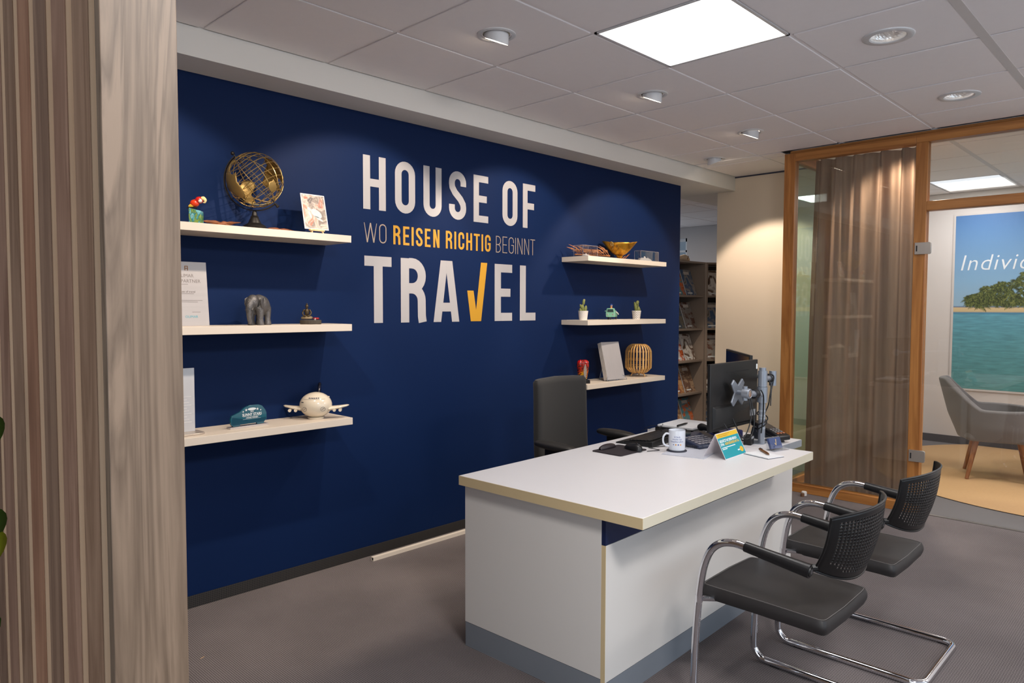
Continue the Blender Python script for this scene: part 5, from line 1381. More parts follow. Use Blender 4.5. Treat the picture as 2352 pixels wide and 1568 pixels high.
# local: faces +x... head at +x
mb = MB(); prof = [(-0.055, 0.020, 0.078), (-0.048, 0.036, 0.086), (-0.03, 0.044, 0.094), (0.0, 0.046, 0.098), (0.022, 0.042, 0.098), (0.036, 0.032, 0.098)]
def eb(u, v):
    t = v * (len(prof) - 1); i = min(int(t), len(prof) - 2); f = t - i
    x = prof[i][0] * (1 - f) + prof[i + 1][0] * f; r_ = prof[i][1] * (1 - f) + prof[i + 1][1] * f; z = prof[i][2] * (1 - f) + prof[i + 1][2] * f
    k = 1 if 0 < v < 1 else 0.02
    a = 2 * PI * u
    return (x, r_ * 0.95 * k * math.cos(a), z + r_ * 1.12 * k * math.sin(a))
mb.grid(eb, 24, 20, closed_u=True)
mb.ball((0.048, 0, 0.112), 0.033, 0.030, 0.036)
for x, y in ((-0.036, 0.024), (-0.036, -0.024), (0.024, 0.024), (0.026, -0.024)):
    mb.tube([(x, y, 0), (x, y, 0.006), (x + 0.001, y, 0.03), (x, y * 0.95, 0.06), (x, y * 0.8, 0.085)], [0.0185, 0.018, 0.0145, 0.018, 0.022], 14)
mb.tube(smoothpath([(0.060, 0, 0.112), (0.076, 0, 0.090), (0.080, 0, 0.060), (0.078, 0, 0.034), (0.074, 0, 0.014), (0.080, 0, 0.006)], 4), [0.026, 0.024, 0.022, 0.020, 0.019, 0.0175, 0.016, 0.015, 0.014, 0.013, 0.0125, 0.012, 0.0115, 0.011, 0.0105, 0.010, 0.009, 0.0085, 0.008, 0.0075, 0.007], 12)
mb.tube([(-0.056, 0, 0.088), (-0.064, 0, 0.06), (-0.062, 0, 0.03)], [0.005, 0.003, 0.004], 6)
bdy = mb.build('body', M_ele, el, smooth=180)
rm_ = bdy.modifiers.new('remesh', 'REMESH'); rm_.mode = 'VOXEL'; rm_.voxel_size = 0.0028; rm_.use_smooth_shade = True
sm_ = bdy.modifiers.new('smooth', 'SMOOTH'); sm_.iterations = 3
for s_ in (-1, 1):
    mb = MB(); pts = [(0.040, 0.128), (0.024, 0.136), (0.008, 0.126), (0.002, 0.108), (0.008, 0.088), (0.022, 0.078), (0.034, 0.086), (0.042, 0.104)]
    mb.prism([(x, z) for x, z in pts], 0, 0.005, frame((0.004, s_ * 0.036 + (0.0 if s_ > 0 else 0.0), 0), (1, 0, 0), (0, 0, 1)) @ Matrix.Rotation(s_ * 0.25, 4, 'Y'))
    mb.build('ear', M_ele, el, 0.002)
    MB().tube([(0.066, s_ * 0.014, 0.086), (0.078, s_ * 0.018, 0.074), (0.086, s_ * 0.017, 0.074)], [0.0035, 0.0028, 0.0015], 8).build('tusk', M_ele, el)
    MB().ball((0.070, s_ * 0.022, 0.112), 0.0032).build('eye', mat('eye_glint', (190, 190, 196), 0.1, 0.8), el, smooth=180)

# seated Buddha on an oval base with a red flower
M_bz = mat('aged_bronze', (70, 58, 40), 0.45, 0.5, var=0.35, nscale=60, bump=0.3, bscale=200)
M_bz2 = mat('dark_carved_base', (62, 54, 44), 0.6, var=0.4, nscale=70, bump=0.8, bscale=150)
bu = thing('buddha_figurine', 'small bronze seated Buddha on a dark oval base beside a red flower', 'figurine', (2.290, -0.140, ZL2), math.radians(-38))
mb = MB(); pts = [(0.054 * math.cos(2 * PI * k / 40) * (1 + 0.02 * math.sin(k * 2.5)), 0.028 * math.sin(2 * PI * k / 40)) for k in range(40)]
mb.prism(pts, 0, 0.022); mb.build('base', M_bz2, bu, 0.003)
mb = MB(); mb.ball((-0.018, 0, 0.062), 0.0125, 0.010, 0.020); mb.ball((-0.018, 0, 0.092), 0.0085, 0.0085, 0.0105); mb.ball((-0.018, 0, 0.1035), 0.004, 0.004, 0.005)
mb.tube([(-0.018, 0, 0.078), (-0.018, 0, 0.086)], 0.005, 8)
for s_ in (-1, 1):
    mb.tube(smoothpath([(-0.018 + s_ * 0.012, 0, 0.076), (-0.018 + s_ * 0.021, -0.002, 0.060), (-0.018 + s_ * 0.016, -0.010, 0.046), (-0.018 + s_ * 0.004, -0.014, 0.042)], 3), 0.0042, 8)
bd = mb.build('body', M_bz, bu, smooth=180)
mb = MB(); mb.ball((-0.016, 0, 0.034), 0.027, 0.016, 0.0105)
for s_ in (-1, 1): mb.tube(smoothpath([(-0.018 + s_ * 0.006, 0, 0.037), (-0.018 + s_ * 0.024, -0.004, 0.032), (-0.018 + s_ * 0.010, -0.015, 0.031), (-0.018 - s_ * 0.010, -0.015, 0.032)], 3), 0.007, 8)
mb.build('robe', mat('pale_bronze_robe', (126, 110, 84), 0.5, 0.3, var=0.4, nscale=80), bu, smooth=180)
for k in range(6):
    a = 2 * PI * k / 6 + 0.2
    MB().ball((0.028 + 0.008 * math.cos(a), 0.008 * math.sin(a) - 0.002, 0.029), 0.008, 0.007, 0.006, 10, 6).build('petal', mat('red_lacquer', (150, 20, 26), 0.25, var=0.1), bu, smooth=180)
MB().lathe([(0, 0), (0.006, 0), (0.0065, 0.006), (0.005, 0.008), (0, 0.007)], 14, Matrix.Translation((0.024, -0.014, 0.022))).build('candle_cup', mat('silver_cup', (200, 190, 186), 0.25, 0.8), bu)

# acrylic plaque on the lower left shelf, mostly behind the divider
pq = thing('acrylic_plaque', 'clear acrylic award plaque on a white foot, mostly hidden by the slatted divider', 'award', (1.622, -0.125, ZL3))
MB().box(-0.085, 0.078, 0.0, 0.012, 0.008, 0.30).build('plate', mat('frosted_acrylic', (186, 186, 190), 0.2, var=0.05, nscale=14, coat=0.4), pq, 0.001)
MB().rbox(-0.085, 0.100, -0.075, 0.045, 0, 0.008, 0.03, 6).build('foot', mat('satin_foot', (178, 166, 154), 0.3, 0.3), pq, 0.002)
text('2019', 0.018, frame((0.062, -0.0006, 0.21), (0, 0, 1), (-1, 0, 0)), M_wpr, pq, thick=0) if False else None
mb = MB()
for i in range(10): mb.box(-0.06, 0.062 - 0.01 * (i % 3), -0.0008, -0.0002, 0.05 + i * 0.013, 0.053 + i * 0.013)
mb.build('engraved_lines', mat('pale_engraving', (206, 204, 204), 0.4), pq)

# SUNNY STARS award: car-shaped teal acrylic on a small plinth
sa = thing('car_shaped_award', 'teal car-shaped acrylic award lettered SUNNY STARS on a silver plinth', 'award', (1.945, -0.140, ZL3), math.radians(4))
MB().box(-0.100, 0.100, -0.020, 0.016, 0, 0.009).build('plinth', mat('clear_grey_plinth', (190, 184, 182), 0.15, 0.5), sa, 0.001)
car = [(-0.092, 0.020), (-0.080, 0.010), (-0.048, 0.010), (-0.044, 0.018), (0.040, 0.018), (0.044, 0.010), (0.078, 0.010), (0.082, 0.020), (0.094, 0.030), (0.094, 0.060), (0.088, 0.076), (0.070, 0.098), (0.050, 0.105), (0.005, 0.105), (-0.020, 0.097), (-0.045, 0.078), (-0.088, 0.062), (-0.094, 0.045)]
M_car = mat('teal_acrylic', (22, 82, 100), 0.15, var=0.05, coat=0.6)
MB().prism(car, -0.004, 0.008, frame((0, -0.004, 0), (1, 0, 0), (0, 0, 1))).build('plate', M_car, sa, 0.001)
MB().add([(x, -0.0126, z) for x, z in ((-0.090, 0.024), (-0.080, 0.016), (0.078, 0.018), (0.090, 0.030), (0.090, 0.040), (0.00, 0.034), (-0.086, 0.056))], [(0, 1, 2, 3, 4, 5, 6)]).build('dark_sill', mat('dark_teal_acrylic', (6, 58, 78), 0.2), sa, smooth=0)
def SF(u, v): return frame((u, -0.0130, v), (1, 0, 0), (0, 0, 1))
M_awp = mat('pale_award_print', (206, 214, 216), 0.4)
text('SUNNY STARS', 0.0185, SF(0.016, 0.0600), M_awp, sa, sx=0.86, thick=0, offset=0.0005)
text('2023', 0.009, SF(0.016, 0.0745), M_awp, sa, thick=0, offset=0.0002)
text('· AWARD WINNER ·', 0.0085, SF(0.016, 0.0455), M_awp, sa, sx=0.9, thick=0, offset=0.0003)
mb = MB(); mb.add([(0.016 + 0.022 * math.cos(2 * PI * k / 24), -0.0129, 0.0865 + 0.0065 * math.sin(2 * PI * k / 24)) for k in range(24)], [tuple(range(24))]); mb.build('emblem', M_awp, sa, smooth=0)
for (u, v, r_) in ((-0.014, 0.084, 0.0075), (-0.030, 0.077, 0.005), (0.045, 0.084, 0.0075), (0.062, 0.078, 0.005)):
    MB().add([(u + r_ * (1 if k % 2 == 0 else 0.42) * math.sin(PI * k / 5), -0.0129, v + r_ * (1 if k % 2 == 0 else 0.42) * math.cos(PI * k / 5)) for k in range(10)] + [(u, -0.0129, v)], [(k, (k + 1) % 10, 10) for k in range(10)]).build('star', M_awp, sa, smooth=0)
mb = MB()
for u0, u1, v in ((-0.032, 0.062, 0.0515), (-0.032, 0.062, 0.0395)):
    mb.add([(u, -0.0129, w_) for u, w_ in ((u0, v), (u1, v), (u1, v + 0.0008), (u0, v + 0.0008))], [(0, 1, 2, 3)])
mb.build('rule_line', M_awp, sa, smooth=0)

# round bellied toy airplane (money box)
M_cer = mat('cream_glazed_ceramic', (222, 210, 190), 0.16, var=0.02, coat=0.4)
M_navyp = mat('navy_print', (30, 34, 60), 0.4)
tp = thing('toy_airplane', 'cream ceramic round-bellied toy airplane with stubby wings', 'toy airplane', (2.318, -0.135, ZL3), math.radians(-40))
# nose towards local -y
mb = MB()
def pb_(u, v):
    a = 2 * PI * u; t = PI * v
    k = max(math.sin(t), 1e-4)
    return (0.083 * k * math.cos(a), -0.078 * math.cos(t) + 0.018 * (1 - math.cos(t)) * 0.0 , 0.071 + 0.067 * k * math.sin(a))
mb.grid(pb_, 40, 24, closed_u=True)
bodyp = mb.build('body', M_cer, tp, smooth=180)
MB().tube([(0, 0.045, 0.075), (0, 0.10, 0.090), (0, 0.125, 0.100)], [0.045, 0.022, 0.010], 16).build('tail_cone', M_cer, tp)
MB().prism([(0.060, 0.085), (0.130, 0.100), (0.145, 0.165), (0.128, 0.178), (0.112, 0.172)], -0.008, 0.008, frame((0, 0, 0), (0, 1, 0), (0, 0, 1))).build('tail_fin', mat('navy_glaze', (14, 16, 34), 0.12, coat=0.5), tp, 0.006)
for s_ in (-1, 1):
    mb = MB(); rt_ = Vector((s_ * 0.070, 0.0, 0.052))
    vs = []
    secs = [(0.0, 0.040, 0.012, 0.0, 0.0), (0.05, 0.030, 0.009, 0.006, 0.006), (0.088, 0.016, 0.006, 0.012, 0.016), (0.098, 0.004, 0.002, 0.014, 0.020)]
    n = 14
    for dx, ch_, th_, dz, dy in secs:
        for k in range(n):
            a = 2 * PI * k / n; vs.append(rt_ + Vector((s_ * dx, dy + ch_ * math.cos(a), dz + th_ * math.sin(a))))
    mb.add(vs, [(i * n + k, i * n + (k + 1) % n, (i + 1) * n + (k + 1) % n, (i + 1) * n + k) for i in range(3) for k in range(n)] + [tuple(3 * n + k for k in range(n))])
    mb.build('wing', M_cer, tp, smooth=60)
    for dx in (0.028, 0.058): MB().tube([(s_ * (0.070 + dx), -0.030, 0.046), (s_ * (0.070 + dx), 0.012, 0.046)], [0.0085, 0.006], 12).build('engine', M_cer, tp)
    MB().tube([(s_ * 0.010, 0.105, 0.094), (s_ * 0.052, 0.118, 0.098)], [0.009, 0.004], 8).build('tail_plane', M_cer, tp)
MB().lathe([(0, 0), (0.040, 0), (0.044, 0.010), (0, 0.012)], 24, Matrix.Translation((0, -0.005, 0))).build('foot_ring', M_cer, tp)
def onb(x, z, lift=0.0008):
    k = math.sqrt(max(0, 1 - (x / 0.083) ** 2 - ((z - 0.071) / 0.067) ** 2)); return Vector((x, -0.078 * k - lift, z))
# cockpit windows
for k in range(6):
    x0 = -0.026 + k * 0.0092
    MB().add([onb(x0, 0.110), onb(x0 + 0.0068, 0.110), onb(x0 + 0.0062, 0.1155), onb(x0 + 0.0012, 0.1155)], [(0, 1, 2, 3)]).build('cockpit_window', M_navyp, tp, smooth=0)
MB().tube([onb(-0.055 + 0.11 * i / 16, 0.106, 0.0004) for i in range(17)], 0.0006, 5).build('seam_line', mat('grey_line_print', (140, 134, 126), 0.4), tp)
for s_ in (-1, 1):
    MB().tube([onb(s_ * 0.046 + 0.011 * math.cos(a), 0.056 + 0.011 * math.sin(a), 0.0004) for a in [2 * PI * k / 20 for k in range(20)]], 0.0007, 5, closed=True).build('round_logo', M_navyp, tp)
    MB().tube([onb(s_ * 0.046 - 0.005, 0.055), onb(s_ * 0.046 + 0.001, 0.058), onb(s_ * 0.046 + 0.006, 0.061)], 0.001, 5).build('round_logo', M_navyp, tp)
mb = MB()
mb.add([onb(-0.066 + 0.0, 0.088), onb(-0.052, 0.089), onb(-0.052, 0.093), onb(-0.066, 0.092)], [(0, 1, 2, 3)]); mb.build('airline_name', M_navyp, tp, smooth=0)
# ------------------------------------------------------------------ things on the right shelves
rb = thing('dried_palm_frond', 'fanned dried palm frond lying at the left end of the bowl shelf', 'dried frond', (4.62, -0.10, ZR1))
random.seed(11)
MB().tube(smoothpath([(-0.17, -0.03, 0.014), (0.0, -0.01, 0.02), (0.16, 0.0, 0.028), (0.30, 0.01, 0.03)], 4), 0.006, 8).build('stem', M_bark2, rb)
for k in range(30):
    t = k / 29; base = Vector((-0.12 + 0.40 * t, -0.015 + 0.01 * t, 0.017 + 0.012 * t)); s_ = 1 if k % 2 else -1
    tip = base + Vector((-0.09 + 0.02 * random.uniform(-1, 1), s_ * (0.040 + 0.02 * random.random()), 0.022 + 0.055 * random.random() if s_ > 0 else 0.012 + 0.03 * random.random()))
    tip.y = min(tip.y, 0.08)
    mid = (base + tip) / 2 + Vector((0, 0, 0.014)); w_ = Vector((0.0, 0.0, 0.006)); sd = (tip - base).cross(Vector((0, 0, 1))).normalized() * 0.0016
    MB().add([base - sd, base + sd, mid + w_ + sd, mid + w_ - sd, mid - w_ + sd, mid - w_ - sd, tip], [(0, 1, 2, 3), (0, 5, 4, 1), (3, 2, 6), (4, 5, 6), (1, 4, 2), (0, 3, 5), (2, 4, 6), (3, 6, 5)]).build('leaf_strand', M_bark2, rb, smooth=0)

def display_case(label, x, y, z, w_, d_, h_, dark=False):
    t = thing('display_case', label, 'display case', (x, y, z), 0, 'clear ship display cases')
    e = 0.002; mc = M_clear
    MB().box(-w_ / 2, w_ / 2, -d_ / 2, d_ / 2, 0, 0.003).build('base', mat('smoky_base', (60, 58, 62), 0.2), t)
    mb = MB()
    mb.box(-w_ / 2, w_ / 2, -d_ / 2, -d_ / 2 + e, 0.003, h_); mb.box(-w_ / 2, w_ / 2, d_ / 2 - e, d_ / 2, 0.003, h_)
    mb.box(-w_ / 2, -w_ / 2 + e, -d_ / 2 + e, d_ / 2 - e, 0.003, h_); mb.box(w_ / 2 - e, w_ / 2, -d_ / 2 + e, d_ / 2 - e, 0.003, h_); mb.box(-w_ / 2, w_ / 2, -d_ / 2, d_ / 2, h_, h_ + e)
    mb.build('cover', mc, t)
    M_ed = mat('acrylic_edge', (150, 146, 150), 0.2)
    mb = MB()
    for sx_1 in (-1, 1):
        for sy_1 in (-1, 1): mb.box(sx_1 * w_ / 2 - 0.0008, sx_1 * w_ / 2 + 0.0008, sy_1 * d_ / 2 - 0.0008, sy_1 * d_ / 2 + 0.0008, 0.003, h_ + e)
    for sy_1 in (-1, 1): mb.box(-w_ / 2, w_ / 2, sy_1 * d_ / 2 - 0.0008, sy_1 * d_ / 2 + 0.0008, h_ + e - 0.0016, h_ + e + 0.0002)
    for sx_1 in (-1, 1): mb.box(sx_1 * w_ / 2 - 0.0008, sx_1 * w_ / 2 + 0.0008, -d_ / 2, d_ / 2, h_ + e - 0.0016, h_ + e + 0.0002)
    mb.build('edge', M_ed, t)
    return t
M_hull = mat('ship_hull_white', (214, 206, 200), 0.35); M_hulld = mat('ship_hull_dark', (40, 44, 58), 0.35)
def ship(label, x, y, z, ln, dark, rz=0.0):
    t = thing('ship_model', label, 'ship model', (x, y, z), rz, None)
    mb = MB(); w_ = ln * 0.07; n = 12
    def hull(z0, z1, k0, k1):
        pts = []
        for i in range(n + 1):
            q = i / n; xx = -ln / 2 + ln * q; ww = w_ * min(1, (1 - q) * 5 + 0.02) ** 0.6 * min(1, q * 12 + 0.6); pts.append((xx, ww))
        ring = pts + [(a, -b) for a, b in reversed(pts)]
        vs = [(a * k0, b * k0, z0) for a, b in ring] + [(a * k1, b * k1, z1) for a, b in ring]; m = len(ring)
        mb.add(vs, [tuple(range(m - 1, -1, -1)), tuple(range(m, 2 * m))] + [(i, (i + 1) % m, m + (i + 1) % m, m + i) for i in range(m)])
    hull(0, ln * 0.055, 0.94, 1.0); mb.build('hull', M_hulld if dark else M_hull, t)
    mb = MB(); s = ln
    for a, b, z0, z1, ww in ((-0.46, 0.36, 0.056, 0.085, 0.055), (-0.42, 0.30, 0.0855, 0.11, 0.048), (-0.30, 0.22, 0.1105, 0.128, 0.038)): mb.box(a * s, b * s, -ww * s, ww * s, z0 * s, z1 * s)
    mb.build('decks', M_hull, t)
    MB().add([(x_ * s, y_ * s, z_ * s) for x_, y_, z_ in ((-0.10, -0.02, 0.1285), (0.02, -0.02, 0.1285), (0.02, 0.02, 0.1285), (-0.10, 0.02, 0.1285), (-0.10, -0.015, 0.20), (-0.04, -0.015, 0.20), (-0.04, 0.015, 0.20), (-0.10, 0.015, 0.20))],
             [(0, 3, 2, 1), (4, 5, 6, 7), (0, 1, 5, 4), (1, 2, 6, 5), (2, 3, 7, 6), (3, 0, 4, 7)]).build('funnel', M_hull, t)
    MB().tube([(0.2 * s, 0, 0.128 * s), (0.2 * s, 0, 0.19 * s)], 0.0012, 6).build('mast', M_hull, t)
    for k in range(2):
        MB().box(-0.40 * s, 0.30 * s, -0.0552 * s - 0.0002 + (k * 0.0072 * s), -0.0552 * s + (k * 0.0072 * s) - 0.00005, (0.066 + 0.028 * k) * s, (0.072 + 0.028 * k) * s).build('window_band', mat('ship_windows', (90, 94, 104), 0.3), t)
    return t
display_case('clear display case holding the dark ship model, left of the horned bowl', 4.545, -0.150, ZR1, 0.17, 0.085, 0.080)
ship('small dark-hulled ship model inside the case left of the bowl', 4.555, -0.150, ZR1 + 0.0032, 0.115, True, 0.15)
display_case('clear display case holding the white ship model, right of the horned bowl', 5.305, -0.175, ZR1, 0.255, 0.060, 0.080)
ship('long white ship model inside the case right of the bowl', 5.285, -0.175, ZR1 + 0.0032, 0.19, False, 0.02)

bw = thing('brass_bowl', 'horned boat-shaped brass bowl with an ear-like scroll, on a round foot', 'bowl', (5.010, -0.120, ZR1), math.radians(-38))
M_bowl = streak('aged_brass', [(92, 70, 40), (186, 130, 34), (214, 158, 52), (120, 96, 62)], (16, 16, 12))
bnode = [n for n in M_bowl.node_tree.nodes if n.type == 'BSDF_PRINCIPLED'][0]; bnode.inputs['Metallic'].default_value = 0.8; bnode.inputs['Roughness'].default_value = 0.33
mb = MB()
def bo(u, v):
    a = 2 * PI * u; c_, s_ = math.cos(a), math.sin(a)
    k = v ** 0.75
    pull = 1 + 0.30 * max(0, abs(c_) - 0.72) / 0.28 * v ** 2
    x = 0.108 * k * c_ * pull; y = 0.072 * k * s_
    z = 0.034 + 0.100 * v ** 1.7 + 0.012 * max(0, abs(c_) - 0.7) / 0.3 * v ** 3
    return (x, y, z)
mb.grid(bo, 48, 16, closed_u=True); mb.build('bowl', M_bowl, bw, smooth=80, solid=0.004)
MB().lathe([(0, 0), (0.036, 0), (0.038, 0.006), (0.026, 0.012), (0.020, 0.022), (0.028, 0.034), (0, 0.036)], 32).build('foot', M_bowl, bw)
MB().tube(smoothpath([(-0.088, -0.050, 0.120), (-0.098, -0.056, 0.132), (-0.084, -0.066, 0.136), (-0.070, -0.066, 0.118), (-0.070, -0.060, 0.095), (-0.076, -0.054, 0.080)], 4), [0.003] * 21, 8).build('scroll', M_gwire, bw)
MB().tube([(-0.082 + 0.008 * math.cos(a), -0.062, 0.114 + 0.008 * math.sin(a)) for a in [2 * PI * k / 14 for k in range(14)]], 0.0025, 6, closed=True).build('scroll', M_gwire, bw)
dried('dried frond strands lying under the foot of the brass bowl and the right case', (5.12, -0.055, ZR1),
      [((-0.20, 0.0, 0.010), (-0.02, -0.01, 0.006), 0.005), ((-0.08, 0.005, 0.012), (0.12, -0.02, 0.010), 0.006), ((-0.02, -0.02, 0.010), (0.10, 0.02, 0.050), 0.004), ((0.02, -0.01, 0.012), (0.10, -0.02, 0.062), 0.004), ((-0.05, -0.02, 0.006), (0.08, -0.03, 0.006), 0.005)], 4, M_bark2)

# potted cacti
M_cact = mat('cactus_green', (112, 118, 60), 0.6, var=0.25, nscale=60, bump=0.4, bscale=200)
M_pot = mat('white_printed_pot', (226, 220, 212), 0.4, var=0.01); M_mark = mat('dark_pot_pattern', (96, 84, 76), 0.5)
def pot(label, x, y, z, zig):
    t = thing('potted_cactus', label, 'potted cactus', (x, y, z), 0, None)
    prof = [(0.0, 0.0), (0.029, 0.0), (0.0375, 0.068), (0.0355, 0.0685), (0.034, 0.060), (0, 0.060)]
    p = MB().lathe(prof, 32, cap=False).build('pot', M_pot, t)
    def rad(zz): return 0.029 + 0.0085 * zz / 0.068 + 0.0004
    mb = MB()
    if zig:
        for r_ in range(4):
            z0 = 0.012 + r_ * 0.0145; N = 20
            vs = []
            for k in range(N):
                a = 2 * PI * k / N; zz = z0 + (0.0045 if k % 2 else -0.0045)
                for d_ in (-0.0016, 0.0016): vs.append((rad(zz + d_) * math.cos(a), rad(zz + d_) * math.sin(a), zz + d_))
            mb.add(vs, [(2 * k, 2 * ((k + 1) % N), 2 * ((k + 1) % N) + 1, 2 * k + 1) for k in range(N)])
    else:
        for r_ in range(7):
            for k in range(18):
                a = 2 * PI * (k + 0.5 * (r_ % 2)) / 18; zz = 0.007 + r_ * 0.009
                vs = []
                for da, dz in ((-0.04, -0.0016), (0.02, -0.0016), (0.04, 0.0016), (-0.02, 0.0016)): vs.append((rad(zz + dz) * math.cos(a + da), rad(zz + dz) * math.sin(a + da), zz + dz))
                mb.add(vs, [(0, 1, 2, 3)])
    mb.build('pattern', M_mark, p, smooth=0)
    MB().lathe([(0, 0.0605), (0.0335, 0.0605)], 24, cap=False).build('soil', mat('potting_soil', (60, 46, 36), 0.95, bump=1.0, bscale=300), t)
    return t
def pad(t, c, r_, tl, m=M_cact, name='cactus_pad'):
    Mx = Matrix.Translation(c) @ Matrix.Rotation(tl, 4, 'Y')
    mb = MB(); mb.ball((0, 0, r_[2]), r_[0], r_[1], r_[2], 14, 10, Mx); o = mb.build(name, m, t, smooth=180)
    mb = MB()
    for k in range(14):
        a = random.uniform(0, 2 * PI); q = random.uniform(0.3, PI - 0.2)
        d = Vector((r_[0] * math.sin(q) * math.cos(a), r_[1] * math.sin(q) * math.sin(a), r_[2] - r_[2] * math.cos(q)))
        n_ = (d - Vector((0, 0, r_[2]))).normalized(); mb.tube([Mx @ d, Mx @ (d + n_ * 0.004)], [0.0005, 0.0002], 4)
    mb.build('spines', mat('cactus_spine', (206, 196, 150), 0.6), o); o.children[0]['kind'] = 'stuff'
random.seed(5)
c1 = pot('potted cactus in a dotted white pot, left end of the middle right shelf', 4.520, -0.150, ZR2, False)
for c, r_, tl in (((-0.004, 0, 0.056), (0.014, 0.012, 0.030), -0.1), ((0.012, -0.008, 0.056), (0.014, 0.009, 0.026), 0.25), ((-0.018, 0.004, 0.056), (0.011, 0.010, 0.016), -0.5), ((0.002, 0, 0.108), (0.012, 0.009, 0.023), 0.15), ((-0.014, 0, 0.082), (0.010, 0.008, 0.020), -0.6), ((0.010, 0.002, 0.132), (0.007, 0.006, 0.011), 0.5)):
    pad(c1, Vector(c), r_, tl)
c2 = pot('potted cactus in a zigzag patterned white pot, right end of the middle right shelf', 5.205, -0.150, ZR2, True)
for c, r_, tl in (((-0.006, 0, 0.056), (0.013, 0.012, 0.036), -0.15), ((-0.004, 0, 0.118), (0.015, 0.012, 0.021), 0.8), ((0.012, -0.004, 0.056), (0.013, 0.012, 0.024), 0.3), ((0.012, 0, 0.094), (0.010, 0.009, 0.022), 0.15), ((-0.018, 0.002, 0.10), (0.008, 0.007, 0.020), -0.2), ((0.020, -0.006, 0.056), (0.010, 0.009, 0.018), 0.6)):
    pad(c2, Vector(c), r_, tl)

# mint three-wheeled van with a rider
M_mint = mat('mint_enamel', (122, 176, 150), 0.3, var=0.03, coat=0.3)
vn = thing('toy_van', 'mint green three-wheeled toy pickup with a figure riding behind the cab', 'toy vehicle', (4.890, -0.135, ZR2), math.radians(-62))
# local +y = backwards, cab front at -y
mb = MB()
fr_ = [(-0.034, 0.020), (0.034, 0.020), (0.036, 0.050), (0.029, 0.082), (0.026, 0.088), (-0.026, 0.088), (-0.029, 0.082), (-0.036, 0.050)]
mb.prism(fr_, 0, 0.045, frame((0, -0.015, 0), (1, 0, 0), (0, 0, 1)))
mb.build('cab', M_mint, vn, 0.005, seg=3)
MB().add([(-0.025, -0.0607, 0.058), (0.025, -0.0607, 0.058), (0.0215, -0.0607, 0.080), (-0.0215, -0.0607, 0.080)], [(0, 1, 2, 3)]).build('windscreen', mat('dark_windscreen', (50, 66, 66), 0.08), vn, smooth=0)
for s_ in (-1, 1):
    MB().lathe([(0, 0.003), (0.0055, 0.002), (0.006, 0.0)], 14, frame((s_ * 0.021, -0.0602, 0.040), (1, 0, 0), (0, 0, 1))).build('headlamp', mat('silver_cup', (200, 190, 186), 0.25, 0.8), vn)
    MB().ball((s_ * 0.040, -0.050, 0.066), 0.004, 0.003, 0.005).build('mirror', M_mint, vn)
    Mw = Matrix.Translation((s_ * 0.030, 0.045, 0.013)) @ Matrix.Rotation(PI / 2, 4, 'Y')
    MB().lathe([(0, -0.004), (0.011, -0.004), (0.013, -0.002), (0.013, 0.002), (0.011, 0.004), (0, 0.004)], 18, Mw).build('wheel', M_blk, vn)
Mw = Matrix.Translation((0, -0.045, 0.012)) @ Matrix.Rotation(PI / 2, 4, 'Y')
MB().lathe([(0, -0.004), (0.010, -0.004), (0.012, -0.002), (0.012, 0.002), (0.010, 0.004), (0, 0.004)], 18, Mw).build('wheel', M_blk, vn)
MB().box(-0.008, 0.008, -0.062, -0.03, 0.020, 0.026).build('mudguard', M_mint, vn, 0.002)
mb = MB(); mb.box(-0.034, 0.034, -0.012, 0.075, 0.020, 0.026); mb.box(-0.034, -0.031, -0.012, 0.075, 0.026, 0.056); mb.box(0.031, 0.034, -0.012, 0.075, 0.026, 0.056); mb.box(-0.031, 0.031, 0.072, 0.075, 0.026, 0.056)
mb.build('cargo_bed', M_mint, vn, 0.001)
MB().tube([(0.036, 0.0, 0.060), (0.040, 0.045, 0.052), (0.044, 0.070, 0.040)], 0.004, 8).build('surfboard', mat('white_glaze', (230, 226, 220), 0.3), vn)
rd = thing('rider_figure', 'tiny toy figure with a blue cap and orange shirt on the mint van', 'toy figure', (4.918, -0.112, ZR2 + 0.0265), math.radians(-62))
MB().tube([(0, 0, 0.0), (0, 0, 0.03), (0, 0, 0.052), (0, 0, 0.064), (0, 0, 0.070)], [0.008, 0.009, 0.011, 0.010, 0.005], 12).build('body', mat('orange_shirt', (222, 140, 64), 0.5), rd)
MB().ball((0, 0, 0.080), 0.0095).build('head', mat('figure_skin', (214, 172, 140), 0.5), rd, smooth=180)
MB().ball((0, 0, 0.086), 0.0105, 0.0105, 0.0085).build('cap', mat('blue_cap', (40, 66, 130), 0.5), rd, smooth=180)
MB().tube([(-0.010, 0, 0.060), (-0.018, -0.008, 0.056)], 0.003, 8).build('arm', mat('orange_shirt', (222, 140, 64), 0.5), rd)
MB().tube([(0.010, 0, 0.060), (0.016, 0.004, 0.048)], 0.003, 8).build('arm', mat('orange_shirt', (222, 140, 64), 0.5), rd)

# patterned glass vase on a black plinth
vs_ = thing('glass_mosaic_sculpture', 'red and yellow mosaic glass sculpture on a black plinth', 'glass sculpture', (4.515, -0.155, ZR3), math.radians(-30))
MB().box(-0.046, 0.046, -0.034, 0.034, 0, 0.026).build('plinth', mat('gloss_black_plinth', (22, 20, 20), 0.15), vs_, 0.002)
k_ = NT('mosaic_glass'); b_ = k_.n('ShaderNodeBsdfPrincipled'); b_.inputs['Roughness'].default_value = 0.12; b_.inputs['Coat Weight'].default_value = 0.5
tc_1 = k_.n('ShaderNodeTexCoord'); mp_1 = k_.n('ShaderNodeMapping'); mp_1.inputs['Scale'].default_value = (1, 1, 1)
k_.l(tc_1.outputs['Object'], mp_1.inputs[0]); vo = k_.n('ShaderNodeTexVoronoi'); vo.inputs['Scale'].default_value = 110; k_.l(mp_1.outputs[0], vo.inputs['Vector'])
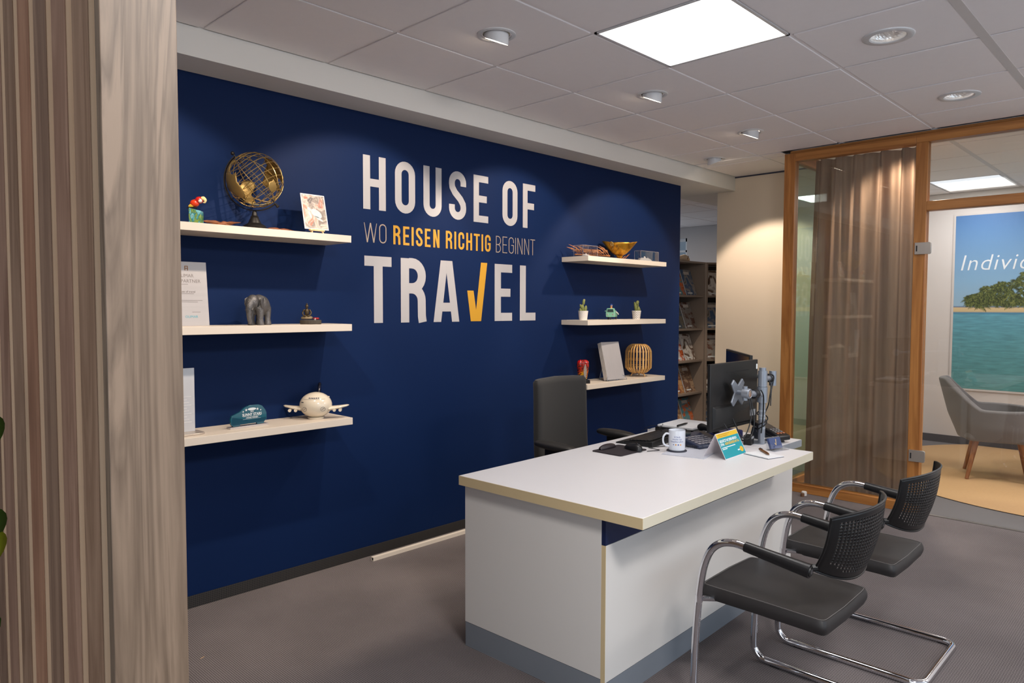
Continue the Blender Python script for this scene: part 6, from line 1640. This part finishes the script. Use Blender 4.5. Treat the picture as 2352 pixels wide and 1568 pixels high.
n_1 = k_.n('ShaderNodeTexNoise'); n_1.inputs['Scale'].default_value = 18; k_.l(mp_1.outputs[0], n_1.inputs['Vector'])
sepz = k_.n('ShaderNodeSeparateXYZ'); k_.l(tc_1.outputs['Object'], sepz.inputs[0])
ma_ = k_.n('ShaderNodeMath', operation='MULTIPLY_ADD'); ma_.inputs[1].default_value = 3.6; ma_.inputs[2].default_value = -0.10; k_.l(sepz.outputs[2], ma_.inputs[0])
mb_ = k_.n('ShaderNodeMath', operation='MULTIPLY_ADD'); mb_.inputs[1].default_value = 0.75; k_.l(n_1.outputs['Fac'], mb_.inputs[0]); k_.l(ma_.outputs[0], mb_.inputs[2])
crr = k_.n('ShaderNodeValToRGB'); rr_ = crr.color_ramp; rr_.elements[0].position = 0.35; rr_.elements[0].color = lin((206, 160, 30)); rr_.elements[1].position = 0.90; rr_.elements[1].color = lin((176, 16, 18))
e3 = rr_.elements.new(0.55); e3.color = lin((196, 92, 26)); e4 = rr_.elements.new(0.68); e4.color = lin((150, 40, 18))
k_.l(mb_.outputs[0], crr.inputs[0])
mx_ = k_.n('ShaderNodeMix', data_type='RGBA'); mx_.inputs[7].default_value = lin((40, 26, 20))
lt = k_.n('ShaderNodeMath', operation='GREATER_THAN'); lt.inputs[1].default_value = 0.62; k_.l(vo.outputs['Distance'], lt.inputs[0])
k_.l(lt.outputs[0], mx_.inputs[0]); k_.l(crr.outputs[0], mx_.inputs[6]); k_.l(mx_.outputs[2], b_.inputs['Base Color']); k_.l(b_.outputs[0], k_.out.inputs[0])
mb = MB()
def vf(u, v):
    a = 2 * PI * u; c_, s_ = math.cos(a), math.sin(a)
    prof_ = [(0.0, 0.62), (0.15, 0.72), (0.4, 0.88), (0.7, 1.0), (0.86, 0.98), (0.95, 0.84), (1.0, 0.55)]
    for i in range(len(prof_) - 1):
        if prof_[i][0] <= v <= prof_[i + 1][0]:
            f = (v - prof_[i][0]) / (prof_[i + 1][0] - prof_[i][0]); k = prof_[i][1] * (1 - f) + prof_[i + 1][1] * f; break
    return (0.047 * k * math.copysign(abs(c_) ** 0.75, c_), 0.026 * k * math.copysign(abs(s_) ** 0.75, s_), 0.0265 + 0.148 * v)
mb.grid(vf, 32, 24, closed_u=True); mb.f.append([24 * 32 + i for i in range(32)]); mb.mi.append(0); mb.f.append([i for i in range(31, -1, -1)]); mb.mi.append(0)
vb = mb.build('glass_body', k_.m, vs_, smooth=60)
mb = MB(); mb.grid(lambda u, v: (0.008 + (u - 0.5) * 0.024 * math.sin(PI * (0.06 + 0.88 * v)), -0.0275 - 0.001 * math.cos((u - .5) * 2), 0.030 + 0.115 * v), 6, 16)
mb.build('silver_leaf_inlay', streak('silver_speckle', [(70, 60, 54), (170, 160, 150), (110, 96, 84)], (400, 400, 400)), vb, smooth=80)

# display book on wire stand
bs = thing('wire_bookstand', 'curved silver wire stand holding up the grey brochures', 'book stand', (4.855, -0.170, ZR3), math.radians(-4))
for pts in ([(-0.115, -0.055, 0.004), (-0.105, -0.045, 0.026), (-0.07, -0.035, 0.040), (-0.02, -0.03, 0.036), (0.0, -0.045, 0.012), (0.01, -0.052, 0.003)],
            [(0.115, -0.055, 0.004), (0.105, -0.045, 0.026), (0.07, -0.035, 0.042), (0.045, 0.0, 0.045), (0.04, 0.05, 0.02), (0.04, 0.07, 0.003)],
            [(-0.10, -0.052, 0.004), (0.115, -0.052, 0.0045)], [(-0.05, -0.03, 0.004), (-0.05, 0.075, 0.004), (-0.04, 0.055, 0.12)], [(0.05, -0.03, 0.004), (0.05, 0.075, 0.004), (0.04, 0.055, 0.12)]):
    MB().tube(smoothpath(pts, 5), 0.0022, 8).build('wire', M_silver, bs)
Mb2 = Matrix.Translation((0, -0.047, 0.0105)) @ Matrix.Rotation(math.radians(-14), 4, 'X')
M_alu = mat('brushed_grey_cover', (176, 172, 174), 0.32, 0.25, var=0.05, nscale=50, stretch=(1, 1, 0.05)); M_pages = mat('page_block', (206, 198, 190), 0.7, var=0.08, nscale=200, stretch=(1, 1, 0.02))
for k, (dy, dz, lb) in enumerate(((0.0, 0.0, 'frontmost grey brochure standing on the wire stand'), (0.013, 0.001, 'middle grey brochure standing on the wire stand'), (0.026, 0.002, 'rear grey brochure standing on the wire stand'))):
    t = thing('brochure_block', lb, 'brochure', (4.855, -0.170, ZR3), math.radians(-4), 'grey brochures on the wire stand')
    MB().box(-0.103, 0.100, dy + 0.001, dy + 0.0105, 0.001, 0.292 - dz, Mb2).build('pages', M_pages, t)
    MB().box(-0.104, 0.102, dy, dy + 0.001, 0, 0.293 - dz, Mb2).build('cover', M_alu, t)

# bamboo lantern
M_bam = wood('bamboo_strip', (166, 118, 60), (222, 178, 112), 20, (1, 1, 0.1), 0.45, 1.0)
ln = thing('bamboo_lantern', 'round ribbed bamboo lantern on three short legs', 'lantern', (5.270, -0.130, ZR3))
prof = [(0.052, 0.030), (0.070, 0.036), (0.096, 0.062), (0.104, 0.080), (0.104, 0.190), (0.100, 0.215), (0.088, 0.238), (0.070, 0.255), (0.056, 0.262)]
for k in range(26):
    a = 2 * PI * k / 26
    mb = MB(); vs = []
    pp_ = smoothpath([(r_, z, 0) for r_, z in prof], 3)
    for p in pp_:
        for da, dr in ((-0.0060, 0), (0.0060, 0), (0.0060, 0.003), (-0.0060, 0.003)):
            r_ = p[0] + dr
            vs.append((r_ * math.cos(a) - da * math.sin(a), r_ * math.sin(a) + da * math.cos(a), p[1]))
    m_ = len(pp_)
    mb.add(vs, [(4 * i + j, 4 * i + (j + 1) % 4, 4 * i + 4 + (j + 1) % 4, 4 * i + 4 + j) for i in range(m_ - 1) for j in range(4)] + [(3, 2, 1, 0), tuple(4 * (m_ - 1) + j for j in range(4))])
    mb.build('rib', M_bam, ln)
for r_, z in ((0.056, 0.262), (0.103, 0.205), (0.103, 0.140), (0.103, 0.085), (0.054, 0.031)):
    MB().tube([((r_ - 0.001) * math.cos(2 * PI * i / 48), (r_ - 0.001) * math.sin(2 * PI * i / 48), z) for i in range(48)], 0.0016, 6, closed=True).build('hoop', M_bam, ln)
for k in range(3):
    a = 2 * PI * k / 3 + 0.5
    MB().tube([(0.046 * math.cos(a), 0.046 * math.sin(a), 0.040), (0.066 * math.cos(a), 0.066 * math.sin(a), 0.004)], 0.005, 8).build('leg', M_bam, ln)
    MB().tube([(0.056 * math.cos(a), 0.056 * math.sin(a), 0.022), (0.0, 0.0, 0.030)], 0.003, 8).build('strut', M_bam, ln)
MB().lathe([(0, 0.033), (0.050, 0.033), (0.050, 0.036), (0, 0.036)], 24).build('floor_disc', M_bam, ln)

# ------------------------------------------------------------------ brochure racks in the next room
M_rack = mat('grey_brown_rack', (150, 134, 120), 0.5, var=0.04)
M_rackd = mat('dark_rack_back', (60, 50, 44), 0.6, var=0.06)
covers = [((232, 226, 218), (110, 84, 66)), ((150, 92, 60), (206, 160, 110)), ((120, 88, 70), (190, 160, 130)), ((150, 100, 66), (214, 182, 140)), ((90, 150, 160), (220, 110, 50)), ((212, 208, 204), (206, 96, 40)), ((70, 96, 130), (170, 160, 150)), ((84, 96, 110), (140, 130, 110)), ((150, 144, 138), (110, 70, 54))]
def printed(i):
    a, b = covers[i % len(covers)]
    c3 = tuple(int(v * 0.55) for v in b)
    return streak('cover_print_%d' % (i % 9), [c3, b, a, a, b], (9, 9, 9 + i % 3 * 4))
rows = [1.583, 1.230, 0.890, 0.543, 0.188]
cover_i = 0
HUE = ['brown and white', 'orange brown', 'brown', 'tan', 'turquoise and orange', 'orange and white', 'blue grey', 'dark grey', 'pale grey']
def rack(label, cx_, cy_, rz, w_, n, seed, ks):
    """local: front faces -y, x 0..w_"""
    global cover_i
    random.seed(seed)
    t = thing('brochure_rack', label, 'brochure rack', (cx_, cy_, 0), rz, None)
    for xa in (0, w_ - 0.025): MB().box(xa, xa + 0.025, -0.20, 0.16, 0, 1.92).build('side_panel', M_rack, t, 0.001)
    MB().box(0.0, w_, -0.20, 0.16, 1.921, 1.94).build('top_panel', M_rack, t)
    MB().box(0.026, w_ - 0.026, 0.15, 0.16, 0.05, 1.92).build('back_panel', M_rackd, t)
    MB().box(0.026, w_ - 0.026, -0.17, 0.14, 0.0, 0.12).build('plinth', M_rackd, t)
    for z in rows:
        MB().add([(0.026, -0.19, z - 0.02), (w_ - 0.026, -0.19, z - 0.02), (w_ - 0.026, 0.12, z - 0.02), (0.026, 0.12, z - 0.02), (0.026, -0.19, z), (w_ - 0.026, -0.19, z), (w_ - 0.026, 0.12, z), (0.026, 0.12, z)],
                 [(0, 3, 2, 1), (4, 5, 6, 7), (0, 1, 5, 4), (1, 2, 6, 5), (2, 3, 7, 6), (3, 0, 4, 7)]).build('shelf', M_rack, t, 0.001)
        # sloping back rest behind the brochures
        MB().add([(0.027, 0.02, z + 0.002), (w_ - 0.027, 0.02, z + 0.002), (w_ - 0.027, 0.12, z + 0.29), (0.027, 0.12, z + 0.29), (0.027, 0.03, z + 0.002), (w_ - 0.027, 0.03, z + 0.002), (w_ - 0.027, 0.13, z + 0.29), (0.027, 0.13, z + 0.29)],
                 [(0, 1, 2, 3), (7, 6, 5, 4), (0, 4, 5, 1), (1, 5, 6, 2), (2, 6, 7, 3), (3, 7, 4, 0)]).build('rest_panel', M_rackd, t)
    # brochures: things of their own
    RM = Matrix.Translation((cx_, cy_, 0)) @ Matrix.Rotation(rz, 4, 'Z')
    for ri, z in enumerate(rows):
        for k in ks:
            x = 0.035 + k * ((w_ - 0.06) / n)
            p = RM @ Vector((x + 0.105, -0.125, z + 0.0012))
            ci = seed * 3 + ri * 2 + k
            idx = ([5, 0, 1, 2, 3, 4, 6, 7, 8] if seed == 1 else [0, 5, 6, 7, 8, 1])[ci % (9 if seed == 1 else 6)]
            b = thing('travel_brochure', '%s travel brochure, %s one in the %s row of the %s rack' % (HUE[idx], 'left' if k == ks[0] else 'right', ('top', 'second', 'middle', 'fourth', 'bottom')[ri], label.split()[0]), 'brochure', p, rz, 'travel brochures in the racks')
            Mq = Matrix.Rotation(math.radians(-19), 4, 'X')
            MB().box(-0.104, 0.104, 0.0006, 0.009, 0, 0.290, Mq).build('pages', M_paper, b)
            c_ = MB().box(-0.105, 0.105, 0.0, 0.0005, 0, 0.293, Mq).build('cover', printed(idx), b)
            MB().box(-0.05 + 0.03 * (ci % 2), 0.06, -0.0008, -0.0002, 0.235, 0.268, Mq).build('title_block', mat('title_print', (216, 206, 196), 0.5), b)
            MB().box(-0.07, 0.02, -0.0008, -0.0002, 0.018, 0.032, Mq).build('caption_strip', M_wpr, b)
    return t
rack('left brochure rack with grey brown shelves behind the end of the blue wall', 6.415, 0.66, 0.0, 0.98, 4, 1, (2, 3))
rack('right brochure rack with grey brown shelves beside the cream wall edge', 7.522, 0.618, math.radians(-38), 0.98, 4, 2, (0, 1))
# things lying on top of the rack
bl = thing('rolled_blanket', 'cream and brown rolled cloth lying on top of the left brochure rack', 'rolled cloth', (7.16, 0.60, 1.9415), 0.1)
MB().tube(smoothpath([(-0.16, 0, 0.012), (-0.08, 0.01, 0.03), (0.0, 0, 0.04), (0.07, 0, 0.038), (0.12, -0.01, 0.02)], 4), [0.012, 0.014, 0.016, 0.02, 0.024, 0.028, 0.030, 0.034, 0.036, 0.038, 0.038, 0.036, 0.034, 0.030, 0.026, 0.020, 0.014], 12).build('cloth', mat('cream_cloth', (206, 184, 156), 0.8, var=0.1, nscale=20), bl)
MB().tube([(0.02, -0.036, 0.03), (0.06, -0.03, 0.06), (0.09, 0.0, 0.058), (0.11, 0.02, 0.04)], 0.006, 8).build('strap', mat('brown_strap', (110, 74, 48), 0.6), bl)
MB().tube([(-0.30, 0.02, 0.012), (-0.20, 0.0, 0.018), (-0.14, -0.01, 0.012)], [0.006, 0.012, 0.006], 8).build('tassel', mat('brown_strap', (110, 74, 48), 0.6), bl)
# ceiling lamp of the brochure room
t = thing('recessed_downlight', 'small bright ceiling light seen through the gap beside the blue wall', 'recessed ceiling light', (8.92, 0.90, H), 0, None)
MB().lathe([(0.10, 0.0), (0.098, -0.005), (0.075, -0.006), (0.073, 0.002)], 28, cap=False).build('ring', M_lampwhite, t)
MB().lathe([(0, 0.0008 - 0.002), (0.074, -0.0012)], 24, cap=False).build('lamp', lamp_mat('brochure_lamp', (255, 246, 230), 4.0), t)

# ------------------------------------------------------------------ meeting room contents
ps = thing('wall_poster', 'large beach poster lettered Individ with a palm island, on the meeting room wall', 'poster', (9.149, -1.475, 0.585))
# local x runs along the wall away from the corner (world -y), local y up
PW, PH = 2.6, 1.86
Mp = frame((0, 0, 0), (0, -1, 0), (0, 0, 1), (-1, 0, 0))
MB().box(0, PW, 0, PH, 0.001, 0.014, Mp).build('board', mat('poster_board', (206, 200, 196), 0.5), ps)
k_ = NT('poster_print'); b_ = k_.n('ShaderNodeBsdfPrincipled'); b_.inputs['Roughness'].default_value = 0.4
tc_1 = k_.n('ShaderNodeTexCoord'); sp_ = k_.n('ShaderNodeSeparateXYZ'); k_.l(tc_1.outputs['Object'], sp_.inputs[0])
dv_1 = k_.n('ShaderNodeMath', operation='DIVIDE'); dv_1.inputs[1].default_value = PH; k_.l(sp_.outputs[2], dv_1.inputs[0])
cr_1 = k_.n('ShaderNodeValToRGB'); rp = cr_1.color_ramp
stops = [(0.0, (88, 146, 146)), (0.25, (92, 154, 164)), (0.43, (96, 158, 178)), (0.444, (60, 120, 160)), (0.446, (206, 184, 140)), (0.470, (214, 190, 146)), (0.474, (40, 84, 140)), (0.480, (150, 182, 204)), (0.62, (132, 172, 204)), (1.0, (74, 120, 176))]  # sea tones paled, the glass partition's reflection is put into the print colours
rp.elements[0].position, rp.elements[0].color = stops[0][0], lin(stops[0][1]); rp.elements[1].position, rp.elements[1].color = stops[-1][0], lin(stops[-1][1])
for p_, c_ in stops[1:-1]: e_ = rp.elements.new(p_); e_.color = lin(c_)
mp_1 = k_.n('ShaderNodeMapping'); mp_1.inputs['Scale'].default_value = (1, 3, 26); k_.l(tc_1.outputs['Object'], mp_1.inputs[0])
nz_1 = k_.n('ShaderNodeTexNoise'); nz_1.inputs['Scale'].default_value = 2.2; nz_1.inputs['Detail'].default_value = 6; k_.l(mp_1.outputs[0], nz_1.inputs['Vector'])
sea = k_.n('ShaderNodeMath', operation='LESS_THAN'); sea.inputs[1].default_value = 0.443; k_.l(dv_1.outputs[0], sea.inputs[0])
am = k_.n('ShaderNodeMath', operation='MULTIPLY'); am.inputs[1].default_value = 0.45; k_.l(sea.outputs[0], am.inputs[0])
mu = k_.n('ShaderNodeMix', data_type='RGBA', blend_type='OVERLAY'); k_.l(am.outputs[0], mu.inputs[0]); k_.l(cr_1.outputs[0], mu.inputs[6]); k_.l(nz_1.outputs['Fac'], mu.inputs[7])
k_.l(dv_1.outputs[0], cr_1.inputs[0]); k_.l(mu.outputs[2], b_.inputs['Base Color']); k_.l(b_.outputs[0], k_.out.inputs[0])
MB().add([Mp @ Vector(v) for v in ((0.02, 0.02, 0.0145), (PW - 0.02, 0.02, 0.0145), (PW - 0.02, PH - 0.02, 0.0145), (0.02, PH - 0.02, 0.0145))], [(0, 1, 2, 3)]).build('beach_print', k_.m, ps, smooth=0)
def PF(u, v, o=0.0155): return Mp @ frame((u, v, o), (1, 0, 0), (0, 1, 0))
text('Individuell', 0.235, PF(0.06, 1.335), mat('poster_lettering', (226, 232, 238), 0.4), ps, align='LEFT', shear=0.22, thick=0, sx=0.92, spacing=1.08, offset=-0.002)
# printed palm island
M_pg = [mat('palm_print_dark', (44, 56, 30), 0.5, var=0.3, nscale=30), mat('palm_print_mid', (78, 92, 46), 0.5, var=0.3, nscale=30), mat('palm_print_light', (116, 124, 66), 0.5, var=0.3, nscale=30)]
random.seed(21)
mb = MB(); mb.mi = []
def leaf2(u, v, a, l_, w_, m_, o):
    mb.cur = m_
    d = Vector((math.cos(a), math.sin(a))); n_ = Vector((-d.y, d.x)); b0 = Vector((u, v)); droop = Vector((0, -0.35 * l_ * abs(d.x)))
    m1_ = b0 + d * l_ * 0.5; t1 = b0 + d * l_ + droop
    mb.add([Mp @ Vector((p.x, p.y, o)) for p in (b0, m1_ + n_ * w_, t1, m1_ - n_ * w_ * 1.6)], [(0, 1, 2, 3)])
def palm(u, v, sc):
    for k in range(10):
        a = random.uniform(-0.35, PI + 0.35); L_ = sc * random.uniform(0.8, 1.15); px_, py_ = u, v; n_ = 7
        for q in range(n_):
            t = (q + 1) / n_; x = u + math.cos(a) * L_ * t; y = v + math.sin(a) * L_ * t - 0.55 * L_ * t * t
            mb.cur = random.choice((0, 0, 1, 1, 2))
            d = Vector((x - px_, y - py_)).normalized(); nn = Vector((-d.y, d.x)); o_ = 0.0148 + 0.0005 * random.random()
            for s_ in (-1, 1):
                l_ = sc * 0.34 * math.sin(PI * (0.25 + 0.7 * t)); tip = Vector((x, y)) + nn * s_ * l_ * 0.8 + d * l_ * 0.5 - Vector((0, l_ * 0.35))
                mb.add([Mp @ Vector((p.x, p.y, o_)) for p in (Vector((px_, py_)), Vector((x, y)), tip)], [(0, 1, 2)])
            px_, py_ = x, y
for i in range(330):
    u = 0.16 + 2.35 * random.random(); hmax = 0.06 + 0.36 * min(1, max(0, u - 0.12) / 0.75)
    v = 0.905 + random.random() ** 1.15 * hmax
    palm(u, v, random.uniform(0.055, 0.09))
mb.build('palm_print', M_pg, ps, smooth=0)

# rug
rgo = MB().lathe([(0, 0.0045), (1.60, 0.0045), (1.61, 0.010), (1.605, 0.013), (0, 0.013)], 96, Matrix.Translation((7.98, -2.78, 0)), cap=False).build('round_rug', M_rug)
tag(rgo, 'large round sand-coloured rug under the grey armchair', 'rug')
# upholstered armchair
gc = thing('upholstered_armchair', 'grey upholstered armchair with oak legs on the round rug', 'armchair', (7.61, -2.20, 0.0135), math.radians(180 + 14))
M_felt = mat('grey_felt_upholstery', (112, 108, 108), 0.9, var=0.08, nscale=120, bump=0.3, bscale=700, sheen=0.2)
# local: faces +y
mb = MB()
def shell(u, v):
    # u around from right arm front (0) round the back to left arm front (1); v from bottom to top
    a = math.radians(-62 + 304 * u)          # 90 deg = back(-y)
    s_ = math.sin(a)
    th = a
    x = 0.300 * math.cos(th) * (1 + 0.10 * v); back = max(0, s_)
    y = -0.02 - 0.275 * s_ * (1 + 0.10 * back * v) - 0.10 * back * v
    if s_ < 0: y = -0.02 - 0.275 * s_ * 1.0
    top = 0.60 + 0.24 * min(1, max(0, (s_ - 0.30) / 0.62)) ** 1.2
    z = 0.34 + (top - 0.34) * v
    k = 0.90 + 0.10 * min(1, v * 2.5)
    return (x * k, y * k, z)
mb.grid(shell, 60, 14); o = mb.build('shell', M_felt, gc, smooth=80)
md = o.modifiers.new('solidify', 'SOLIDIFY'); md.thickness = 0.055; md.offset = 0
md = o.modifiers.new('bevel', 'BEVEL'); md.width = 0.02; md.segments = 3; md.limit_method = 'ANGLE'; md.angle_limit = math.radians(50)
mb = MB(); mb.rbox(-0.255, 0.255, -0.25, 0.255, 0.325, 0.46, 0.09, 6); mb.build('seat', M_felt, gc, 0.03, seg=4)
M_leg = wood('oak_chair_leg', (138, 88, 52), (178, 122, 78), 12, (1, 1, 0.1), 0.45, 1.0)
for x in (-1, 1):
    for y in (-1, 1):
        MB().tube([(x * 0.17, y * 0.16, 0.335), (x * 0.225, y * 0.225, 0.0)], [0.022, 0.014], 12).build('leg', M_leg, gc)
# glass table
gt = thing('round_glass_table', 'round table with a pale blue glass top and white rim, cut by the picture edge', 'table', (7.86, -3.02, 0.0135))
MB().lathe([(0.0, 0.722), (0.515, 0.722), (0.52, 0.718), (0.52, 0.700), (0.505, 0.692), (0, 0.690)], 72, cap=False).build('rim', M_hull, gt)
MB().lathe([(0.0, 0.7225), (0.50, 0.7225), (0.50, 0.728), (0, 0.728)], 72, cap=False).build('glass_top', mat('pale_blue_glass_top', (150, 186, 196), 0.06, var=0.01, coat=0.5), gt)
MB().lathe([(0, 0), (0.22, 0), (0.22, 0.01), (0.035, 0.03), (0.035, 0.69), (0, 0.69)], 32, cap=False).build('pedestal', mat('satin_steel', (170, 170, 172), 0.3, 0.8), gt)

# small bits on the floor
ds = thing('door_stop', 'small white and brown door stop on the carpet beside the oak bottom rail', 'door stop', (5.885, -1.255, 0), 0.4)
MB().lathe([(0, 0), (0.020, 0), (0.020, 0.028), (0.016, 0.032), (0, 0.032)], 20).build('post', mat('white_rubber', (216, 210, 204), 0.5), ds)
MB().lathe([(0, 0), (0.014, 0), (0.014, 0.024), (0, 0.026)], 16, Matrix.Translation((-0.040, 0.012, 0))).build('stopper', mat('brown_strap', (110, 74, 48), 0.6), ds)
tag(MB().box(-0.010, 0.010, -0.0012, 0.0012, 0, 0.0015, Matrix.Translation((1.55, -0.53, 0.0)) @ Matrix.Rotation(0.4, 4, 'Z')).build('wood_splinter', mat('pale_splinter', (196, 160, 116), 0.7)), 'tiny pale splinter lying on the carpet near the lower left', 'splinter')
